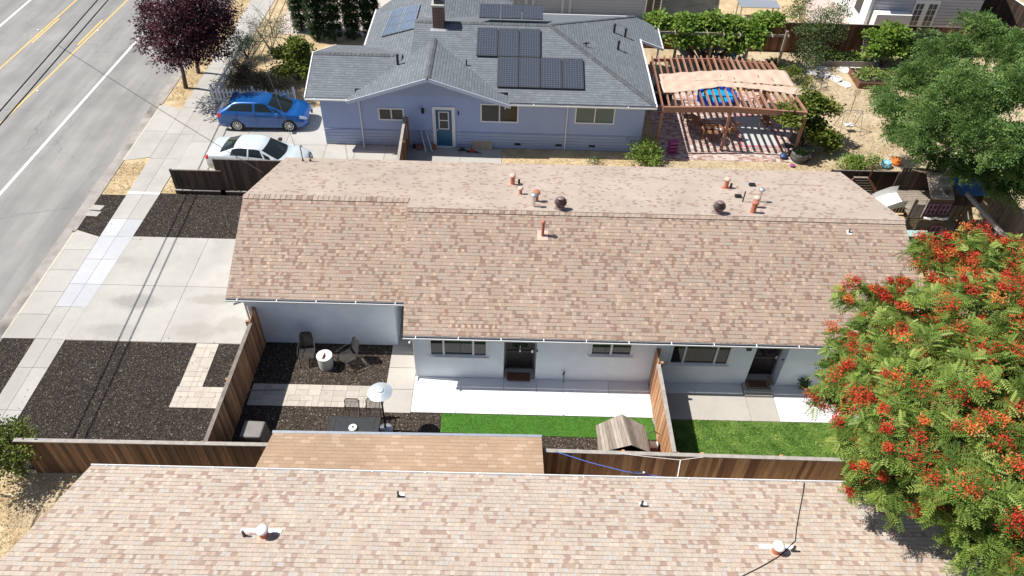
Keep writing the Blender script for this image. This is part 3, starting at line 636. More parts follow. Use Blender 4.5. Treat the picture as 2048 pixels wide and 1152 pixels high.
# ---------- brown duplex
H = thing('brown_roofed_duplex', 'long white stucco duplex with mottled brown shingle roof in the middle of the photo', 'house', (2, 22, 0))
eF, eG, eB = 17.1, 18.68, 27.9
rM = (G(815, 418, 4.2), G(1810, 442, 4.2)); ry = 22.06
rG = G(485, 392, 3.93)
xL, xR = -3.55, 14.78; gx = -9.85
front = MB().slab([(-3.42, eF+.1, 2.583), (xR, eF+.1, 2.583), (xR, ry, 4.19), (-3.70, ry, 4.19)], .07)
front.slab([(gx, eG+.1, 2.583), (-3.45, eG+.1, 2.583), (-3.66, 22.93, 3.935), (-10.03, 22.93, 3.935)], .07)
front.build('front_roof_slope', M_roof, H)
def zb(Y): return 2.3+K*(27.9-Y)
MB().slab([(xR, ry+.0, zb(ry)+.02), (xR, eB, 2.3), (gx, eB, 2.3), (-10.03, 22.94, zb(22.94)), (-3.72, 22.94, zb(22.94)), (-3.70, ry, zb(ry)+.02)], .13).build('rear_roof_slope', M_roof_back, H)
# ridge caps
def ridge(a, b, mat, parent, w_=.15, kk=K, step=.2, name='ridge_cap', cols=None, dz=.02):
    a = Vector(a); b = Vector(b); n = max(1, int((b-a).length/step)); mb = MB(); side_ = (b-a).cross(Vector((0,0,1))).normalized()
    for i in range(n):
        p = a.lerp(b, i/n); q = a.lerp(b, (i+1)/n); up = Vector((0,0,dz+.012)); lo = Vector((0,0,dz-.004)); mb.tint = random.random()
        for s in (-1, 1):
            e = side_*s*w_-Vector((0,0,kk*w_))
            mb.face([p+lo, q+up, q+e+up, p+e+lo] if s < 0 else [p+lo, p+e+lo, q+e+up, q+up])
            mb.face([q+up, q+up-Vector((0,0,.03)), q+e+up-Vector((0,0,.03)), q+e+up])
    return mb.build(name, mat, parent)
M_cap_br = tinted('brown_ridge_shingles', [(0, (.26,.17,.13)), (.3, (.37,.285,.23)), (1, (.39,.31,.255))], .9)
M_cap_gr = tinted('grey_ridge_shingles', [(0, (.085,.095,.105)), (1, (.12,.13,.14))], .9)
ridge((-3.70, ry, 4.2), (xR, ry, 4.2), M_cap_br, H); ridge((-10.03, 22.93, 3.94), (-3.75, 22.93, 3.94), M_cap_br, H)
# walls
WY = 17.5
def wx(px, py, Y=WY): return GY(px, py, Y).x
w1 = (wx(858, 700), wx(976, 700), GY(915, 712, WY).z, 2.2)
w2 = (wx(1179, 703), wx(1265, 703), GY(1220, 711, WY).z, 2.2)
w3 = (wx(1338, 715), wx(1460, 715), GY(1400, 729, WY).z, 2.2)
d1 = (wx(1007, 740), wx(1071, 740), .0, 2.3); d2 = (wx(1487, 770), wx(1552, 765), .0, 2.3)
w1z = w1[2]; ops = [w1, w2, w3, d1, d2]
mb = MB(); wall_open(mb, -3.17, 14.4, 0, 2.585, WY, .14, ops); mb.build('front_wall', M_wallw, H)
mb = MB(); mb.box(-3.17, -3.03, WY+.14, 27.2, 0, 2.45); mb.box(14.26, 14.4, WY+.14, 27.2, 0, 2.45); mb.box(-9.3, 14.4, 27.2, 27.35, 0, 2.4)
for x_ in (14.25, -3.2):     # gable triangles under the rakes
    mb.hexa([(x_, WY, 2.45), (x_+.15, WY, 2.45), (x_+.15, 27.3, 2.3), (x_, 27.3, 2.3)], [(x_, ry-.05, 4.03), (x_+.15, ry-.05, 4.03), (x_+.15, ry+.05, 4.03), (x_, ry+.05, 4.03)])
mb.build('side_and_rear_walls', M_wallw, H)
GW = 19.02
mb = MB(); mb.box(-9.3, -4.15, GW, GW+.14, 0, 2.5); mb.box(-9.3, -9.16, GW+.14, 27.2, 0, 2.42)
mb.hexa([(-9.3, GW, 2.5), (-9.16, GW, 2.5), (-9.16, 27.3, 2.35), (-9.3, 27.3, 2.35)], [(-9.3, 22.9, 3.78), (-9.16, 22.9, 3.78), (-9.16, 23, 3.78), (-9.3, 23, 3.78)])
mb.box(-4.15, -4.01, GW, 22.5, 0, 2.5); mb.box(-4.01, -3.17, 22.5, 22.6, 0, 2.5)
mb.build('garage_wall', M_wallw, H)
MB().box(-9.325, -9.302, 19.7, 24.6, .04, 2.15).build('garage_door', M_whitewall, H)
g = MB().box(-4.0, -3.19, 21.0, 21.08, .05, 2.1).build('side_gate', M_fence_dk, H)
# door recesses
def recess(d, n_):
    mb = MB(); mb.box(d[0]-.1, d[0], WY+.14, WY+.5, 0, 2.5); mb.box(d[1], d[1]+.1, WY+.14, WY+.5, 0, 2.5); mb.box(d[0]-.1, d[1]+.1, WY+.5, WY+.6, 0, 2.5); mb.box(d[0], d[1], WY+.02, WY+.5, 2.3, 2.4)
    mb.build('door_recess', M_wallw, H)
    dr = MB().box(d[0]+.05, d[1]-.05, WY+.46, WY+.497, .12, 2.2).build('security_door', M_darkdoor, H)
    bars = MB(); xa, xb_ = d[0]+.05, d[1]-.05; bars.box(xa, xa+.07, WY+.42, WY+.455, .12, 2.2); bars.box(xb_-.07, xb_, WY+.42, WY+.455, .12, 2.2)
    for z_ in (.14, 1.05, 2.1): bars.box(xa+.07, xb_-.07, WY+.42, WY+.455, z_, z_+.06)
    for k in range(1, 9): x_ = xa+.07+(xb_-xa-.14)*k/9; bars.box(x_-.008, x_+.008, WY+.43, WY+.45, .2, 2.1)
    bars.build('door_grille', plain('bronze_grille', (.07,.05,.045), .5), dr)
    MB().box(xb_-.12, xb_-.05, WY+.39, WY+.42, 1.05, 1.2).build('door_handle', M_chrome, dr)
    return dr
dr1 = recess(d1, 1); dr2 = recess(d2, 2)
o = window(H, *w1[:2], w1[2], w1[3], WY+.0, (.25, .75), sill=True); window(H, *w2[:2], w2[2], w2[3], WY+.0, (.5,), sill=True); window(H, *w3[:2], w3[2], w3[3], WY+.0, (.24, .76), sill=True)
def gutter(a, b, parent, mat, r=.055, straps=1.5, name='gutter', drop=.0, out=(0, -1, 0), dark=True):
    a = Vector(a); b = Vector(b); out = Vector(out); mb = MB(); u = Vector((0,0,1))
    # open trough: back, bottom, front
    for (i0, i1) in (((0, 0), (0, -.07)), ((0, -.07), (.10, -.07)), ((.10, -.07), (.12, 0))):
        p = a+out*i0[0]+u*i0[1]; q = a+out*i1[0]+u*i1[1]; p2 = b+out*i0[0]+u*i0[1]; q2 = b+out*i1[0]+u*i1[1]
        th = out*.006 if i0[0] == i1[0] or i1[0] == .12 else u*.006
        mb.hexa([p, p2, q2, q], [p+th, p2+th, q2+th, q+th])
    mb.bar(a+out*.12, b+out*.12, .022, .018)
    gl = MB().hexa([a+out*.008-u*.062, b+out*.008-u*.062, b+out*.10-u*.062, a+out*.10-u*.062] , [a+out*.008-u*.045, b+out*.008-u*.045, b+out*.10-u*.045, a+out*.10-u*.045])
    n = max(1, int((b-a).length/straps))
    for k in range(n+1):
        p = a.lerp(b, (k+.3)/(n+.6)); mb.bar(p+u*.01, p+out*.135+u*.012, .03, .012)
    o = mb.build(name, mat, parent)
    if dark: gl.build('gutter_shade_liner', M_black, o)  # black liner added to imitate the shade inside the open trough
    return o
gutter((-3.42, eF+.09, 2.565), (xR, eF+.09, 2.565), H, M_wtrim); gutter((gx, eG+.09, 2.565), (-3.45, eG+.09, 2.565), H, M_wtrim)
def dspout(pts, parent, mat=None, w_=.06, name='downspout'):
    mb = MB()
    for a, b in zip(pts[:-1], pts[1:]): mb.bar(a, b, w_, w_*.8)
    return mb.build(name, mat or M_wtrim, parent)
dspout([(-3.2, 16.99, 2.44), (-3.12, 17.46, 2.3), (-3.12, 17.46, .12), (-3.12, 17.3, .06)], H)
dspout([(-9.6, 18.6, 2.42), (-9.33, 18.97, 2.25), (-9.33, 18.97, .1)], H)
MB().box(-9.40, -9.31, 19.2, 19.32, 1.75, 2.0).build('wall_lamp', M_black, H)
c = GY(1128, 745, WY-.05); mb = MB(); mb.tube([(c.x, WY-.01, .55), (c.x, WY-.10, .55)], .02, 8); mb.tube([(c.x-.03, WY-.12, .5), (c.x, WY-.14, .62)], .035, 8); mb.tube([(c.x, WY-.1, .55), (c.x+.02, WY-.1, .05)], .012, 6); mb.build('hose_bib', M_black, H)
c = GY(1074, 702, WY-.02); MB().box(c.x-.02, c.x+.03, WY-.03, WY, c.z-.05, c.z+.05).build('doorbell', M_black, H)
c = GY(1566, 720, WY-.02)
MB().box(c.x-.04, c.x+.04, WY-.02, WY, c.z-.04, c.z+.04).build('doorbell', M_black, H)
c = GY(1497, 696, WY-.05); mb = MB(); mb.box(c.x-.08, c.x+.08, WY-.16, WY, 2.05, 2.25); mb.build('wall_lamp', M_black, H)

# ---------- roof vents (parts of their house)
def vent(parent, base, h, r, cap_r, pm, cm, name='roof_vent', flash=None, fs=.2, cone=False, n=16, slope=1):
    b = Vector(base); mb = MB()
    mb.lathe(b, [(r*1.5, -.1), (r*1.35, .05), (r*1.02, .11), (r, .12), (r, h)] if cone else [(r*1.06, -.15), (r*1.06, .06), (r, .08), (r, h)], n)
    o = mb.build(name, pm, parent, smooth=True)
    if cap_r:
        mb = MB().lathe(b+Vector((0,0,h)), [(r*.8, -.02), (cap_r, .02), (cap_r*1.0, .055), (cap_r*.82, .09), (cap_r*.3, .115)], n); mb.build('vent_cap', cm, o, smooth=True)
    if flash:
        s = slope*K; mb = MB(); zz = lambda y: b.z + (b.y-y)*s + .012
        mb.face([(b.x-fs, b.y-fs, zz(b.y-fs)), (b.x+fs, b.y-fs, zz(b.y-fs)), (b.x+fs, b.y+fs, zz(b.y+fs)), (b.x-fs, b.y+fs, zz(b.y+fs))]); mb.build('flashing', flash, o)
    return o
def hof(base, px, py):        # height of a pipe whose top is seen at px,py
    return GY(px, py, base.y).z-base.z
b = on_back(1025, 369); vent(H, b, hof(b, 1024, 353), .09, .125, M_terra, M_terralt, flash=M_terralt, fs=.17)
b = on_back(1038, 367); vent(H, b, .2, .045, 0, M_black, None)
b = on_back(1041, 388); vent(H, b, hof(b, 1040, 378), .06, .11, M_terra, M_terralt)
b = on_back(1072, 403); vent(H, b, hof(b, 1072, 386), .09, .15, M_terra, M_terra)
b = on_back(1067, 414); vent(H, b, hof(b, 1067, 392), .06, .12, M_chrome, M_galv, flash=M_whitecap, fs=.13)
b = on_back(1451, 376); vent(H, b, hof(b, 1451, 360), .09, .125, M_terra, M_terralt, flash=M_terra, fs=.16)
b = on_back(1461, 376); vent(H, b, .22, .045, 0, M_black, None)
b = on_back(1485, 404); vent(H, b, hof(b, 1489, 383), .025, 0, M_black, None, name='mast')
b = on_back(1517, 404); vent(H, b, hof(b, 1522, 381), .055, .12, M_chrome, M_galv)
b = on_back(1509, 415); vent(H, b, hof(b, 1509, 397), .10, .13, M_terra, M_terralt)
b = on_back(1505, 426); vent(H, b, hof(b, 1509, 407), .10, .13, M_terra, M_terra, flash=M_terra, fs=.17)
for px, py in ((1504, 372), (1476, 395)):
    b = on_back(px, py); MB().box(b.x-.13, b.x+.13, b.y-.11, b.y+.11, b.z-.05, b.z+.10).build('roof_vent', M_black, H, bevel=.015)
b = on_front(1085, 471); vent(H, b, hof(b, 1085, 446), .055, .085, M_terra, M_terra, flash=M_terralt, fs=.2, slope=-1)
b = on_front(1698, 465); vent(H, b, .14, .03, 0, M_black, None, flash=M_whitecap, fs=.09, slope=-1)
def turbine(px, py):
    b = on_back(px, py); mb = MB().lathe(b, [(.24, -.1), (.22, .03), (.17, .08), (.16, .2)], 20); o = mb.build('turbine_vent', M_turb, H, smooth=True)
    mb = MB(); c = b+Vector((0,0,.36)); n = 22
    mb.lathe(c, [(.15, -.17), (.15, -.155)], 20); mb.lathe(c, [(.12, .175), (.07, .20), (.01, .21)], 20)
    for k in range(n):
        a0 = 2*math.pi*k/n; prev = None
        for j in range(9):
            t = j/8; z = -.16+.34*t; r_ = .15+.10*math.sin(math.pi*min(1, t*1.02)) - .03*t; a = a0+t*.9
            p0 = c+Vector((r_*math.cos(a), r_*math.sin(a), z)); p1 = c+Vector(((r_-.045)*math.cos(a+.34), (r_-.045)*math.sin(a+.34), z))
            if prev: mb.face([prev[0], p0, p1, prev[1]])
            prev = (p0, p1)
    mb.build('turbine_blades', M_turb, o)
turbine(1120, 419); turbine(1435, 427)
# service mast at the back-left corner
for px, py, tx, ty in ((606, 322, 590, 292), (621, 322, 612, 306)):
    b = on_back(px, py); t_ = GY(tx, ty, b.y)
    mb = MB(); mb.tube([b-Vector((0,0,.1)), (b.x, b.y, t_.z)], .022, 8); mb.tube([(b.x, b.y, t_.z), (b.x+.05, b.y-.03, t_.z+.06), (b.x+.11, b.y-.05, t_.z)], .022, 8); mb.lathe((b.x, b.y, b.z), [(.06, -.05), (.04, .08)], 10); mb.build('service_mast', M_iron, H)

# ---------- near house (only its street-side slope is in view)
L = thing('near_brown_roofed_house', 'near house with light brown shingle roof filling the bottom edge of the photo', 'house', (0, 6.5, 0))
lz = lambda Y: 2.55+K*(11.9-Y)
MB().slab([(-11.75, 11.9, 2.55), (16.6, 11.9, 2.55), (16.9, 6.3, lz(6.3)), (-12.4, 6.3, lz(6.3))], .13).build('roof_slope', M_roof_low, L)
MB().slab([(16.9, 6.29, lz(6.3)), (-12.4, 6.29, lz(6.3)), (-11.75, .7, 2.55), (16.6, .7, 2.55)], .13).build('rear_roof_slope', M_roof_low, L)
ridge((-12.4, 6.3, lz(6.3)), (16.9, 6.3, lz(6.3)), M_cap_br, L)
mb = MB(); mb.box(-11.3, 16.0, 11.4, 11.55, 0, 2.5); mb.box(-11.3, -11.15, 1.1, 11.4, 0, 2.5); mb.box(16.0, 16.15, 1.1, 11.55, 0, 2.5); mb.box(-11.3, 16, 1.0, 1.1, 0, 2.5)
for x_ in (-11.3, 16.0): mb.hexa([(x_, 1.1, 2.5), (x_+.15, 1.1, 2.5), (x_+.15, 11.5, 2.5), (x_, 11.5, 2.5)], [(x_, 6.25, lz(6.3)-.2), (x_+.15, 6.25, lz(6.3)-.2), (x_+.15, 6.35, lz(6.3)-.2), (x_, 6.35, lz(6.3)-.2)])
mb.build('wall', M_wallw, L)
gutter((-11.8, 11.9, 2.5), (16.6, 11.9, 2.5), L, M_wtrim, out=(0, .6, 0), straps=1.55, dark=False)
for px, py in ((797, 993), (1283, 1012)):
    b = on_low(px, py); vent(L, b, .24, .032, 0, M_iron, None, cone=True); MB().slab([(b.x-.06, b.y+.02, lz(b.y+.02)+.012), (b.x+.16, b.y+.02, lz(b.y+.02)+.012), (b.x+.16, b.y+.14, lz(b.y+.14)+.012), (b.x-.06, b.y+.14, lz(b.y+.14)+.012)], .004).build('flashing', M_wtrim, L)
for (ax, ay), (bx, by) in (((489, 1072), (529, 1072)), ((1585, 1102), (1552, 1104))):
    b = on_low(ax, ay); vent(L, b, .24, .035, 0, M_iron, None, cone=True)
    c = on_low(bx, by); vent(L, c, .27, .115, .155, M_terra, M_whitecap, flash=M_terralt, fs=.16)
    x0, x1 = min(b.x, c.x)-.16, max(b.x, c.x)+.40
    if ax > bx: x0, x1 = c.x-.38, b.x+.1
    MB().slab([(x0, c.y+.10, lz(c.y+.10)+.016), (x1, c.y+.10, lz(c.y+.10)+.016), (x1, c.y+.24, lz(c.y+.24)+.016), (x0, c.y+.24, lz(c.y+.24)+.016)], .004).build('flashing', M_wtrim, L)
# thin cable lying over the near roof
mb = MB(); pts = [G(1608, 964, 2.62)]+[on_low(x_, y_)+Vector((0,0,.02)) for x_, y_ in ((1606, 985), (1599, 1020), (1592, 1060), (1590, 1082), (1560, 1112), (1520, 1135), (1470, 1160))]
tag(mb.tube(pts, .011, 5).build('roof_cable', M_wire), 'thin black cable lying over the near roof beside the white capped vent', 'cable')

# ---------- tan lean-to shed
S = thing('tan_roofed_shed', 'low shed with plain tan shingle roof between near house and patio', 'shed', (-3, 12.9, 0))
MB().slab([(-7.2, 12.14, 2.2), (1.28, 12.14, 2.2), (1.24, 13.62, 1.98), (-7.05, 13.55, 1.98)], .1).build('roof', M_roof_tan, S)
MB().hexa([(-7.08, 13.551, 1.86), (1.25, 13.621, 1.86), (1.25, 13.72, 1.86), (-7.08, 13.65, 1.86)], [(-7.08, 13.551, 1.99), (1.25, 13.621, 1.99), (1.25, 13.72, 1.985), (-7.08, 13.65, 1.985)]).build('fascia', M_galv, S)
mb = MB()
for i in range(41):
    x_ = -7.0+i*.2; mb.tint = random.random(); mb.box(x_+.004, x_+.196, 13.42, 13.45, 0, 1.87)
mb.build('wall', M_fence_md, S)

# ---------- blue house
B = thing('blue_house', 'blue stucco house with hipped grey shingle roof, brick chimney and solar panels', 'house', (0, 37, 0))
BY = 32.55; ez = 2.9
zS = lambda Y: ez+K*(Y-32.05)
rB = 37.03; zB = ez+K*4.98
mb = MB()
mb.slab([(-.1, 32.05, ez), (7.0, 32.05, ez), (1.9, rB, zB), (-4.95, rB, zB), (-4.95, 32.66, zS(32.66)), (-.1, 32.66, zS(32.66))], .12)
mb.build('south_roof_slope', M_roof_grey, B)
MB().slab([(7.0, 32.05, ez), (7.0, 42.0, ez), (1.9, rB, zB)], .12).build('east_roof_slope', M_roof_grey, B)
MB().slab([(7.0, 42.0, ez), (-4.95, 42.0, ez), (-4.95, rB, zB), (1.9, rB, zB)], .12).build('north_roof_slope', M_roof_grey, B)
MB().slab([(6.95, 39.1, ez+.02), (8.28, 39.0, ez-.42), (8.32, 41.65, ez-.42), (6.95, 42.0, ez+.02)], .12).build('porch_roof', M_roof_grey, B)
MB().bar((8.12, 39.2, 0), (8.12, 39.2, 2.4), .09).build('porch_post', M_wtrim, B); MB().bar((8.1, 39.2, 2.33), (8.1, 41.5, 2.33), .06, .14).build('porch_beam', M_wtrim, B)
xr = -3.86; zr = ez+K*3.86
mb = MB(); mb.slab([(-7.72, 31.85, ez), (xr, 31.85, zr), (xr, 46.2, zr), (-7.72, 41.9, ez)], .13)
mb.slab([(xr, 31.85, zr), (0.0, 31.85, ez), (0.0, 43.5, ez), (xr, 46.2, zr)], .13); mb.build('gable_roof', M_roof_grey, B)
mb = MB(); mb.slab([(-9.75, 32.05, ez-.01), (-7.45, 32.05, ez-.01), (-7.45, 32.66, ez-.01+K*.61), (-5.4, 32.66, ez-.01+K*.61), (-5.4, 34.78, ez+.9), (-9.75, 34.78, ez+.9)], .12)
mb.slab([(-9.75, 34.78, ez+.9), (-5.4, 34.78, ez+.9), (-5.4, 37.5, ez-.01), (-9.2, 37.5, ez-.01)], .12); mb.build('wing_roof', M_roof_grey, B)
ridge((-9.75, 34.78, ez+.9), (-5.8, 34.78, ez+.9), M_cap_gr, B); ridge((xr, 31.85, zr), (xr, 35.9, zr), M_cap_gr, B, .13); ridge((-4.95, rB, zB), (1.9, rB, zB), M_cap_gr, B)
ridge((7.0, 32.05, ez+.02), (1.9, rB, zB), M_cap_gr, B, .13, .23, .28); ridge((1.9, rB, zB), (7.0, 42.0, ez+.02), M_cap_gr, B, .10, .23, .28)
# walls: lower band of lapped siding, stucco above
b1 = (GY(757, 228, BY).x, GY(808, 228, BY).x, GY(780, 240, BY).z, GY(780, 216, BY).z)
b2 = (GY(961, 226, BY).x, GY(1037, 226, BY).x, GY(1000, 244.5, BY).z, GY(1000, 208, BY).z)
b3 = (GY(1150, 230, BY).x, GY(1230, 230, BY).x, GY(1190, 247.5, BY).z, GY(1190, 214, BY).z)
bd = (GY(872, 250, BY).x, GY(904, 250, BY).x, 0.06, GY(886, 219, BY).z)
mb = MB(); wall_open(mb, -9.25, 6.62, 0, ez-.05, BY, .15, [b1, b2, b3, bd]); mb.build('front_wall', M_wallb, B)
mb = MB(); 
for k in range(5):
    z0 = .02+k*.17; wall_open(mb, -9.24, 6.61, z0, z0+.148, BY-.022+.003*(k % 2), .02, [(bd[0]-.12, bd[1]+.12, -1, 3)])
wall_open(mb, -9.25, 6.62, .875, .91, BY-.035, .034, [(bd[0]-.12, bd[1]+.12, -1, 3)])
mb.build('lapped_siding', M_siding, B)
mb = MB(); mb.hexa([(-7.55, BY-.02, 2.86), (-.12, BY-.02, 2.86), (-.12, BY+.1, 2.86), (-7.55, BY+.1, 2.86)], [(xr-.05, BY-.02, zr-.1), (xr+.05, BY-.02, zr-.1), (xr+.05, BY+.1, zr-.1), (xr-.05, BY+.1, zr-.1)])
for k in range(52):        # vertical battens of the gable
    x_ = -7.2+k*.13; h_ = zr-.12-K*abs(x_-xr); 
    if h_ > 2.9: mb.box(x_, x_+.02, BY-.035, BY-.02, 2.82, h_)
mb.build('gable_boards', M_siding, B)
mb = MB(); mb.box(-9.25, -9.1, BY+.15, 37.2, 0, ez-.02); mb.box(6.47, 6.62, BY+.15, 41.6, 0, ez-.02); mb.box(-7.4, -7.25, 37.2, 41.8, 0, ez-.02); mb.box(-7.4, 6.6, 41.6, 41.75, 0, ez-.02)
mb.box(-4.95, -4.85, 32.6, 41.5, 2.8, 3.7); mb.hexa([(-4.95, 32.6, 3.0), (-4.85, 32.6, 3.0), (-4.85, 41.5, 3.0), (-4.95, 41.5, 3.0)], [(-4.95, rB-.05, zB-.13), (-4.85, rB-.05, zB-.13), (-4.85, rB+.05, zB-.13), (-4.95, rB+.05, zB-.13)])
mb.build('side_and_rear_walls', M_wallb, B)
# barge boards of the front gable
mb = MB(); 
for s in (-1, 1): mb.bar((xr+.02*s, 31.83, zr-.09), (xr+s*3.9, 31.83, ez-.11), .04, .17)
mb.build('bargeboard', M_ltrim, B)
gutter((-9.78, 32.04, ez-.04), (-7.35, 32.04, ez-.04), B, M_wtrim, dark=False, straps=9); gutter((-.22, 32.04, ez-.04), (7.02, 32.04, ez-.04), B, M_wtrim, straps=9)
MB().bar((7.03, 32.0, ez-.05), (7.03, 39.1, ez-.05), .07, .16).build('east_fascia', M_wtrim, B); MB().bar((-7.77, 37.5, ez-.05), (-7.77, 41.9, ez-.05), .07, .14).build('west_fascia', M_wtrim, B)
for p_, q_, w__, h__ in (((-9.8, 32.05, ez-.06), (-9.8, 34.78, ez+.86), .05, .13), ((-9.8, 34.78, ez+.86), (-9.25, 37.5, ez-.06), .05, .13), ((6.95, 42.03, ez-.07), (-.1, 42.03, ez-.07), .05, .14), ((8.33, 38.95, ez-.47), (8.37, 41.7, ez-.47), .05, .13), ((7.05, 39.0, ez-.05), (8.33, 38.93, ez-.47), .05, .13)): MB().bar(p_, q_, w__, h__).build('rake_board', M_wtrim, B)
dspout([(-7.4, 31.98, ez-.1), (-7.33, BY-.06, ez-.35), (-7.33, BY-.06, .2), (-7.28, BY-.45, .1)], B); dspout([(2.82, 31.98, ez-.1), (2.82, BY-.06, ez-.3), (2.82, BY-.08, .04)], B); dspout([(-.22, 31.98, ez-.05), (-.22, 31.98, ez-.3)], B)
window(B, *b1[:2], b1[2], b1[3], BY, (.5,), .06); window(B, *b2[:2], b2[2], b2[3], BY, (.5,), .06); window(B, *b3[:2], b3[2], b3[3], BY, (.5,), .06, gm=M_glass_lt)
D = MB().box(bd[0], bd[1], BY+.02, BY+.06, bd[2], bd[3]).build('back_door', M_door_blue, B)
fm = MB(); fm.box(bd[0]-.16, bd[0], BY-.05, BY+.02, 0, bd[3]+.16); fm.box(bd[1], bd[1]+.16, BY-.05, BY+.02, 0, bd[3]+.16); fm.box(bd[0], bd[1], BY-.05, BY+.02, bd[3], bd[3]+.16); fm.box(bd[0]-.02, bd[1]+.02, BY-.12, BY+.05, 0, .06); fm.build('door_frame', M_wtrim, D)
dw = (bd[0]+.14, bd[1]-.14, 1.02, bd[3]-.12); fm = MB()
for a in (dw[2], (dw[2]+dw[3])/2-.02, dw[3]-.05): fm.box(dw[0], dw[1], BY-.005, BY+.019, a, a+.05)
fm.box(dw[0], dw[0]+.05, BY-.004, BY+.018, dw[2]+.05, dw[3]-.05); fm.box(dw[1]-.05, dw[1], BY-.004, BY+.018, dw[2]+.05, dw[3]-.05); fm.build('door_window_frame', M_wtrim, D)
MB().box(dw[0]+.05, dw[1]-.05, BY+.008, BY+.014, dw[2]+.05, dw[3]-.05).build('pane', M_glass, D); MB().tube([(bd[0]+.07, BY-.03, 1.0), (bd[0]+.07, BY+.02, 1.0)], .03, 10).build('door_knob', M_chrome, D)
c = GY(846, 219, BY); mb = MB(); mb.box(c.x-.07, c.x+.07, BY-.2, BY-.06, c.z-.12, c.z+.12); mb.box(c.x-.03, c.x+.03, BY-.06, BY, c.z+.02, c.z+.08); mb.build('wall_lamp', M_black, B, bevel=.01)
c = GY(917, 226, BY); MB().box(c.x-.03, c.x+.03, BY-.05, BY, c.z-.1, c.z+.1).build('wall_hook', M_black, B)
MB().bar((c.x, BY-.03, .5), (c.x, BY-.03, 1.6), .02).build('conduit', M_wtrim, B)
for px in (1035, 1117, 1184): c = GY(px, 291, BY); MB().box(c.x-.16, c.x+.16, BY-.03, BY-.025, .22, .34).build('crawl_space_vent', M_black, B)
for (px, py, tx, ty, r_) in ((796, 131, 791, 112, .06), (933, 131, 929, 120, .035), (1228, 65, 1226, 51, .06), (1250, 74, 1248, 60, .06), (1236, 99, 1233, 85, .06), (1172, 92, 1172, 84, .03)):
    if px < 820: b = GP(px, py, (0, -K, 1), ez-K*32.05)
    elif px < 960: b = GP(px, py, (K, 0, 1), ez+K*0.0)
    else: b = on_blueE(px, py)
    vent(B, b, max(.18, hof(b, tx, ty)), r_, r_*1.4 if r_ > .05 else 0, M_black, M_black, flash=None)
c = on_blueE(1172, 92); MB().bar((c.x-.14, c.y, c.z+.12), (c.x+.16, c.y+.05, c.z+.14), .05).build('roof_vent', M_black, B)
# chimney
cb = on_blue(866, 57); cx0 = cb.x; cw = on_blue(888, 57).x-cb.x; ct = GY(868, 14, cb.y).z
def uvbox(mb, x0, x1, y0, y1, z0, z1):
    for (a, b_) in (((x0,y0),(x1,y0)), ((x1,y0),(x1,y1)), ((x1,y1),(x0,y1)), ((x0,y1),(x0,y0))):
        l = math.dist(a, b_); mb.face([(*a, z0), (*b_, z0), (*b_, z1), (*a, z1)], [(0, z0), (l, z0), (l, z1), (0, z1)])
    mb.face([(x0,y0,z1), (x1,y0,z1), (x1,y1,z1), (x0,y1,z1)], [(0,0), (1,0), (1,.6), (0,.6)])
mb = MB(); uvbox(mb, cx0, cx0+cw, cb.y, cb.y+.75, cb.z-.3, ct); ch = mb.build('chimney', M_chimney, B)
MB().box(cx0-.05, cx0+cw+.05, cb.y-.05, cb.y+.8, ct, ct+.1).build('chimney_crown', M_conc, ch, bevel=.01); MB().box(cx0+.08, cx0+cw-.08, cb.y+.1, cb.y+.65, ct+.1, ct+.38).build('chimney_cap', M_iron, ch, bevel=.02)
MB().slab([(cx0-.12, cb.y-.2, zS(cb.y-.2)+.012), (cx0+cw+.12, cb.y-.2, zS(cb.y-.2)+.012), (cx0+cw+.12, cb.y, zS(cb.y)+.012), (cx0-.12, cb.y, zS(cb.y)+.012)], .004).build('flashing', M_galv, ch)
# solar panels
def panel(c4pts, mat, lift=.11, du=None):
    P = [Vector(p) for p in c4pts]; n = (P[1]-P[0]).cross(P[3]-P[0]).normalized(); n = n if n.z > 0 else -n
    w_ = (P[1]-P[0]).length; h_ = (P[3]-P[0]).length; Q = [p+n*lift for p in P]; e = .012
    mb = MB(); mb.hexa([p+n*(lift-.045) for p in P], Q); o = mb.build('solar_panel', M_iron if mat is M_solar else M_galv, B)
    i_ = (P[1]-P[0]).normalized()*.025; j_ = (P[3]-P[0]).normalized()*.025; R_ = [Q[0]+i_+j_, Q[1]-i_+j_, Q[2]-i_-j_, Q[3]+i_-j_]
    MB().face([r_+n*.003 for r_ in R_], [(0,0), (w_-.05,0), (w_-.05,h_-.05), (0,h_-.05)]).build('solar_cells', mat, o); return o
def row(x0, x1, y0, y1, n, zf, mat=M_solar):
    for k in range(n):
        a = x0+(x1-x0)*k/n+.012; b_ = x0+(x1-x0)*(k+1)/n-.012; panel([(a, y0, zf(y0)), (b_, y0, zf(y0)), (b_, y1, zf(y1)), (a, y1, zf(y1))], mat)
A0 = on_blue(993, 176); A1 = on_blue(1168, 176); A2 = on_blue(993, 116); A3 = on_blue(952, 113); A4 = on_blue(952, 58); A5 = on_blue(1081, 60)
row(A0.x, A1.x, A0.y, A2.y, 4, zS); row(A3.x, A5.x, A2.y+.03, A4.y, 3, zS)
zN = lambda Y: ez+K*(42.0-Y)
for k in range(3):
    a = A3.x+.05+k*1.1; 
    P = [(a+.01, rB+.25, zB+.12), (a+1.08, rB+.25, zB+.12), (a+1.08, rB+1.5, zB+.30), (a+.01, rB+1.5, zB+.30)]
    panel(P, M_solar, .05)
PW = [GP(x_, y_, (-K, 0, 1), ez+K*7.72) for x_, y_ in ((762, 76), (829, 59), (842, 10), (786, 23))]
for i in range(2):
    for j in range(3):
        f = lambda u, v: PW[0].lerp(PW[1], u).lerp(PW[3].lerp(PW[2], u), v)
        g = .008; panel([f(i/2+g, j/3+g), f((i+1)/2-g, j/3+g), f((i+1)/2-g, (j+1)/3-g), f(i/2+g, (j+1)/3-g)], M_solarb, .1)

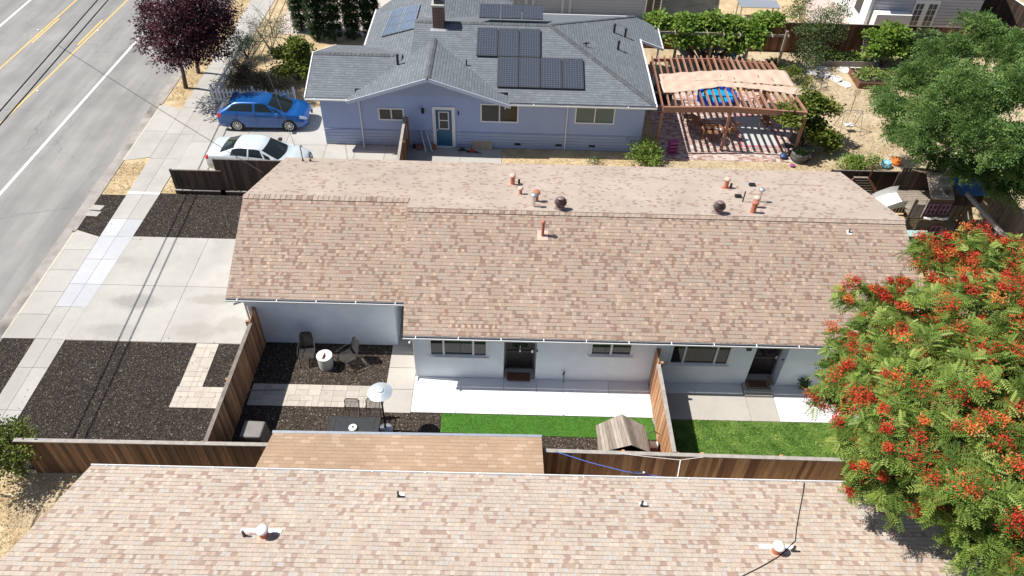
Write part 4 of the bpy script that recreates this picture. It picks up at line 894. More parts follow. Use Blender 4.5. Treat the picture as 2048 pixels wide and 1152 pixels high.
# ================================================================== FENCES
def fence(name, label, cat, a, b, h, mat, cap=None, bw=.145, th=.022, posts=2.4, z0=0.0, capw=.13, group=None, rail_side=1, battens=False, hb=None):
    a = Vector((a[0], a[1], 0)); b = Vector((b[0], b[1], 0)); hb = hb or h; t = thing(name, label, cat, tuple((a+b)/2), group)
    d = (b-a).normalized(); n = Vector((-d.y, d.x, 0)); Lg = (b-a).length; k = max(1, int(Lg/bw)); mb = MB()
    for i in range(k):
        mb.tint = random.random(); p = a+d*(Lg*i/k-.004); q = a+d*(Lg*(i+1)/k+.004); o = n*(.012 if i % 2 else 0); hh = h+(hb-h)*i/k-random.uniform(0, .012)
        mb.hexa([p+o+Vector((0,0,z0)), q+o+Vector((0,0,z0)), q+n*th+o+Vector((0,0,z0)), p+n*th+o+Vector((0,0,z0))], [p+o+Vector((0,0,hh)), q+o+Vector((0,0,hh)), q+n*th+o+Vector((0,0,hh)), p+n*th+o+Vector((0,0,hh))])
    mb.build('boards', mat, t)
    if cap:
        c = n*th/2; MB().bar(a+c+Vector((0,0,h+.018)), b+c+Vector((0,0,hb+.018)), capw, .035).build('cap_rail', cap, t)
    for f in (.25, .85):
        c = n*(th+.03)*rail_side if rail_side > 0 else -n*.03; MB().bar(a+c+Vector((0,0,h*f)), b+c+Vector((0,0,hb*f)), .04, .09).build('rail', mat, t)
    m = max(1, round(Lg/posts))
    for i in range(m+1):
        c = a+d*(Lg*i/m)+(n*(th+.1) if rail_side > 0 else -n*.1); hh = h+(hb-h)*i/m
        MB().box(c.x-.045, c.x+.045, c.y-.045, c.y+.045, 0, hh-.03).build('post', mat, t)
    return t
gf = 'board fences round the yards'
fence('board_fence', 'brown board fence with pale grey cap behind the dark mulch bed at lower left', 'fence', (-14.9, 13.18), (-7.15, 13.22), 1.8, M_fence_sh, M_cap, group=gf, posts=2.4)
fence('board_fence', 'orange brown board fence with grey cap running beside the lawn above the near roof', 'fence', (1.32, 13.24), (13.6, 13.12), 1.8, M_fence_hon, M_cap, group=gf)
fence('board_fence', 'brown fence between the driveway mulch and the patio with two metal chairs', 'fence', (-9.08, 13.3), (-9.0, 18.3), 1.8, M_fence_md, M_cap_dk, group=gf, rail_side=1)
fence('board_fence', 'short dark fence panel where the patio fence meets the garage wall', 'fence', (-9.0, 18.3), (-8.97, 18.98), 1.95, M_fence_md, None, group=gf)
fence('board_fence', 'bright cedar fence dividing the white concrete patio from the lawn yard', 'fence', (5.36, 13.3), (5.33, 16.85), 1.8, M_fence_new, M_cap, group=gf, rail_side=-1)
fence('board_fence', 'short cedar panel where the divider fence meets the house wall', 'fence', (5.33, 16.85), (5.33, 17.48), 1.95, M_fence_new, None, group=gf, rail_side=-1)
p0 = G(353.6, 386.7); xm = G(425, 316, 1.9).x
for a, b, h, lb in ((p0.x, xm+.25, 1.28, 'low dark stained fence beside the sidewalk and the north mulch bed'), (xm+.02, -5.0, 1.9, 'tall dark stained fence in front of the white sedan')):
    t = fence('board_fence', lb, 'fence', (a, 28.12+(.03 if h > 1.5 else 0)), (b, 28.12+(.03 if h > 1.5 else 0)), h, M_fence_dk, M_cap_dk, group=gf, capw=.06, z0=.2)
    MB().box(a, b, 28.02, 28.10, .2, .24).build('kick_board', M_cap, t); MB().box(a, b, 28.05, 28.10, 0, .2).build('base_board', M_fence_dk, t)
q0 = G(808, 240, 1.75); q1 = G(794, 320, 1.75)
fence('board_fence', 'brown fence standing against the blue house beside the teal door', 'fence', (q0.x, 32.4), (q1.x+.05, 28.2), 1.75, M_fence_md, M_cap, group=gf)
fence('board_fence', 'long reddish board fence behind the grape vines and fruit bushes', 'fence', (8.0, 44.05), (31.2, 44.05), 1.85, M_fence_red, M_cap_dk, bw=.17, group=gf, capw=.06)
fence('board_fence', 'dark brown board fence behind the wooden playset', 'fence', (14.9, 28.72), (22.4, 28.72), 1.8, M_fence_dk, M_cap_dk, group=gf, capw=.05)
fence('board_fence', 'weathered grey fence at the right edge beside the swings', 'fence', (22.0, 18.5), (22.4, 28.7), 1.8, M_greywood, None, group=gf, rail_side=-1)
fence('board_fence', 'dark fence beyond the far red fence at the upper right corner', 'fence', (33.2, 44.3), (31.6, 54), 1.9, M_fence_dk, M_wtrim, group=gf, capw=.12, rail_side=-1)
# picket fence
PF = thing('picket_fence', 'low white picket fence round the corner behind the blue hatchback', 'fence', (-15.9, 36.1, 0))
def pickets(a, b, h=.95):
    a = Vector((a[0], a[1], 0)); b = Vector((b[0], b[1], 0)); d = (b-a).normalized(); n = Vector((-d.y, d.x, 0))*.012; k = int((b-a).length/.19)
    for i in range(k):
        if random.random() < .06: continue
        p = a+d*(i*.19); q = p+d*.085; m_ = (p+q)/2; u = Vector((0,0,1)); lean = d*random.uniform(-.03, .03); mb = MB(); p = p; hh = h*random.uniform(.95, 1.03)
        mb.hexa([p-n+u*.05, q-n+u*.05, q+n+u*.05, p+n+u*.05], [p-n+lean+u*(hh-.1), q-n+lean+u*(hh-.1), q+n+lean+u*(hh-.1), p+n+lean+u*(hh-.1)])
        mb.hexa([p-n+lean+u*(hh-.1), q-n+lean+u*(hh-.1), q+n+lean+u*(hh-.1), p+n+lean+u*(hh-.1)], [m_-n*.9-d*.008+lean+u*hh, m_-n*.9+d*.008+lean+u*hh, m_+n*.9+d*.008+lean+u*hh, m_+n*.9-d*.008+lean+u*hh])
        mb.build('picket', M_wtrim, PF)
    for z_ in (.3, .7): MB().bar(a+n*2.6+Vector((0,0,z_)), b+n*2.6+Vector((0,0,z_)), .03, .07).build('rail', M_wtrim, PF)
    for m_ in (0, .5, 1):
        c = a.lerp(b, m_)+n*5; MB().box(c.x-.05, c.x+.05, c.y-.05, c.y+.05, 0, 1.05).build('post', M_wtrim, PF)
pickets((-15.95, 36.08), (-11.6, 36.15)); pickets((-15.9, 36.2), (-15.75, 43.5))

# ================================================================== CARS
def car(name, label, cat, rings, paint, glassspec, lights, loc, rz, wheels, bodyw, hub=.22, group=None, seams=(3.4, 4.0, 5.1)):
    t = thing(name, label, cat, loc, group, rz)
    R_ = np.array(rings, float)       # n,7,3
    n = len(R_); SS, SV = 8, 4
    def cr(P, k, u):      # catmull-rom on axis 0
        p0 = P[max(k-1, 0)]; p1 = P[k]; p2 = P[min(k+1, len(P)-1)]; p3 = P[min(k+2, len(P)-1)]
        m1 = (p2-p0)*.42; m2 = (p3-p1)*.42
        return (2*u**3-3*u*u+1)*p1+(u**3-2*u*u+u)*m1+(-2*u**3+3*u*u)*p2+(u**3-u*u)*m2
    rows = []; sv = []
    for k in range(n-1):
        for j in range(SS): rows.append(cr(R_, k, j/SS)); sv.append(k+j/SS)
    rows.append(R_[-1]); sv.append(n-1)
    full = []
    for r_ in rows:
        # mirror for smooth crown
        pts = []
        ext = np.vstack([r_, r_[-2:-3:-1]*np.array([1, -1, 1])])
        for k in range(6):
            for j in range(SV): pts.append(cr(ext, k, j/SV))
        pts.append(r_[6]); full.append(np.array(pts))
    full = np.array(full); vv = np.arange(full.shape[1])/SV
    groups = {}
    for i in range(full.shape[0]-1):
        s = (sv[i]+sv[i+1])/2
        for j in range(full.shape[1]-1):
            v = (vv[j]+vv[j+1])/2; key = ('body', '')
            for nm, (s0, s1, v0, v1) in glassspec+lights:
                if s0 < s < s1 and v0 < v < v1: key = (nm, ''); break
            for side in (1, -1):
                kk = (key[0], side if key[0] not in ('body', 'windshield', 'rear_window', 'bumper', 'grille') else 0)
                q = [full[i, j], full[i+1, j], full[i+1, j+1], full[i, j+1]]; q = [p*np.array([1, side, 1]) for p in q]
                groups.setdefault(kk, []).append(q if side > 0 else q[::-1])
    mats = {'body': paint, 'windshield': M_carglass, 'rear_window': M_carglass, 'side_window': M_carglass, 'front_window': M_carglass, 'tail_light': M_red, 'headlight': M_lampw, 'grille': M_black}
    for (nm, sd_), fs in groups.items():
        vmap = {}; V = []; F = []
        for q in fs:
            f = []
            for p in q:
                k = (round(p[0], 5), round(p[1], 5), round(p[2], 5))
                if k not in vmap: vmap[k] = len(V); V.append(tuple(p))
                if vmap[k] not in f: f.append(vmap[k])
            if len(f) > 2: F.append(tuple(f))
        mb = MB(); mb.v = V; mb.f = F; mb.t = [.5]*len(F); o = lpart(mb, nm, mats[nm], t, smooth=True)
        if nm == 'body':
            o.data.set_sharp_from_angle(angle=rad(60))
    sm = MB()
    for sg_ in seams:
        i = int(round(sg_*SS))
        for side in (1, -1):
            for j in range(3, 13):
                p, q = full[i, j], full[i, j+1]
                f = lambda w, dx: (w[0]+dx, side*(w[1]+.004), w[2]+.001)
                sm.face([f(p, -.008), f(p, .008), f(q, .008), f(q, -.008)])
    lpart(sm, 'door_seams', M_black, t)
    mb = MB(); mb.box(-1.7, 1.7, -.74, .74, .24, .60); mb.box(-.9, .3, -.6, -.1, .6, .95); mb.box(-.9, .3, .1, .6, .6, .95); lpart(mb, 'interior', M_black, t)
    for (x_, s) in [(w_, s) for w_ in wheels for s in (-1, 1)]:
        mb = MB(); y1 = s*bodyw
        mb.tube([(x_, y1-s*.22, .315), (x_, y1+s*.004, .315)], .37, 28); lpart(mb, 'wheel_arch', M_rubber, t)
        mb = MB(); mb.tube([(x_, y1-s*.18, .32), (x_, y1-s*.01, .32), (x_, y1+s*.018, .32)], [.32, .32, .295], 28); wh = lpart(mb, 'wheel', M_rubber, t)
        mb = MB(); yy = y1+s*.02
        mb.tube([(x_, yy-s*.02, .32), (x_, yy, .32)], .05, 12)
        for a in range(10):
            an = 2*math.pi*a/10; mb.bar((x_+.04*math.cos(an), yy-s*.002, .32+.04*math.sin(an)), (x_+hub*math.cos(an), yy+s*.003, .32+hub*math.sin(an)), .03, .018, up=(0, 1, 0))
        for a in range(24):
            a0 = 2*math.pi*a/24; a1 = 2*math.pi*(a+1)/24; mb.bar((x_+hub*math.cos(a0), yy, .32+hub*math.sin(a0)), (x_+hub*math.cos(a1), yy, .32+hub*math.sin(a1)), .02, .018, up=(0, 1, 0))
        o = mb.build('rim', M_chrome); o.parent = wh
    return t
def rg(x, yl, zl, ym, zm, yb, zb, yr, zr, yi, zi, zc, dx=0, xi=0):
    return [(x, yl, zl), (x, ym, (zl+zm)*.5), (x, ym*1.005, zm), (x, yb, zb), (x+dx, yr, zr), (x+dx+xi*.6, yi, zi), (x+dx+xi, 0, zc)]
hatch = [rg(-2.20, .55, .40, .62, .55, .60, .66, .5, .68, .3, .69, .70),
 rg(-2.27, .70, .28, .80, .60, .76, .86, .66, .90, .4, .91, .92),
 rg(-2.12, .80, .22, .87, .62, .82, .95, .70, 1.02, .42, 1.04, 1.05),
 rg(-1.72, .84, .20, .885, .62, .84, 1.0, .58, 1.36, .45, 1.42, 1.44, .34),
 rg(-.30, .85, .19, .885, .60, .86, .96, .64, 1.43, .46, 1.50, 1.52, .0),
 rg(.72, .85, .19, .885, .60, .855, .93, .60, 1.36, .44, 1.43, 1.455, -.48, .08),
 rg(1.36, .84, .20, .88, .60, .83, .89, .72, .94, .45, .98, 1.00, -.16, .22),
 rg(1.75, .83, .21, .87, .58, .79, .84, .62, .90, .4, .93, .94),
 rg(2.08, .74, .22, .80, .54, .70, .74, .55, .80, .35, .82, .83),
 rg(2.26, .52, .26, .60, .48, .55, .60, .42, .64, .28, .66, .67),
 rg(2.20, .40, .32, .42, .45, .4, .52, .3, .54, .2, .55, .56)]
hg = [('windshield', (5.12, 5.95, 4.25, 6)), ('rear_window', (2.2, 2.88, 4.25, 6)), ('side_window', (2.9, 3.88, 3.2, 3.95)), ('side_window', (4.0, 4.99, 3.2, 3.95)), ('front_window', (5.1, 5.5, 3.2, 3.8))]
hl = [('tail_light', (1.1, 2.2, 2.6, 3.3)), ('headlight', (7.35, 8.6, 2.6, 3.3)), ('grille', (8.7, 9.9, 0, 2.2))]
cb_ = G(476, 262); cf = G(581, 263)
bc = car('hatchback_car', 'glossy blue hatchback parked on the driveway left of the blue house', 'car', hatch, M_bluecar, hg, hl, ((cb_.x+cf.x)/2+.02, cf.y+.80, 0.035), math.atan2(cf.y-cb_.y, cf.x-cb_.x), (-1.33, 1.305), .885)
mb = MB(); mb.hexa([(-1.62, -.50, 1.36), (-1.32, -.52, 1.41), (-1.32, .52, 1.41), (-1.62, .50, 1.36)], [(-1.62, -.50, 1.43), (-1.32, -.5, 1.45), (-1.32, .5, 1.45), (-1.62, .50, 1.43)]); lpart(mb, 'spoiler', M_bluecar, bc)
for s in (-1, 1):
    mb = MB(); mb.box(.72, .90, s*.87 if s > 0 else -1.07, s*.87+.2 if s > 0 else -.87, .94, 1.08); lpart(mb, 'side_mirror', M_bluecar, bc, bevel=.03)
    for x_ in (-1.05, .0): lpart(MB().box(x_, x_+.16, s*.885-.012, s*.885+.012, .79, .815), 'door_handle', M_bluecar, bc)

sedan = [rg(-2.28, .5, .40, .58, .55, .56, .66, .5, .70, .3, .72, .73),
 rg(-2.36, .70, .28, .82, .60, .78, .84, .62, .90, .4, .92, .93),
 rg(-2.18, .82, .22, .88, .62, .82, .94, .68, 1.01, .42, 1.03, 1.04),
 rg(-1.62, .84, .20, .89, .62, .84, .97, .70, 1.03, .45, 1.07, 1.08, -.1, -.05),
 rg(-.95, .85, .19, .89, .60, .85, .97, .60, 1.34, .44, 1.39, 1.41, .12, -.06),
 rg(-.20, .85, .19, .89, .60, .86, .96, .62, 1.38, .45, 1.43, 1.45, .0),
 rg(.55, .85, .19, .89, .60, .855, .94, .61, 1.33, .45, 1.39, 1.41, -.22, .08),
 rg(1.28, .84, .20, .88, .60, .83, .88, .70, .93, .45, .97, .99, -.14, .22),
 rg(1.80, .83, .21, .87, .58, .79, .80, .62, .86, .4, .89, .90),
 rg(2.2, .74, .22, .80, .54, .70, .68, .55, .74, .35, .76, .77),
 rg(2.36, .52, .26, .60, .46, .55, .56, .42, .60, .28, .62, .63),
 rg(2.30, .40, .32, .42, .45, .4, .50, .3, .52, .2, .53, .54)]
sg = [('windshield', (6.12, 6.95, 4.25, 6)), ('rear_window', (3.12, 3.88, 4.25, 6)), ('side_window', (3.75, 4.87, 3.2, 3.95)), ('side_window', (5.0, 5.99, 3.2, 3.95)), ('front_window', (6.1, 6.5, 3.2, 3.8))]
sl = [('tail_light', (1.0, 2.0, 2.6, 3.4)), ('headlight', (8.3, 9.6, 2.6, 3.3)), ('grille', (9.7, 10.9, 0, 2.2))]
wc = G(505, 284, 1.42)
sc_ = car('sedan_car', 'white sedan parked between the blue hatchback and the tall dark fence', 'car', sedan, M_whitecar, sg, sl, (wc.x+.22, wc.y, .035), rad(-6), (-1.36, 1.36), .89, seams=(4.2, 5.0, 6.1))
for s in (-1, 1):
    mb = MB(); mb.box(.62, .80, .87 if s > 0 else -1.06, 1.06 if s > 0 else -.87, .93, 1.06); lpart(mb, 'side_mirror', M_black, sc_, bevel=.03)

# ================================================================== PATIO FURNITURE
def slat_chair(label, loc, rz, group):
    t = thing('metal_chair', label, 'chair', loc, group, rz)      # faces -Y in its own frame
    lpart(MB().tube([(-.27, -.25, .42), (-.27, .22, .40), (-.25, .32, .62), (-.22, .42, .98), (-.14, .46, 1.07), (.14, .46, 1.07), (.22, .42, .98), (.25, .32, .62), (.27, .22, .40), (.27, -.25, .42)], .016, 7), 'frame', M_iron, t)
    mb = MB()
    for k in range(9): y = -.25+k*.055; mb.box(-.26, .26, y, y+.034, .408, .418)
    lpart(mb, 'seat', M_iron, t)
    mb = MB(); mb.hexa([(-.235, .30, .50), (.235, .30, .50), (.235, .312, .50), (-.235, .312, .50)], [(-.2, .445, 1.05), (.2, .445, 1.05), (.2, .457, 1.05), (-.2, .457, 1.05)]); lpart(mb, 'backrest', M_iron, t)
    for s in (-1, 1):
        lpart(MB().tube([(s*.27, .36, .70), (s*.30, .05, .66), (s*.30, -.22, .64), (s*.29, -.28, .55), (s*.27, -.25, .42)], .014, 7), 'armrest', M_iron, t)
        lpart(MB().tube([(s*.27, -.24, .42), (s*.28, -.30, .0)], .014, 7), 'leg', M_iron, t); lpart(MB().tube([(s*.27, .22, .40), (s*.28, .30, .0)], .014, 7), 'leg', M_iron, t)
    return t
c1 = G(618, 722); c2 = G(698, 728)
ch = slat_chair('black slatted metal chair standing left of the white fire column', (c1.x, c1.y, .02), rad(8), 'slatted chairs by the fire column')
copy_tree(ch, (c2.x, c2.y, .02), rad(-52), 'black slatted metal chair standing right of the white fire column', 'slatted chairs by the fire column')
c = G(651, 742); t = thing('fire_column', 'white drum shaped fire column with ornament on top between the metal chairs', 'fire pit', (c.x, c.y, 0))
lpart(MB().lathe((0, .22, 0), [(.25, .01), (.26, .1), (.275, .56), (.27, .60), (.05, .605)], 28), 'drum', plain('speckled_white_ceramic', (.50,.49,.47), .7, var=.3, scale=14), t, smooth=True)
lpart(MB().lathe((0, .22, 0), [(.282, .58), (.285, .615), (.02, .62)], 28), 'lid', M_white_pl, t, smooth=True)
lpart(MB().hexa([(-.06, .02, .62), (.03, .04, .62), (.05, .22, .62), (.0, .40, .62)], [(-.03, .12, .68), (.01, .13, .70), (.02, .22, .68), (.0, .32, .65)]), 'ornament', plain('rust_ornament', (.16,.07,.05), .8), t)
# patio heater
c = G(772, 860); hz = GY(764, 793, c.y).z
t = thing('patio_heater', 'tall patio heater with wide silver disc top behind the dark table', 'patio heater', (c.x, c.y, 0)); hz = 2.12
lpart(MB().lathe((0,0,0), [(.26, .0), (.26, .05), (.22, .10), (.10, .16)], 24), 'base', M_galv, t, smooth=True)
lpart(MB().tube([(0,0,.1), (0,0,hz-.2)], .032, 12), 'pole', M_black, t); lpart(MB().lathe((0,0,hz-.35), [(.07, 0), (.09, .05), (.09, .22), (.05, .30)], 16), 'burner', M_black, t, smooth=True)
disc = plain('pale_metal_disc', (.68,.74,.77), .4, .5, .03)
lpart(MB().lathe((0,0,hz), [(.39, -.05), (.40, -.035), (.20, .05), (.18, .06), (.14, .065), (.12, .10), (.03, .11)], 32), 'reflector_disc', disc, t, smooth=True)
# table and mesh chairs
ta = G(655, 862, .72); tb = G(762, 835, .72)
tx0 = G(660, 834, .72).x; tx1 = tb.x; ty1 = G(700, 833, .72).y; ty0 = ty1-.95; tcx = (tx0+tx1)/2; tcy = (ty0+ty1)/2; hw = (tx1-tx0)/2
t = thing('patio_table', 'dark rectangular metal patio table half hidden behind the tan shed', 'table', (tcx, tcy, 0))
lpart(MB().box(-hw, hw, -.475, .475, .70, .72), 'tabletop', plain('dark_grey_metal_top', (.045,.048,.05), .45, .3, .2, 7), t, bevel=.01)
mb = MB(); [mb.box(*q, .722, .73) for q in ((-hw+.02, hw-.02, .43, .455), (-hw+.02, hw-.02, -.455, -.43), (-hw+.02, -hw+.045, -.43, .43), (hw-.045, hw-.02, -.43, .43), (-hw+.2, -hw+.21, -.43, .43), (hw-.21, hw-.2, -.43, .43))]; lpart(mb, 'rim', M_iron, t)
for sx in (-1, 1):
    for sy in (-1, 1): lpart(MB().tube([(sx*(hw-.08), sy*.4, 0), (sx*(hw-.1), sy*.38, .7)], .02, 8), 'leg', M_iron, t)
u_ = G(706, 856, .74); t = thing('umbrella_base', 'round white umbrella base lying on the dark patio table', 'umbrella base', (u_.x, u_.y, .722))
lpart(MB().lathe((0,0,0), [(.14, 0), (.145, .05), (.13, .07), (.05, .075), (.04, .07)], 24), 'disc', M_white_pl, t, smooth=True); lpart(MB().lathe((0,0,.075), [(.03, 0), (.03, .02)], 12), 'socket', M_iron, t)
def mesh_chair(label, loc, rz, group):
    t = thing('mesh_chair', label, 'chair', loc, group, rz)
    m_ = plain('brown_mesh_metal', (.07,.05,.045), .5, .3) if 'brown_mesh_metal' not in bpy.data.materials else bpy.data.materials['brown_mesh_metal']
    def net(x0, x1, f, n1, n2, nm):
        mb = MB()
        for k in range(n1+1): u = k/n1; mb.bar(f(x0+(x1-x0)*u, 0), f(x0+(x1-x0)*u, 1), .012, .008)
        for k in range(n2+1): u = k/n2; mb.bar(f(x0, u), f(x1, u), .012, .008)
        lpart(mb, nm, m_, t)
    net(-.22, .22, lambda x, v: (x, -.22+.46*v, .42), 10, 10, 'seat'); net(-.22, .22, lambda x, v: (x, .26+.12*v, .46+.46*v), 10, 10, 'backrest')
    lpart(MB().tube([(-.24, -.24, .42), (-.24, .26, .42), (-.24, .38, .86), (-.19, .40, .93), (.19, .40, .93), (.24, .38, .86), (.24, .26, .42), (.24, -.24, .42), (-.24, -.24, .42)], .015, 7), 'frame', m_, t)
    for s in (-1, 1):
        lpart(MB().tube([(s*.24, .32, .66), (s*.28, .0, .65), (s*.27, -.24, .6), (s*.24, -.25, .42)], .013, 6), 'armrest', m_, t)
        for y in (-.24, .26): lpart(MB().tube([(s*.24, y, .42), (s*.25, y*1.1, 0)], .013, 6), 'leg', m_, t)
    return t
c1 = G(703, 800, .9); c2 = G(744, 800, .9)
mc = mesh_chair('brown mesh metal chair tucked at the left side of the dark table', (c1.x, c1.y-.38, .02), 0, 'mesh chairs at the patio table')
copy_tree(mc, (c2.x+.0, c2.y-.38, .02), rad(-4), 'brown mesh metal chair beside the patio heater at the table', 'mesh chairs at the patio table')
# covered grill
c = G(504, 858, .9)
t = thing('covered_grill', 'barbecue grill under a grey fitted cover in the shaded fence corner', 'grill', (c.x, c.y, 0))
mb = MB(); mb.hexa([(-.42, -.36, .05), (.40, -.34, .05), (.42, .36, .05), (-.38, .36, .05)], [(-.34, -.32, .92), (.34, -.30, .90), (.36, .34, .88), (-.32, .33, .93)]); lpart(mb, 'cover', M_cover, t, bevel=.05)
mb = MB()
for k in range(9): mb.tube([(-.4+.1*k, -.375, .06), (-.36+.09*k, -.335, .85)], [.022, .006], 6)
lpart(mb, 'cover_folds', M_cover, t)
# timber strip by the patio fence
o = MB().bar(G(482, 781, .05), G(573, 779, .05), .03, .05).build('edging_strip', M_cap); tag(o, 'thin pale timber edging strip lying across the shaded fence corner', 'edging')
mb = MB().bar(G(462, 832, .04), G(497, 778, .04), .05, .06); tag(mb.build('edging_timber', M_cap), 'broken pale timber edging along the foot of the patio fence', 'edging')
# wooden playhouse with gabled slat roof
ap0 = G(1243, 828, 1.45); fl = G(1192, 851, 1.05); fr = G(1290, 853, 1.05); pl = thing('wooden_playhouse', 'small weathered wooden playhouse with gabled slat roof at the turf edge', 'playhouse', (ap0.x, 14.2, 0))
ya, yb2 = 13.45, ap0.y; hx0 = fl.x-ap0.x; hx1 = fr.x-ap0.x
rr_, rf_ = G(1243, 828, 1.5), G(1263, 890, 1.5)
for er, ef in ((G(1191, 851, 1.08), G(1198, 905, 1.08)), (G(1291, 853, 1.08), G(1301, 905, 1.08))):
    mb = MB(); nsl = 9; o_ = Vector((ap0.x, 14.2, 0))
    for k in range(nsl):
        u0, u1 = k/nsl, (k+.93)/nsl; mb.tint = random.random(); lft = er.x < rr_.x
        pts = [rf_.lerp(ef, u0)-o_, rf_.lerp(ef, u1)-o_, rr_.lerp(er, u1)-o_, rr_.lerp(er, u0)-o_]; pts = [p-Vector((0,0,.0)) for p in (pts[::-1] if not lft else pts)]
        if lft: pts = pts[::-1]
        mb.hexa([p-Vector((0,0,.035)) for p in pts], pts)
    lpart(mb, 'roof', M_greywood, pl)
mb = MB()
for k in range(10):
    mb.tint = random.random(); a = hx0*.8+(hx1*.8-hx0*.8)*k/10; b_ = hx0*.8+(hx1*.8-hx0*.8)*(k+1)/10-.006; hh = 1.38-.42*max(abs(a/hx0) if a < 0 else abs(a/hx1), abs(b_/hx0) if b_ < 0 else abs(b_/hx1))
    mb.box(a, b_, yb2-14.2-.14, yb2-14.2-.12, 0, hh); 
    if not 3 < k < 6: mb.box(a, b_, ya-14.2+.10, ya-14.2+.12, 0, hh)
mb.box(hx0*.82, hx0*.80, ya-14.1, yb2-14.3, 0, 1.03); mb.box(hx1*.80, hx1*.82, ya-14.1, yb2-14.3, 0, 1.03); lpart(mb, 'wall', M_greywood, pl)
c = G(1306, 893, .3); t = thing('toy_wagon', 'small dark red and white toy between playhouse and cedar fence', 'toy', (c.x, c.y, 0))
lpart(MB().box(-.17, .17, -.25, .22, .12, .34), 'tub', plain('dark_red', (.10,.02,.03), .5), t, bevel=.04); lpart(MB().tube([(-.14, .02, .36), (.14, .02, .36)], .12, 14), 'canopy', M_white_pl, t, smooth=True)
lpart(MB().tube([(-.2, .2, .3), (-.22, .3, .6), (.0, .34, .7), (.2, .3, .6)], .015, 6), 'handle', M_black, t)
for s in (-1, 1):
    for y in (-.16, .14): lpart(MB().tube([(s*.17, y, .1), (s*.2, y, .1)], .1, 14), 'wheel', M_black, t)
mb = MB(); mb.tube([G(1306, 838, .08), G(1318, 862, .12), G(1328, 905, .1)], [.05, .07, .05], 8); tag(mb.build('fallen_branch', M_barkl), 'long pale log lying along the foot of the cedar fence', 'log')
# doormats
for nm, (px, py), s_, mt, lb in (('a', (1037, 753), (.42, .19), plain('rust_doormat', (.16,.065,.035), .95, var=.2, scale=30), 'rust brown doormat on the porch of the door with the wreath'), ('b', (1515, 768), (.42, .22), M_brown_mat, 'tan bordered doormat on the step of the right hand door')):
    c = G(px, py, .11 if nm == 'a' else .15); t = thing('doormat', lb, 'doormat', (c.x, c.y, .102 if nm == 'a' else .143), 'doormats at the two front doors')
    lpart(MB().box(-s_[0], s_[0], -s_[1], s_[1], 0, .015), 'mat', mt, t)
    if nm == 'b': mb = MB(); [mb.box(*q, .015, .02) for q in ((-.38, .38, -.2, -.17), (-.38, .38, .17, .2), (-.38, -.35, -.17, .17), (.35, .38, -.17, .17))]; lpart(mb, 'border', M_card, t)
# wreaths
for k, (d_, px, py) in enumerate(((d1, 1037, 695), (d2, 1530, 700))):
    xc = (d_[0]+d_[1])/2; zc = 1.62; c = Vector((xc, WY+.36, zc)); t = thing('door_wreath', ('green leafy wreath with white ribbon hanging on the left front door', 'dark wreath hanging on the right hand front door')[k], 'wreath', tuple(c), 'wreaths on the front doors')
    a = RNG.random(260)*2*math.pi; O = np.c_[.20*np.cos(a), RNG.normal(size=260)*.02, .20*np.sin(a)]+RNG.normal(size=(260, 3))*.035
    o = inst_mesh('leaves', LEAF[0], LEAF[1], O, np.c_[np.cos(a+.8), -.4*np.ones(260), np.sin(a+.8)], RNG.normal(size=(260, 3)), .10*np.ones(260), RNG.random(260), leafmat('wreath_leaves%d' % k, [(0, (.02,.06,.02)), (1, (.08,.18,.06))] if k == 0 else [(0, (.03,.015,.05)), (1, (.08,.04,.10))])); o.parent = t
    if k == 0: lpart(MB().hexa([(-.03, -.05, -.45), (.03, -.05, -.45), (.03, -.04, -.45), (-.03, -.04, -.45)], [(-.02, -.05, -.12), (.02, -.05, -.12), (.02, -.04, -.12), (-.02, -.04, -.12)]), 'ribbon', M_white_pl, t)
# small pot plant at right door
c = G(1603, 777); t = thing('potted_plant', 'small flowering plant in a pot against the wall right of the right hand door', 'potted plant', (c.x, c.y, .05))
lpart(MB().lathe((0,0,0), [(.07, 0), (.1, .2), (.105, .22), (.08, .2)], 14), 'pot', M_terra, t, smooth=True)
o = crown('leaves', [(0, 0, .33, .12, .12, .14)], 12, 12, LEAF, .1, leafmat('pot_leaves', [(0, (.03,.08,.03)), (.8, (.08,.18,.05)), (1, (.35,.08,.2))]), None, .05); o.parent = t
# clothes line and rope
mb = MB(); mb.tube([G(1113, 904, 1.86), G(1180, 925, 1.9), G(1250, 943, 2.0), G(1345, 957, 2.2)], .014, 6); tag(mb.build('blue_rope', plain('blue_rope', (.06,.12,.45), .6)), 'blue rope tied from the fence top to the near gutter', 'rope')
mb = MB(); mb.tube([G(1240, 907, 1.86), G(1300, 914, 1.85), G(1361, 920, 1.85), G(1407, 914, 1.87)], .009, 6); mb.tube([G(1361, 920, 1.85), G(1355, 955, 2.0)], .016, 6); tag(mb.build('clothes_line', M_white_pl), 'thin white clothes line strung along the fence above the near gutter', 'clothes line')
c = G(1275, 946, 2.2); t = thing('hose_coil', 'coiled dark garden hose hanging at the near gutter beside the blue rope', 'hose', (c.x, c.y, 2.2))
lpart(MB().tube([(.17*math.cos(a*.55)+a*.004, .05*math.sin(a*.55), .02*math.sin(a)) for a in range(40)], .014, 6), 'coil', M_iron, t); lpart(MB().lathe((.18, 0, 0), [(.03, 0), (.03, .05)], 10), 'nozzle', M_white_pl, t)

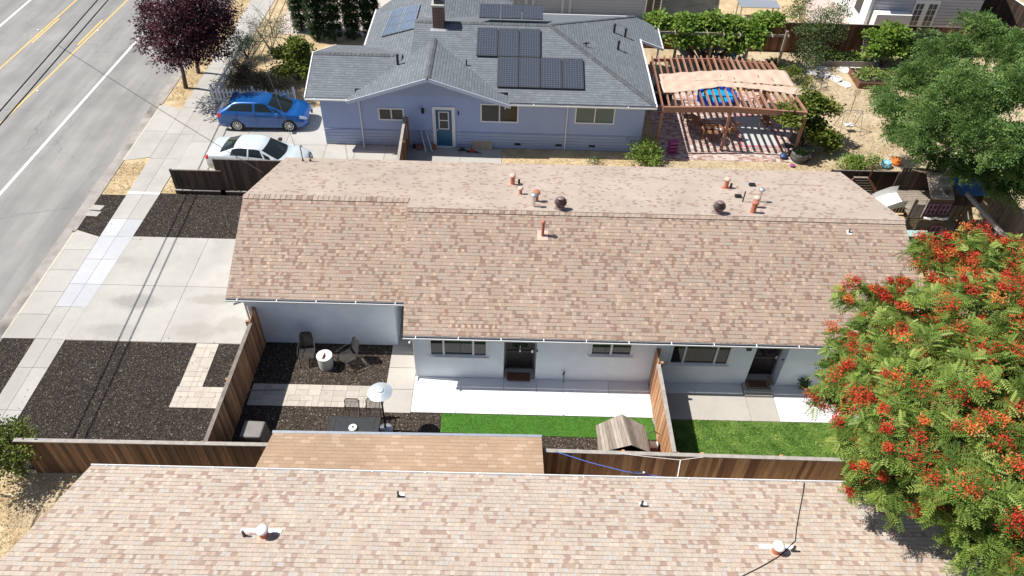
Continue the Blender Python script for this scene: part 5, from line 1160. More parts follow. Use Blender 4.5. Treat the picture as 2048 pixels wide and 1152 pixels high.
# ---------- beside the blue house
c = G(858, 305); t = thing('metal_ladder', 'silver metal ladder leaning on the blue wall left of the teal door', 'ladder', (c.x, c.y, 0))
top = GY(846, 262, BY-.05); v_ = Vector((top.x-c.x, top.y-c.y-.0, top.z)) 
for s in (-.16, .16): lpart(MB().bar((s, 0, 0.03), (v_.x+s*.8, v_.y, v_.z), .05, .09), 'stile', M_chrome, t)
mb = MB(); [mb.bar((-.16+v_.x*k/8, v_.y*k/8, .03+v_.z*k/8), (.16+v_.x*k/8, v_.y*k/8, .03+v_.z*k/8), .035) for k in range(1, 8)]; lpart(mb, 'rungs', M_galv, t)
c = G(966, 300); t = thing('cardboard_sheet', 'flat tan cardboard leaning on the blue wall under the middle window', 'cardboard', (c.x, c.y, 0)); lpart(MB().hexa([(-.55, -.05, 0), (.5, -.05, 0), (.5, .0, 0), (-.55, 0, 0)], [(-.53, .30, .62), (.45, .28, .58), (.45, .32, .58), (-.53, .34, .62)]), 'sheet', M_card, t)
def pot(label, px, py, r, h, mat, plant=True, group=None, z=.035):
    c = G(px, py); t = thing('flower_pot', label, 'flower pot', (c.x, c.y, z), group)
    lpart(MB().lathe((0,0,0), [(r*.7, 0), (r, h*.92), (r*1.08, h*.93), (r*1.08, h), (r*.9, h), (r*.88, h*.9)], 18), 'pot', mat, t, smooth=True); lpart(MB().lathe((0,0,h*.85), [(r*.88, 0), (r*.05, .012)], 14), 'soil', M_soil, t); return t
pot('terracotta pot left of the leaning ladder', 840, 299, .14, .22, M_terra, group='pots by the teal door'); pot('terracotta pot on the ground between ladder and teal door', 868, 299, .13, .2, M_terra, group='pots by the teal door'); pot('small dark pot furthest left by the brown fence', 829, 297, .1, .16, M_iron, group='pots by the teal door')
for i, (px, py, lb) in enumerate(((925, 302, 'dark garden tools lying right of the teal door'), (944, 305, 'red and black garden tool lying on the concrete by the cardboard'))):
    c = G(px, py, .05); t = thing('garden_tool', lb, 'garden tool', (c.x, c.y, .05), 'tools lying by the blue wall'); lpart(MB().tube([(-.25, 0, .02), (0, .06, .08), (.28, -.05, .03)], .035, 7), 'hose', M_black, t); lpart(MB().box(-.12, .1, .0, .14, 0, .13), 'head', M_black if i == 0 else M_red, t, bevel=.03); lpart(MB().bar((.1, .1, .03), (.5, -.12, .03), .03), 'handle', M_iron, t)

# ================================================================== PERGOLA AND YARD
PG = thing('pergola', 'reddish wooden pergola with open rafters over the brick patio', 'pergola', (11, 35.3, 0))
zt = 2.35
nf = [G(1325, 221, zt), G(1462, 221, zt), G(1612, 232, zt)]; nb = [G(1303, 120, zt), G(1425, 120, zt), G(1542, 131, zt)]
mb = MB()
for a, b in zip(nf[:-1], nf[1:]): mb = MB().bar(a+Vector((0,-.06,.1)), b+Vector((0,-.06,.1)), .1, .3); mb.build('front_beam', M_perg, PG)
for a, b in zip(nb[:-1], nb[1:]): MB().bar(a, b, .06, .18).build('rear_beam', M_perg, PG)
for p, q in ((nf[0], G(1321, 292)), (nf[1], G(1436, 310)), (nf[2], G(1593, 303))): MB().bar((p.x, p.y+.0, zt-.1), (p.x, p.y, .02), .13).build('post', M_perg, PG)
for p in nb: MB().bar((p.x, p.y, zt-.09), (p.x, p.y, .02), .12).build('post', M_perg, PG)
NR = 20
for k in range(NR+1):
    u = k/NR; u2 = u*2
    a = nf[0].lerp(nf[1], u2) if u2 <= 1 else nf[1].lerp(nf[2], u2-1); b = nb[0].lerp(nb[1], u2) if u2 <= 1 else nb[1].lerp(nb[2], u2-1)
    mb = MB(); mb.tint = random.random(); d = (b-a).normalized(); z_ = Vector((0,0,.16)); mb.bar(a+d*.06+z_, b+d*.1+z_, .055, .14); mb.build('rafter', M_perg, PG)
# shade cloth draped over the rafters
edge_n = [(1318, 168), (1350, 160), (1400, 152), (1440, 140), (1500, 138), (1570, 138)]; edge_s = [(1326, 185), (1370, 180), (1420, 173), (1460, 169), (1520, 176), (1600, 180)]
def cloth(label, en, es, z=2.72):
    n = 48; m = 8; mb = MB(); V = []
    def pl(E_, u):
        x = E_[0][0]+(E_[-1][0]-E_[0][0])*u; return x, float(np.interp(x, [e[0] for e in E_], [e[1] for e in E_]))
    for i in range(n+1):
        a = G(*pl(en, i/n), z); b = G(*pl(es, i/n), z)
        for j in range(m+1):
            p = a.lerp(b, j/m); s = -.05*abs(math.sin(i/n*math.pi*10))*math.sin(j/m*math.pi) + .02*math.sin(i*.9+j); V.append((p.x, p.y, p.z+s-.06))
    for i in range(n):
        for j in range(m): q = i*(m+1)+j; mb.f.append((q, q+m+1, q+m+2, q+1)); mb.t.append(.5)
    mb.v = V; o = mb.build('shade_cloth', M_shadecl, smooth=True); s_ = o.modifiers.new('th', 'SOLIDIFY'); s_.thickness = .008
    return tag(o, label, 'shade cloth', 'shade cloths on the pergola')
cloth('tan shade cloth over the rear half of the pergola rafters', [(1318, 147), (1360, 143), (1430, 139), (1500, 137), (1570, 138)], [(1323, 162), (1400, 159), (1450, 160), (1520, 165), (1592, 170)], 2.68)
cloth('tan shade cloth strip sagging across the middle of the pergola rafters', [(1320, 160), (1400, 159), (1440, 160), (1520, 167), (1598, 173)], [(1328, 184), (1380, 180), (1440, 171), (1500, 174), (1592, 187)], 2.72)
# rug
ra, rb, rc, rd = G(1462, 232), G(1538, 230), G(1562, 296), G(1478, 297)
M_rug = plain('grey_rug', (.26,.27,.27), .95, var=.06); M_rugr = plain('red_rug_border', (.45,.04,.06), .95)
x0, x1, y0, y1 = (ra.x+rd.x)/2, (rb.x+rc.x)/2, (rc.y+rd.y)/2, (ra.y+rb.y)/2
t = thing('outdoor_rug', 'pale grey outdoor rug with red border bands on the brick patio', 'rug', ((x0+x1)/2, (y0+y1)/2, .04)); w2_, h2_ = (x1-x0)/2, (y1-y0)/2
lpart(MB().box(-w2_, w2_, -h2_, h2_, 0, .006), 'field', plain('pale_rug', (.48,.48,.46), .95, var=.05), t)
mb = MB()
for o_, wd in ((.04, .07), (.17, .03)):
    for q in ((-w2_+o_, w2_-o_, -h2_+o_, -h2_+o_+wd), (-w2_+o_, w2_-o_, h2_-o_-wd, h2_-o_), (-w2_+o_, -w2_+o_+wd, -h2_+o_+wd, h2_-o_-wd), (w2_-o_-wd, w2_-o_, -h2_+o_+wd, h2_-o_-wd)): mb.box(*q, .006, .010)
lpart(mb, 'border', M_rugr, t)
# round teak table and chairs
c = G(1425, 258, .72); t = thing('teak_table', 'round teak table with slatted top under the pergola', 'table', (c.x, c.y, .035))
mb = MB()
for k in range(9):
    y = -.5+k*.112; h_ = math.sqrt(max(.02, .55**2-(y+.05)**2)); mb.tint = random.random(); mb.box(-h_, h_, y, y+.105, .70, .73)
lpart(mb, 'tabletop', M_teak, t)
for s in (-1, 1): lpart(MB().bar((s*.35, -.35, 0), (-s*.1, .3, .70), .06), 'leg', M_teak, t); lpart(MB().bar((s*.35, .35, 0), (-s*.1, -.3, .70), .06), 'leg', M_teak, t)
o_ = thing('dinner_plates', 'pale plates left on the round teak table', 'plates', (c.x+.05, c.y-.1, .77))
for dx, dy in ((-.2, .1), (.25, 0)): lpart(MB().lathe((dx, dy, 0), [(.08, 0), (.13, .02), (.12, .015), (.02, .008)], 18), 'plate', M_white_pl, o_)
def teak_chair(label, loc, rz):
    t = thing('teak_chair', label, 'chair', loc, 'teak chairs round the patio table', rz)
    mb = MB()
    for k in range(7): mb.tint = random.random(); mb.box(-.24, .24, -.22+k*.065, -.22+k*.065+.055, .42, .44)
    lpart(mb, 'seat', M_teak, t); mb = MB()
    for k in range(8): mb.tint = random.random(); x = -.23+k*.06; mb.hexa([(x, .22, .46), (x+.045, .22, .46), (x+.045, .24, .46), (x, .24, .46)], [(x, .34, .98), (x+.045, .34, .98), (x+.045, .36, .98), (x, .36, .98)])
    mb.bar((-.25, .35, 1.0), (.25, .35, 1.0), .04, .07); lpart(mb, 'backrest', M_teak, t)
    for s in (-1, 1):
        lpart(MB().box(s*.25-.03, s*.25+.03, -.25, .28, .64, .665), 'armrest', M_teak, t)
        for y in (-.22, .24): lpart(MB().box(s*.25-.022, s*.25+.022, y-.022, y+.022, 0, .64), 'leg', M_teak, t)
    return t
tc = G(1415, 285); tch = teak_chair('teak armchair seen from behind at the near side of the round table', (tc.x-.05, tc.y+.25, .035), rad(180+6))
tch.matrix_basis = Matrix.Translation((tc.x-.05, tc.y+.35, .035)) @ Matrix.Rotation(rad(184), 4, 'Z')
e = G(1372, 248); copy_tree(tch, (e.x, e.y, .035), rad(88), 'teak armchair at the left side of the round table'); e = G(1393, 262); copy_tree(tch, (e.x, e.y, .035), rad(130), 'teak armchair beside the sunny patio edge left of the table'); e = G(1455, 275); copy_tree(tch, (e.x, e.y, .035), rad(215), 'teak armchair behind the middle pergola post')
e = G(1530, 262); tt = copy_tree(tch, (e.x, e.y, .045), rad(20), 'teak armchair standing on the rug under the rafters')
e = G(1515, 218); copy_tree(tch, (e.x, e.y, .035), rad(-60), 'teak armchair near the kiddie pool')
# kiddie pool
c = G(1432, 200); t = thing('kiddie_pool', 'bright blue kiddie pool standing under the pergola rafters', 'paddling pool', (c.x, c.y, .035), rz=rad(12))
n_ = 10; ring = [(1.0*math.cos(2*math.pi*k/n_)*(1.15), .95*math.sin(2*math.pi*k/n_)) for k in range(n_)]
mb = MB()
for k in range(n_):
    a, b = ring[k], ring[(k+1) % n_]; s1, s2 = 1.0, .88
    mb.hexa([(a[0]*s2, a[1]*s2, 0), (a[0], a[1], 0), (b[0], b[1], 0), (b[0]*s2, b[1]*s2, 0)], [(a[0]*s2, a[1]*s2, .32), (a[0]*1.02, a[1]*1.02, .32), (b[0]*1.02, b[1]*1.02, .32), (b[0]*s2, b[1]*s2, .32)])
lpart(mb, 'rim', M_poolb, t); lpart(MB().prism([(a*.87, b*.87) for a, b in ring], .02, .2), 'water', M_poolw, t)
for i, (px, py, lb) in enumerate(((1457, 180, 'terracotta pot at the rear centre of the brick patio'), (1487, 180, 'terracotta pot right of the kiddie pool'), (1503, 181, 'terracotta pot furthest right at the rear patio edge'))): pot(lb, px, py, .17, .3, M_terra, group='pots at the back of the brick patio')
# grill by the blue house
c = G(1318, 205); t = thing('gas_grill', 'dark gas grill with silver knob panel in the shade of the blue house', 'grill', (c.x+.1, c.y, .0)); lpart(MB().box(-.5, .5, -.28, .28, .1, .85), 'cabinet', M_black, t, bevel=.02); lpart(MB().box(-.5, .5, -.33, -.282, .72, .88), 'control_panel', M_chrome, t); lpart(MB().tube([(-.45, 0, .9), (.45, 0, .9)], .25, 18), 'hood', M_iron, t, smooth=True)
mb = MB(); [mb.tube([(x, -.36, .8), (x, -.33, .8)], .035, 10) for x in (-.3, -.1, .1, .3)]; lpart(mb, 'knobs', M_black, t)
# purple stacked baskets
c = G(1343, 308); t = thing('purple_basket_stack', 'stack of purple plastic baskets at the left patio corner', 'baskets', (c.x, c.y, .035), rz=rad(10))
for k in range(4): lpart(MB().hexa([(-.2, -.14, .02+k*.2), (.2, -.14, .02+k*.2), (.2, .14, .02+k*.2), (-.2, .14, .02+k*.2)], [(-.24, -.18, .14+k*.2), (.24, -.18, .14+k*.2), (.24, .18, .14+k*.2), (-.24, .18, .14+k*.2)]), 'basket', M_pink, t)
for s in (-1, 1): lpart(MB().bar((s*.24, .12, 0), (s*.24, .12, .85), .03), 'upright', M_pink, t)
# folding chair, right front of patio
c = G(1570, 308); t = thing('folding_chair', 'dark folding chair at the front right corner of the brick patio', 'chair', (c.x, c.y, .035), rz=rad(-60))
for s in (-1, 1): lpart(MB().bar((s*.24, -.25, 0), (s*.24, .25, .5), .035), 'leg', M_teak, t); lpart(MB().bar((s*.22, .25, 0), (s*.22, -.28, .48), .035), 'leg', M_teak, t); lpart(MB().bar((s*.24, .2, .4), (s*.24, .42, 1.0), .035), 'back_post', M_teak, t)
lpart(MB().box(-.24, .24, -.28, .22, .46, .48), 'seat', M_iron, t); lpart(MB().hexa([(-.23, .25, .55), (.23, .25, .55), (.23, .27, .55), (-.23, .27, .55)], [(-.23, .40, .98), (.23, .40, .98), (.23, .42, .98), (-.23, .42, .98)]), 'backrest', M_iron, t)
c = G(1567, 312, .15); tag(MB().lathe((c.x, c.y-.0, .04), [(.05, 0), (.17, .05), (.2, .14), (.12, .24), (.02, .26)], 14).build('blue_bag', plain('dark_blue_bag', (.02,.05,.14), .5), smooth=True), 'small dark blue bag on the ground under the folding chair', 'bag')
# barrel planter
c = G(1600, 328); t = thing('barrel_planter', 'grey half barrel planter with a small plant outside the patio corner', 'planter', (c.x, c.y+.35, .01))
lpart(MB().lathe((0,0,0), [(.36, 0), (.44, .25), (.46, .48), (.46, .52), (.41, .52), (.40, .42)], 26), 'barrel', plain('grey_barrel', (.17,.18,.165), .8, var=.25), t, smooth=True); lpart(MB().lathe((0,0,.4), [(.40, 0), (.02, .03)], 20), 'soil', M_soil, t)
mb = MB(); [mb.lathe((0,0,z_), [(.452, 0), (.462, .0), (.465, .03), (.455, .03)], 26) for z_ in (.14, .36)]; lpart(mb, 'hoop', M_iron, t)
o = crown('leaves', [(0, 0, .52, .16, .16, .12)], 14, 10, LEAF, .12, M_grass, None, .05); o.parent = t
c = G(1588, 330, .08); tag(MB().lathe((c.x-.1, c.y-.05, .02), [(.02, 0), (.12, .04), (.13, .1), (.03, .14)], 12).build('toy_ball', M_pink, smooth=True), 'small pink and white toy in front of the barrel planter', 'toy')
c = G(1616, 312, .4); tag(MB().tube([(c.x-.12, c.y, .03), (c.x-.05, c.y, .25), (c.x+.1, c.y+.05, .45), (c.x+.14, c.y+.02, .3)], .04, 8).build('watering_can', M_white_pl), 'white watering can right of the barrel planter', 'watering can')
# bench, pale parasol, rocking chairs, teal toys at the rear
c = G(1433, 122); t = thing('garden_bench', 'teal slatted garden bench in front of the vine arbor', 'bench', (c.x, c.y, 0))
mb = MB(); [mb.box(-1.05, 1.05, -.25+k*.1, -.25+k*.1+.08, .42, .445) for k in range(5)]; lpart(mb, 'seat', M_tealw, t)
mb = MB(); [mb.box(-1.03+k*.125, -1.03+k*.125+.08, .26, .285, .47, .9) for k in range(17)]; mb.box(-1.05, 1.05, .255, .29, .9, .97); lpart(mb, 'backrest', M_tealw, t)
for s in (-1, 1):
    lpart(MB().box(s*1.02-.03, s*1.02+.03, -.28, .28, .64, .67), 'armrest', M_tealw, t); [lpart(MB().box(s*1.02-.03, s*1.02+.03, y-.03, y+.03, 0, .64), 'leg', M_tealw, t) for y in (-.24, .24)]
a = [G(1353, 92, .9), G(1385, 98, .7), G(1399, 119, .2), G(1372, 122, .15)]
mb = MB(); mb.hexa([p-Vector((0,0,.06)) for p in a[::-1]], a[::-1]); tag(mb.build('folded_parasol', M_lightblue), 'pale blue folded parasol canopy lying in the shade behind the pergola', 'parasol')
for i, (px, py) in enumerate(((1467, 118), (1476, 116))):
    c = G(px, py); t = thing('metal_rocker', 'pale curved metal garden chair %s the teal bench' % ('just right of' if i == 0 else 'second to the right of'), 'chair', (c.x, c.y, 0), 'curved metal chairs by the bench')
    for s in (-1, 1): lpart(MB().tube([(s*.22, -.25, .05), (s*.22, -.3, .4), (s*.22, .2, .4), (s*.22, .35, .9), (s*.22, .28, 1.02)], .02, 6), 'frame', M_cap, t)
    lpart(MB().box(-.22, .22, -.28, .2, .39, .41), 'seat', M_iron, t)
for px, py, lb in ((1461, 124, 'teal plastic toy tub beside the bench'), (1486, 126, 'teal plastic toy slide piece right of the bench')):
    c = G(px, py); tag(MB().hexa([(c.x-.22, c.y-.15, .02), (c.x+.2, c.y-.15, .02), (c.x+.2, c.y+.15, .02), (c.x-.2, c.y+.15, .02)], [(c.x-.1, c.y-.05, .5), (c.x+.08, c.y-.08, .45), (c.x+.1, c.y+.1, .45), (c.x-.1, c.y+.1, .5)]).build('plastic_toy', M_teal, bevel=.03), lb, 'toy', 'teal toys by the bench')
# raised beds
for nm, (xa, ya_, xb_, yb_), lb, mt in (('x', (1715, 178, 1798, 150), 'redwood raised bed with leafy plants in the middle of the yard', M_fence_red), ('y', (1628, 133, 1735, 120), 'long low raised bed under the fruit bushes by the far fence', M_greywood)):
    a = G(xa, ya_); b = G(xb_, yb_); t = thing('raised_bed', lb, 'raised bed', ((a.x+b.x)/2, (a.y+b.y)/2, 0), 'raised garden beds')
    hx, hy = abs(b.x-a.x)/2, max(.5, abs(b.y-a.y)/2)
    mb = MB(); mb.box(-hx, hx, -hy, -hy+.05, 0, .38); mb.box(-hx, hx, hy-.05, hy, 0, .38); mb.box(-hx, -hx+.05, -hy+.05, hy-.05, 0, .38); mb.box(hx-.05, hx, -hy+.05, hy-.05, 0, .38); lpart(mb, 'frame', mt, t)
    lpart(MB().box(-hx+.05, hx-.05, -hy+.05, hy-.05, 0, .3), 'soil', M_soil, t)
    o = crown('plants', [(-hx*.4, 0, .42, hx*.5, hy*.6, .22), (hx*.45, 0, .38, hx*.4, hy*.6, .16)], 60, 18, LEAF, .13, M_grass, None, .12, low_t=.1); o.parent = t; o['kind'] = 'stuff'
ga = G(1730, 118); gb_ = GY(1738, 66, ga.y); mb = MB()
for k in range(6): mb.bar((ga.x-.25+.1*k, ga.y, .0), (gb_.x-.25+.1*k, ga.y, gb_.z), .025, .012)
for k in range(12): z_ = .15+k*(gb_.z-.3)/11; x_ = ga.x+(gb_.x-ga.x)*z_/gb_.z; mb.bar((x_-.27, ga.y-.015, z_), (x_+.27, ga.y-.015, z_), .012, .025)
tag(mb.build('lattice_trellis', M_whitecap), 'narrow white lattice trellis standing left of the fruit bushes', 'trellis')
# A-frame swing seat, little chair, sign stand
c = G(1693, 262); t = thing('toy_swing_frame', 'small pale A frame baby swing on the dry yard', 'swing', (c.x, c.y, 0))
for x in (-.55, .55):
    for s in (-1, 1): lpart(MB().tube([(x, s*.5, 0), (x*.85, 0, 1.25)], .022, 7), 'leg', M_cap, t)
lpart(MB().tube([(-.47, 0, 1.25), (.47, 0, 1.25)], .022, 7), 'crossbar', M_cap, t); s_ = lpart(MB().box(-.2, .2, -.15, .15, .32, .42), 'seat', M_white_pl, t, bevel=.02)
for x in (-.18, .18): lpart(MB().tube([(x, 0, .42), (x, 0, 1.24)], .008, 5), 'rope', M_iron, t)
c = G(1640, 178); t = thing('wrought_iron_chair', 'small wrought iron chair on the path behind the pergola', 'chair', (c.x, c.y, 0), rz=.4)
mb = MB(); [mb.bar((-.22+k*.055, -.22, .42), (-.22+k*.055, .22, .42), .014) for k in range(9)]; lpart(mb, 'seat', M_iron, t); mb = MB(); [mb.bar((-.22+k*.055, .22, .44), (-.22+k*.055, .32, .95), .014) for k in range(9)]; mb.bar((-.24, .32, .95), (.24, .32, .95), .02); lpart(mb, 'backrest', M_iron, t)
[lpart(MB().bar((sx*.22, sy*.22, 0), (sx*.22, sy*.22, .42), .02), 'leg', M_iron, t) for sx in (-1, 1) for sy in (-1, 1)]
c = G(1700, 225); t = thing('garden_trellis_stand', 'thin dark stand with a small square grid top on the dry yard', 'garden stand', (c.x, c.y, 0)); tp = GY(1712, 192, c.y)
lpart(MB().tube([(0, 0, 0), (tp.x-c.x, 0, tp.z)], .018, 6), 'stake', M_iron, t); mb = MB(); [mb.bar((tp.x-c.x-.15+.1*k, 0, tp.z), (tp.x-c.x-.15+.1*k, 0, tp.z+.35), .014) for k in range(4)]; [mb.bar((tp.x-c.x-.15, 0, tp.z+.115*k), (tp.x-c.x+.15, 0, tp.z+.115*k), .014) for k in range(4)]; lpart(mb, 'grid', M_iron, t)
for px, py, mt, lb in ((1770, 334, plain('pale_blue_toy', (.25,.55,.75), .5), 'pale blue toy behind the dark fence'), (1790, 328, plain('orange_toy', (.75,.22,.04), .5), 'orange toy behind the dark fence beside the green tree')):
    c = G(px, py); tag(MB().lathe((c.x, c.y, .02), [(.2, 0), (.28, .12), (.22, .3), (.05, .36)], 12).build('plastic_toy', mt, smooth=True), lb, 'toy')
o = MB().tube([G(1838, 515, .05), G(1846, 528, .08), G(1852, 534, .05)], [.06, .1, .05], 8).build('pool_float', M_teal); tag(o, 'turquoise plastic toy on the dirt right of the long brown roof', 'toy')

# ---------- playset
PS = thing('wooden_playset', 'dark wooden playset tower with purple windows, white slide and swing beam', 'playset', (18.3, 27, 0))
px0, px1, py0, py1 = 17.45, 19.75, 25.9, 27.9; dk = 1.45
for x, y, h_ in ((px0, py0, 2.35), (18.55, py0, 2.9), (px0, py1, 2.35), (18.55, py1, 2.9), (px1, py0, 2.3), (px1, py1, 2.3)): MB().box(x-.05, x+.05, y-.05, y+.05, 0, h_).build('post', M_fence_dk, PS)
mb = MB()
for k in range(15): mb.tint = random.random(); mb.box(px0, px1, py0+k*.135, py0+k*.135+.12, dk-.03, dk)
mb.build('deck', M_greywood, PS)
def slat_wall(x0, x1, y0, y1, z0, z1, n, mat, horiz=False, name='wall'):
    mb = MB(); d = Vector((x1-x0, y1-y0, 0)); nn = Vector((-d.y, d.x, 0)).normalized()*.02
    for k in range(n):
        mb.tint = random.random()
        if horiz: za = z0+(z1-z0)*k/n; zb_ = z0+(z1-z0)*(k+.93)/n; a = Vector((x0, y0, 0)); b = Vector((x1, y1, 0))
        else: za, zb_ = z0, z1; a = Vector((x0, y0, 0))+d*(k/n); b = Vector((x0, y0, 0))+d*((k+.85)/n)
        mb.hexa([a+Vector((0,0,za)), b+Vector((0,0,za)), b+nn+Vector((0,0,za)), a+nn+Vector((0,0,za))], [a+Vector((0,0,zb_)), b+Vector((0,0,zb_)), b+nn+Vector((0,0,zb_)), a+nn+Vector((0,0,zb_))])
    return mb.build(name, mat, PS)
M_play = tinted('playset_wood', [(0, (.045,.03,.022)), (1, (.12,.08,.055))], .8)
slat_wall(17.95, 19.0, py0-.06, py0-.06, dk, 2.5, 8, M_play, True); slat_wall(17.95, 19.1, py0-.06, py0-.06, .1, 1.3, 9, M_play, True); slat_wall(19.1, px1, py0-.06, py0-.06, dk, 2.15, 8, M_play, name='railing'); slat_wall(px0, 17.9, py0-.06, py0-.06, dk, 2.15, 5, M_greywood, name='railing'); slat_wall(px1, px1, py0, py1, dk, 2.15, 12, M_play, name='railing'); slat_wall(17.5, px1, py1, py1, .1, 2.6, 16, M_play)
M_purple = plain('purple_trim', (.20,.07,.18), .5)
def pwin(x, z, w_, h_, y=py0-.09):
    mb = MB()
    for a in (0, .5, 1): mb.box(x+w_*a-.025, x+w_*a+.025, y-.02, y, z, z+h_)
    for a in (0, .5, 1): mb.box(x-.025, x+w_+.025, y-.025, y-.021, z+h_*a-.025, z+h_*a+.025)
    mb.build('window', M_purple, PS)
pwin(18.02, 1.72, .36, .5); pwin(18.55, 1.72, .36, .5); pwin(18.6, .45, .4, .6)
for x in (17.95, 18.48): MB().tube([(x, py0-.22, 1.58), (x+.25, py0-.3, 1.58), (x+.5, py0-.22, 1.58)], .05, 8).build('window_box', M_white_pl, PS)
rz0 = 3.15
mb = MB()
for k in range(9):
    mb.tint = random.random(); u0, u1 = k/9, (k+1.1)/9; ya_ = 26.75-1.05*u0; yb_ = 26.75-1.05*u1; mb.hexa([(17.85, yb_, rz0-.55*u1-.03), (18.85, yb_, rz0-.55*u1-.03), (18.85, ya_, rz0-.55*u0-.0), (17.85, ya_, rz0-.55*u0-.0)], [(17.85, yb_, rz0-.55*u1), (18.85, yb_, rz0-.55*u1), (18.85, ya_, rz0-.55*u0+.03), (17.85, ya_, rz0-.55*u0+.03)])
    mb.hexa([(17.85, 26.75+1.05*u0, rz0-.55*u0-.0), (18.85, 26.75+1.05*u0, rz0-.55*u0-.0), (18.85, 26.75+1.05*u1, rz0-.55*u1-.03), (17.85, 26.75+1.05*u1, rz0-.55*u1-.03)], [(17.85, 26.75+1.05*u0, rz0-.55*u0+.03), (18.85, 26.75+1.05*u0, rz0-.55*u0+.03), (18.85, 26.75+1.05*u1, rz0-.55*u1), (17.85, 26.75+1.05*u1, rz0-.55*u1)])
mb.build('roof', M_greywood, PS)
# slide: white trough going left and down
sp = [Vector((px0, 27.0, dk+.1)), Vector((17.1, 26.98, 1.5)), Vector((16.5, 26.9, 1.25)), Vector((15.9, 26.75, .85)), Vector((15.4, 26.5, .5)), Vector((14.9, 26.3, .3))]
mb = MB()
for a, b in zip(sp[:-1], sp[1:]):
    for (o0, z0), (o1, z1) in (((-.56, .34), (-.5, .0)), ((-.5, 0), (.5, 0)), ((.5, 0), (.56, .34))):
        p = [a+Vector((0, o0, z0)), b+Vector((0, o0, z0)), b+Vector((0, o1, z1)), a+Vector((0, o1, z1))]; mb.hexa([q-Vector((0, .0, .05)) for q in p], p)
mb.build('slide', M_white_pl, PS, bevel=.0)
sb0, sb1 = Vector((19.75, 26.4, 2.4)), Vector((20.15, 22.9, 2.4)); MB().bar(sb0, sb1, .11, .16).build('swing_beam', M_cap, PS)
for s in (-1, 1): MB().bar(sb1, (sb1.x+s*.9, sb1.y-.3, 0), .09).build('beam_leg', M_cap, PS)
for f, nm in ((.25, 0), (.55, 1)):
    p = sb0.lerp(sb1, f); q = sb0.lerp(sb1, f+.14); sw = MB().box(p.x-.13, p.x+.13, q.y-.02, p.y+.02, .5, .53).build('swing_seat', M_teal, PS)
    for r_ in (p, q): MB().tube([r_, (r_.x, r_.y, .53)], .014, 5).build('swing_rope', M_teal, PS)
c = G(1960, 386, 2.3); mb = MB(); mb.hexa([(19.6, 26.5, 2.2), (20.9, 26.6, 2.15), (20.9, 27.8, 2.3), (19.6, 27.8, 2.35)], [(19.6, 26.5, 2.22), (20.9, 26.6, 2.17), (20.9, 27.8, 2.32), (19.6, 27.8, 2.37)]); mb.build('blue_canopy', M_blueshade, PS)
for s in (0, 1):
    a = G(1737, 356, 1.7) if s == 0 else G(1705, 358, 1.6); b = G(1762, 400, .7) if s == 0 else G(1728, 392, .6)
    MB().bar(a, b, .07, .12).build('climbing_rail', M_fence_red, PS)
a, b = G(1721, 355, 1.65), G(1745, 395, .65); mb = MB()
for k in range(8): p = a.lerp(b, k/8); mb.tint = random.random(); mb.bar(p+Vector((-.3, 0, 0)), p+Vector((.35, 0, 0)), .12, .03)
mb.build('climbing_ramp', M_greywood, PS); MB().bar(G(1750, 330, 2.6), G(1738, 356, 1.7), .07).build('climbing_post', M_fence_red, PS)
t = thing('toy_kitchen', 'pale teal toy play counter on the lower level of the playset', 'toy', (17.9, 25.65, 0)); lpart(MB().box(-.5, .5, -.25, .1, .05, .75), 'cabinet', M_play, t); lpart(MB().box(-.55, .55, -.3, .12, .75, .82), 'counter', plain('pale_teal', (.35,.5,.48), .5), t, bevel=.02)

# ---------- far buildings
FB = thing('grey_house', 'grey blue sided house standing behind the blue house at the top edge', 'house', (3, 50, 0))
MB().box(-3.5, 9.6, 48.3, 57, 0, 4.6).build('wall', M_greywall, FB); mb = MB()
for k in range(22): mb.box(-3.52, 9.62, 48.285, 48.297, .1+k*.2, .1+k*.2+.012)
mb.build('siding_lines', M_greywall, FB)
for px in (1004, 1025, 1052, 1066, 1125, 1140): x_ = GY(px, 15, 48.2).x; MB().box(x_-.09, x_+.09, 48.22, 48.27, 0, 4.5).build('trim_board', M_ltrim, FB)
a = GY(1288, 30, 48.2); b = GY(1324, 5, 48.2); window(FB, a.x, b.x, a.z, a.z+1.15, 48.26, (.5,), .08)
MB().slab([(-4, 47.8, 4.6), (10.1, 47.8, 4.6), (10.1, 52.5, 6.2), (-4, 52.5, 6.2)], .12).build('roof', M_roof_grey, FB); MB().slab([(10.1, 57.4, 4.6), (-4, 57.4, 4.6), (-4, 52.5, 6.2), (10.1, 52.5, 6.2)], .12).build('roof', M_roof_grey, FB)
WB = thing('white_house', 'white and mauve sided building with french doors beyond the far fence', 'house', (27, 52, 0))
wy = 46.6; wa = GY(1742, 10, wy).x; wb = GY(1960, 20, wy).x
MB().box(wa, wb, wy, 54, 0, 4.2).build('wall', M_lavwall, WB); mb = MB()
for k in range(20): mb.box(wa-.01, wb+.01, wy-.02, wy-.002, .1+k*.2, .1+k*.2+.012)
mb.build('siding_lines', M_cap, WB)
MB().box(wa-.06, wa-.005, wy-.02, 54, 0, 4.2).build('west_wall', M_whitewall, WB); MB().box(wa-.08, wa+.1, wy-.06, wy-.025, 0, 4.2).build('corner_board', M_wtrim, WB)
fa, fb_ = GY(1820, 40, wy).x, GY(1866, 30, wy).x
fd = MB().box(fa-.1, fb_+.15, wy-.05, wy-.022, 0, 2.45).build('french_door_frame', M_wtrim, WB)
mid = (fa+fb_)/2
for (a, b) in ((fa, mid-.15), (mid+.15, fb_+.05)):
    mb = MB(); nx, nz = 2, 5
    for i in range(nx):
        for j in range(nz): mb.box(a+(b-a)*i/nx+.02, a+(b-a)*(i+1)/nx-.02, wy-.06, wy-.052, .35+j*.38, .35+(j+1)*.38-.04)
    mb.build('panes', glass('door_glass', (.12,.13,.10), .08), fd)
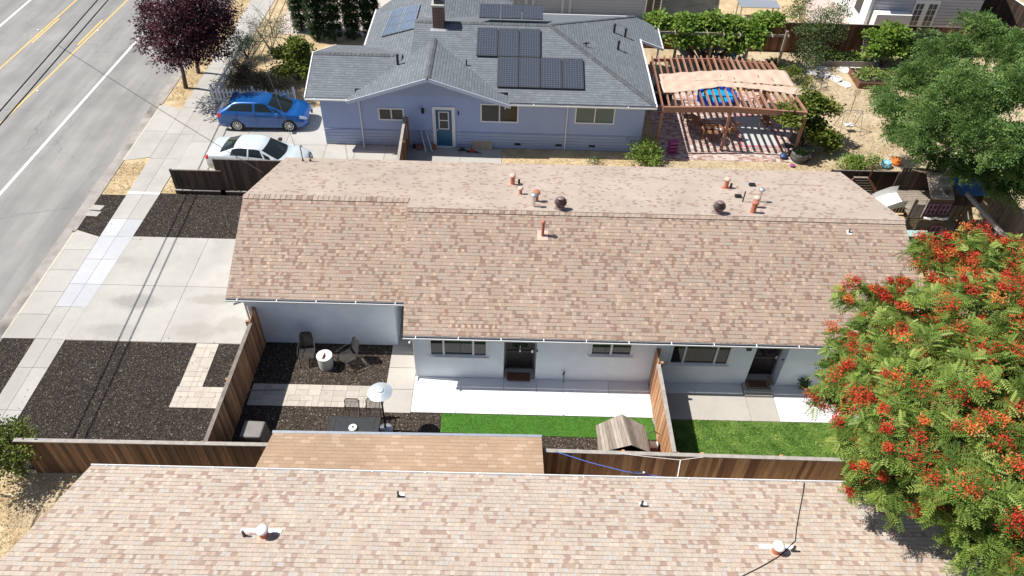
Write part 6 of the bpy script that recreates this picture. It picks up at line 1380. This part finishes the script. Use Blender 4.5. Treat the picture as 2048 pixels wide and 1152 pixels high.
for y_ in (47.6, 49.5): MB().box(wa-.08, wa-.062, y_, y_+1.0, 1.0, 2.2).build('window', M_glass, WB)
MB().slab([(wa-.5, wy-.5, 4.2), (wb+.5, wy-.5, 4.2), (wb+.5, 50.3, 5.4), (wa-.5, 50.3, 5.4)], .12).build('roof', M_roof_grey, WB); MB().slab([(wb+.5, 54.4, 4.2), (wa-.5, 54.4, 4.2), (wa-.5, 50.3, 5.4), (wb+.5, 50.3, 5.4)], .12).build('roof', M_roof_grey, WB)
slabs('rear_patio', [[(18.5, 44.6), (wa-.1, 44.6), (wa-.1, 54), (21, 54)]], .03, plain('pink_concrete', (.46,.37,.33), .9, var=.1), .05)
c = GY(1750, 30, wy-.4); MB().box(wa+.25, fa-.35, wy-.75, wy-.1, 0, 1.75).build('garden_cabinet', M_white_pl); tag(bpy.context.scene.objects['garden_cabinet'], 'white storage cabinet against the mauve wall left of the french doors', 'cabinet')
c = G(1514, 22, .5); t = thing('grey_canopy_table', 'grey topped table standing on the brick yard behind the vines', 'table', (c.x, c.y, 0)); lpart(MB().box(-1.3, 1.3, -.6, .6, .95, 1.0), 'tabletop', M_galv, t); [lpart(MB().box(sx*1.2-.04, sx*1.2+.04, sy*.5-.04, sy*.5+.04, 0, .95), 'leg', M_galv, t) for sx in (-1, 1) for sy in (-1, 1)]

# ================================================================== VEGETATION
FR = frond(6, .33, .085, .4)
def ptlobe(px, py, z, r, rz=None): c = G(px, py, z); return (c.x, c.y, z, r, r, rz or r*.8)
def sublobes(lobes, n=6, f=.42, out=.75):
    r = []
    for l in lobes:
        r.append((l[0], l[1], l[2], l[3]*.6, l[4]*.6, l[5]*.6))
        for d in rdir(n):
            d[2] = abs(d[2])*.9-.25; q = f*random.uniform(.6, 1.25); r.append((l[0]+d[0]*l[3]*out, l[1]+d[1]*l[4]*out, l[2]+d[2]*l[5]*out, l[3]*q, l[4]*q, l[5]*q*.75))
    return r
# --- sumac tree with red seed clusters
M_sum = leafmat('sumac_leaves', [(0, (0.043, 0.088, 0.016)), (.4, (0.129, 0.202, 0.036)), (.75, (0.240, 0.326, 0.068)), (1, (0.377, 0.414, 0.122))], .25, .5)
M_sumr = leafmat('sumac_seed_clusters', [(0, (.36,.02,.014)), (.45, (.52,.055,.028)), (.75, (.62,.13,.04)), (1, (.66,.28,.07))], .12, .6)
SL = [ptlobe(*q) for q in ((1722, 605, 4.9, .75, .4), (1790, 585, 5.0, .6, .35), (1885, 520, 6.0, .85), (1960, 520, 6.4, 1.0), (2040, 540, 6.3, 1.1), (1905, 620, 6.6, 1.1), (1995, 650, 7.2, 1.4), (1820, 680, 6.2, 1.1), (1720, 700, 5.4, .85), (1690, 765, 4.8, .8), (1660, 805, 4.3, .55), (1775, 790, 6.2, 1.2), (1880, 760, 7.2, 1.4), (1980, 800, 7.6, 1.5), (2060, 720, 7.4, 1.4), (1735, 890, 5.4, .9), (1830, 880, 6.6, 1.3), (1790, 970, 5.0, .8), (1735, 965, 4.6, .55), (1950, 920, 7.0, 1.4), (2050, 940, 7.0, 1.4), (1975, 1040, 6.0, 1.0), (1950, 1110, 5.4, .7), (2050, 1080, 6.0, 1.1), (1880, 1000, 5.4, .5), (2120, 840, 7.3, 1.8), (2120, 1000, 6.5, 1.5), (2130, 620, 6.5, 1.5))]
ST = thing('sumac_tree', 'large tree with feathery green leaves and red seed clusters at the right edge', 'tree', (12.9, 14.3, 0))
limbs(SL, (12.9, 14.3, 0), .26, M_barkl, ST, .5)
def rosettes(name, lobes, n, per, size, mat, parent, seeds=None, seed_p=.22, spread=.9):
    Ls = np.array(lobes); w_ = Ls[:, 3]**2*1.0; w_ /= w_.sum(); idx = RNG.choice(len(Ls), n, p=w_); d = rdir(n); d[:, 2] = np.abs(d[:, 2])*.9-.15*(RNG.random(n)); d /= np.linalg.norm(d, axis=1, keepdims=True)
    rr = .55+.5*RNG.random(n)**.5; C = Ls[idx, :3]+d*Ls[idx, 3:6]*rr[:, None]; ax = d*.7+np.array([0, 0, .7])+RNG.normal(size=(n, 3))*.2; ax /= np.linalg.norm(ax, axis=1, keepdims=True)
    ci = np.repeat(np.arange(n), per); m = n*per; ang = RNG.random(m)*6.283
    e1 = np.cross(ax, [0.3, 1, 0.1]); e1 /= np.linalg.norm(e1, axis=1, keepdims=True); e2 = np.cross(ax, e1)
    D = e1[ci]*np.cos(ang)[:, None]+e2[ci]*np.sin(ang)[:, None]+ax[ci]*(RNG.random(m)*.7)[:, None]
    ct = RNG.random(n)
    inst_mesh(name, FR[0], FR[1], C[ci]+RNG.normal(size=(m, 3))*.03, D, ax[ci]+RNG.normal(size=(m, 3))*.15, size*(.7+.5*RNG.random(m)), np.clip(ct[ci]*.6+RNG.random(m)*.4, 0, 1), mat, parent)
    if seeds:
        s_idx = np.where((RNG.random(n) < seed_p) & (rr > .8) & (C[:, 2] > 3.6))[0]; k = 190; sc = np.repeat(s_idx, k); q = len(sc); R_ = RNG.normal(size=(q, 3))*np.array([.105, .105, .075])
        ctr = C[sc]+ax[sc]*.2; tt = np.clip(np.repeat(RNG.random(len(s_idx))**1.5, k)*.8+RNG.random(q)*.25, 0, 1); sz = np.repeat(.55+.95*RNG.random(len(s_idx)), k)
        inst_mesh('seed_clusters', LEAF[0], LEAF[1], ctr+R_*sz[:, None], RNG.normal(size=(q, 3)), RNG.normal(size=(q, 3))+np.array([0, 0, 1]), .056*(.6+.8*RNG.random(q)), tt, seeds, parent)
rosettes('leaves', SL+sublobes(SL, 5, .42, .85), 3600, 7, .30, M_sum, ST, M_sumr, .18)
# --- big green tree on the right
M_gt = leafmat('green_tree_leaves', [(0, (0.025, 0.064, 0.015)), (.4, (0.086, 0.168, 0.038)), (.75, (0.158, 0.256, 0.068)), (1, (0.274, 0.344, 0.119))], .25, .55)
GL = [ptlobe(*q) for q in ((1900, 110, 6.0, 1.2), (1990, 90, 6.2, 1.3), (1960, 50, 6.8, .8), (1850, 160, 5.4, 1.1), (1930, 180, 6.8, 1.6), (2030, 180, 6.6, 1.6), (1800, 215, 4.4, .8), (1765, 195, 3.6, .5), (1870, 250, 5.8, 1.4), (1975, 280, 6.0, 1.5), (2050, 300, 5.4, 1.3), (1810, 270, 3.8, .7), (1850, 310, 3.2, .6), (1950, 340, 4.2, .8), (2030, 380, 4.0, .9), (1890, 325, 3.4, .5), (2110, 150, 6, 1.8), (2120, 320, 5.3, 1.8))]
GT = thing('walnut_tree', 'large dense green tree with drooping foliage above the playset at the right edge', 'tree', (21.3, 31.0, 0))
limbs(GL, (21.3, 31.0, 0), .28, M_barkl, GT, .4)
FR2 = frond(3, .38, .13, .6)
GL2 = [(l[0], l[1], l[2], l[3]*.95, l[4]*.95, l[5]*.9) for l in GL]
crown('leaves', sublobes(GL2, 7, .40, .85), 2000, 20, FR2, .24, M_gt, GT, .13, .7, up=.3)
# --- purple plum trees
M_plum = leafmat('plum_leaves', [(0, (0.022, 0.009, 0.014)), (.5, (0.062, 0.020, 0.029)), (.85, (0.125, 0.039, 0.047)), (1, (0.200, 0.077, 0.084))], .2, .4)
PL1 = [ptlobe(*q) for q in ((365, 95, 3.4, 1.5), (320, 75, 3.6, 1.1), (415, 95, 3.5, 1.1), (365, 50, 4.6, 1.4), (310, 40, 4.2, .9), (430, 55, 4.0, 1.0), (345, 120, 2.6, .7), (370, 10, 5.2, 1.2), (410, 15, 5.0, 1.1))]
b = G(372, 176); T1 = thing('plum_tree', 'purple leaved street tree nearest the neighbour driveway', 'tree', (b.x, b.y, 0), 'purple plum trees on the verge'); limbs(PL1, (b.x, b.y, 0), .13, M_bark, T1, .45); crown('leaves', PL1, 620, 30, LEAF, .14, M_plum, T1, .17, .45)
PL2 = [ptlobe(*q) for q in ((420, 60, 3.0, 1.1), (400, 20, 4.0, 1.3), (440, 10, 4.0, 1.1), (395, 85, 2.4, .7), (330, 0, 4.5, 1.2))]
b = G(397, 146); T2 = thing('plum_tree', 'purple leaved street tree standing just behind the first one', 'tree', (b.x, b.y, 0), 'purple plum trees on the verge'); limbs(PL2, (b.x, b.y, 0), .12, M_bark, T2, .45); crown('leaves', PL2, 300, 30, LEAF, .14, M_plum, T2, .2, .5)
# --- cypress row
M_cyp = leafmat('cypress_foliage', [(0, (.012,.03,.01)), (.5, (.03,.065,.018)), (.85, (.06,.11,.03)), (1, (.13,.17,.06))], .15, .6)
names = ['leftmost', 'second', 'third', 'fourth', 'fifth']
for i, (px, py) in enumerate(((604, 62), (637, 79), (670, 81), (708, 79), (744, 78))):
    b = G(px, py); t = thing('cypress_tree', 'tall narrow dark cypress, %s from the left in the row beside the blue house' % names[i], 'tree', (b.x, b.y, 0), 'row of cypress trees')
    MB().tube([(b.x, b.y, 0), (b.x, b.y, 1.0), (b.x, b.y, 4.8)], [.09, .07, .02], 8).build('trunk', M_bark, t)
    crown('foliage', [(b.x, b.y, .5+.58*k, (.42, .46, .48, .50, .50, .52, .52, .46, .36)[k], (.34, .40, .44, .48, .50, .52, .52, .46, .36)[k], .5) for k in range(9)], 900, 34, LEAF, .085, M_cyp, t, .07, .75, up=.2)
slabs('far_driveway', [[(-14.6, 44.5), (-7.9, 44.5), (-7.9, 62), (-15.2, 62)]], .03, plain('pale_pink_paving', (.50,.43,.385), .9, var=.12, scale=1.5), .05)
# --- shrubs
def shrub(name, label, lobes, mat, ncl, per, leaf, size, base=None, group=None, spread=.14, stems=True, cat='shrub', sm=None):
    cx = sum(l[0] for l in lobes)/len(lobes); cy = sum(l[1] for l in lobes)/len(lobes); bb = base or (cx, cy)
    t = thing(name, label, cat, (bb[0], bb[1], 0), group)
    if stems:
        mb = MB()
        for l in lobes:
            for k in range(3): mb.tube([(bb[0]+random.uniform(-.08,.08), bb[1]+random.uniform(-.08,.08), 0), ((bb[0]+l[0])/2, (bb[1]+l[1])/2, l[2]*.5), (l[0]+random.uniform(-.5,.5)*l[3], l[1]+random.uniform(-.5,.5)*l[4], l[2]+l[5]*.5)], [.03, .02, .008], 5)
        mb.build('stems', sm or M_bark, t)
    crown('foliage', sublobes(lobes, 4, .5, .8) if cat != 'vine' and len(lobes) > 1 else lobes, ncl, per, leaf, size*.92, mat, t, spread, .55)
    return t
M_yg = leafmat('yellow_green_leaves', [(0, (.05,.08,.012)), (.5, (.12,.17,.025)), (.85, (.22,.24,.05)), (1, (.36,.30,.08))], .3)
M_grn = leafmat('mid_green_leaves', [(0, (.025,.06,.015)), (.5, (.07,.14,.03)), (1, (.16,.24,.06))], .3)
M_lime = leafmat('vine_leaves', [(0, (.05,.11,.015)), (.5, (.16,.27,.04)), (1, (.36,.44,.10))], .35)
M_sage = leafmat('sage_leaves', [(0, (.07,.08,.05)), (.5, (.15,.17,.11)), (1, (.28,.28,.20))], .2)
M_dryl = leafmat('dry_leaves', [(0, (.06,.045,.025)), (.5, (.14,.11,.06)), (1, (.30,.24,.14))], .2)
M_olive = leafmat('olive_leaves', [(0, (.03,.06,.02)), (.5, (.08,.13,.04)), (1, (.18,.22,.09))], .25)
shrub('leafy_shrub', 'rounded yellow green shrub at the left end of the blue house', [ptlobe(*q) for q in ((592, 130, 1.0, .95), (565, 140, .8, .6), (600, 100, 1.7, .7), (575, 105, 1.5, .6), (612, 140, .8, .6), (590, 85, 2.1, .4))], M_yg, 260, 22, BROAD, .13)
shrub('dark_shrub', 'dark blue green shrub beside the sidewalk behind the picket fence', [ptlobe(*q) for q in ((482, 95, .8, .7), (478, 75, 1.2, .5), (500, 85, 1.1, .5))], leafmat('blue_green_leaves', [(0, (.015,.035,.02)), (1, (.06,.11,.07))], .2), 110, 24, LEAF, .09)
shrub('sage_shrub', 'grey green wispy shrub between dark shrub and cypress row', [ptlobe(*q) for q in ((520, 65, 1.2, .8), (545, 75, 1.0, .7), (508, 50, 1.6, .6), (560, 55, 1.3, .7))], M_sage, 130, 20, LEAF, .09, spread=.22, sm=M_barkl)
def baretree(label, base, tips, r0=.05, group=None):
    b = G(*base); t = thing('bare_tree', label, 'tree', (b.x, b.y, 0), group); mb = MB(); b = Vector((b.x, b.y, 0)); f = b+Vector((.02, .03, .9)); mb.tube([b, f], [r0, r0*.7], 7)
    for (px, py, z) in tips:
        e = G(px, py, z); m_ = f.lerp(e, .5)+Vector((0, 0, .12)); mb.tube([f, m_, e], [r0*.5, r0*.3, .006], 5)
        for k in range(9):
            s = f.lerp(e, random.uniform(.3, 1)); mb.tube([s, s+Vector((random.uniform(-.4,.4), random.uniform(-.4,.4), random.uniform(.05,.5)))], [.010, .003], 4)
    mb.build('trunk', M_barkl, t)
baretree('bare grey tree behind the picket fence beside the yellow green shrub', (507, 168), [(470, 90, 2.6), (500, 85, 2.8), (530, 95, 2.5), (520, 60, 3.2), (490, 120, 2.0), (540, 120, 2.0)])
baretree('leafless twiggy tree at the top between sidewalk and cypresses', (545, 75), [(505, 10, 3.0), (540, 0, 3.4), (575, 30, 2.8), (600, 40, 2.4), (520, 35, 2.6), (585, 60, 2.0)], .045)
shrub('dry_shrub', 'brown dry shrub mass behind the picket fence corner', [ptlobe(*q) for q in ((480, 160, .35, .6, .35), (520, 165, .35, .7, .4), (500, 140, .4, .6, .4), (548, 172, .3, .6, .3), (465, 130, .4, .4, .4))], M_dryl, 240, 22, LEAF, .10, spread=.18, sm=M_barkl)
shrub('leafy_shrub', 'bright green shrub at the right corner of the blue house', [ptlobe(*q) for q in ((1283, 300, .7, .5), (1300, 290, .9, .35), (1268, 310, .5, .4), (1295, 318, .5, .4), (1312, 305, .5, .3))], M_lime, 90, 16, LEAF, .12)
shrub('small_plant', 'tiny green plant in the dry strip right of the crawl space vents', [ptlobe(1190, 322, .2, .2)], M_grn, 14, 12, LEAF, .09, cat='plant')
shrub('leafy_shrub', 'big yellow green bush growing at the right end of the pergola', [ptlobe(*q) for q in ((1630, 255, 1.1, .85), (1605, 225, 1.9, .7), (1640, 215, 1.9, .7), (1650, 275, .8, .65), (1580, 235, 2.2, .5), (1560, 215, 2.4, .3), (1620, 195, 2.3, .45), (1665, 290, .5, .4))], M_yg, 330, 22, BROAD, .14)
shrub('leafy_shrub', 'low yellow green bush in front of the dark fence left of the playset', [ptlobe(*q) for q in ((1715, 325, .45, .5, .35), (1742, 322, .45, .4, .35), (1690, 330, .35, .35, .3))], M_lime, 90, 18, LEAF, .12)
# vine arbor
AR = thing('vine_arbor', 'wooden arbor carrying a long mass of grape vine behind the pergola', 'arbor', (12.5, 42.3, 0))
for px, py in ((1336, 110), (1402, 110), (1472, 112)):
    b = G(px, py+4); MB().box(b.x-.07, b.x+.07, 41.3, 41.44, 0, 2.3).build('post', M_greywood, AR)
pe = G(1549, 152); ph = GY(1566, 62, pe.y).z; MB().bar((pe.x, pe.y, 0), (pe.x, pe.y, ph), .13).build('post', M_greywood, AR); xq = G(1320, 100, 2.3).x
for y_ in (41.3, 42.6): MB().bar((xq, y_, 2.32), (pe.x+.1, y_, 2.32), .06, .14).build('beam', M_greywood, AR)
for k in range(9): x_ = xq+.2+(pe.x-xq)*k/8; MB().bar((x_, 40.9, 2.42), (x_, 43.2, 2.42), .04, .1).build('slat', M_greywood, AR)
vl = [(xq+.2+(pe.x-xq-.6)*k/9, 42.1+random.uniform(-.5, .5), 2.5+random.uniform(-.25, .3), random.uniform(.4, .85), random.uniform(.4, .8), random.uniform(.25, .45)) for k in range(10)]+[(xq+.4+(pe.x-xq-1)*k/7, 41.2, 1.9+random.uniform(-.3,.1), .22, .15, .5) for k in range(7)]
vl = sublobes(vl, 3, .5, .8)
VN = shrub('grape_vine', 'bright green grape vine spread over the arbor and hanging down its front', vl, M_lime, 620, 20, BROAD, .17, spread=.2, cat='vine')
shrub('airy_shrub', 'tall airy shrub with small leaves at the right end of the vine arbor', [ptlobe(*q) for q in ((1610, 60, 2.0, .9), (1650, 45, 2.2, .9), (1630, 95, 1.4, .8), (1590, 30, 2.4, .8), (1665, 75, 1.5, .6), (1620, 125, .8, .6), (1585, 110, .9, .5), (1680, 20, 2.4, .7), (1600, 5, 2.6, .7))], M_olive, 360, 20, LEAF, .12, spread=.2)
shrub('leafy_shrub', 'low yellow green shrub behind the right end of the pergola', [ptlobe(*q) for q in ((1560, 138, .5, .5), (1590, 148, .5, .5), (1612, 160, .4, .35), (1540, 130, .5, .35))], M_yg, 120, 18, LEAF, .12)
shrub('fruit_bush', 'dense fruit bush against the far red fence, left of the pair', [ptlobe(*q) for q in ((1765, 85, 1.5, .9), (1785, 65, 2.0, .75), (1760, 110, .9, .7), (1800, 100, 1.1, .8))], M_lime, 230, 22, BROAD, .15, group='fruit bushes by the far fence')
shrub('fruit_bush', 'dense fruit bush against the far red fence, right of the pair', [ptlobe(*q) for q in ((1840, 90, 1.4, .9), (1870, 85, 1.4, .75), (1830, 115, .8, .7), (1865, 112, .9, .7))], M_olive, 230, 22, BROAD, .15, group='fruit bushes by the far fence')
shrub('leafy_shrub', 'green and yellow shrub at the lower left edge beside the end of the brown fence', [ptlobe(*q) for q in ((10, 905, 1.3, .6), (25, 880, 1.6, .5), (-5, 930, 1.1, .6), (35, 925, 1.0, .35), (0, 860, 1.6, .5), (-30, 900, 1.5, .8), (45, 900, 1.5, .2))], M_yg, 200, 20, LEAF, .11)
shrub('leafy_shrub', 'leafy shrub under the left side of the big green tree', [ptlobe(*q) for q in ((1790, 175, .9, .7), (1830, 185, 1.0, .7), (1805, 230, 1.0, .6), (1775, 225, 1.2, .4), (1790, 250, .6, .4))], M_gt, 120, 18, LEAF, .14)

# ================================================================== WIRES
def wire(label, pts, r, nm='power_line', group='overhead wires', sag=.004):
    P = [Vector(p) for p in pts]; q = []
    for a, b in zip(P[:-1], P[1:]):
        for k in range(10): u = k/10; p = a.lerp(b, u); p.z -= 4*u*(1-u)*sag*(b-a).length; q.append(p)
    q.append(P[-1]); return tag(MB().tube(q, r, 6).build(nm, M_wire), label, 'power line', group)
hw_ = 6.2
a, b = G(0, 222, hw_), G(195, 0, hw_); d = (b-a).normalized(); wire('thick black overhead cable, left of the pair above the street', [a-d*40, a, b, b+d*60], .026, sag=0)
a, b = G(0, 250, hw_), G(216, 0, hw_); d = (b-a).normalized(); wire('thick black overhead cable, right of the pair above the street', [a-d*40, a, b, b+d*60], .026, sag=0)
e = on_back(527, 348)
wire('thin service wire from the street cables down to the brown roof corner', [G(118, 92, hw_), (e.x, e.y, e.z+.05)], .012, 'service_wire')
bm = on_back(606, 322); wire('thin pale service wire running from the top down to the roof mast', [G(505, 60, 5.2), (GY(590, 293, bm.y).x, bm.y, GY(590, 293, bm.y).z)], .010, 'service_wire')
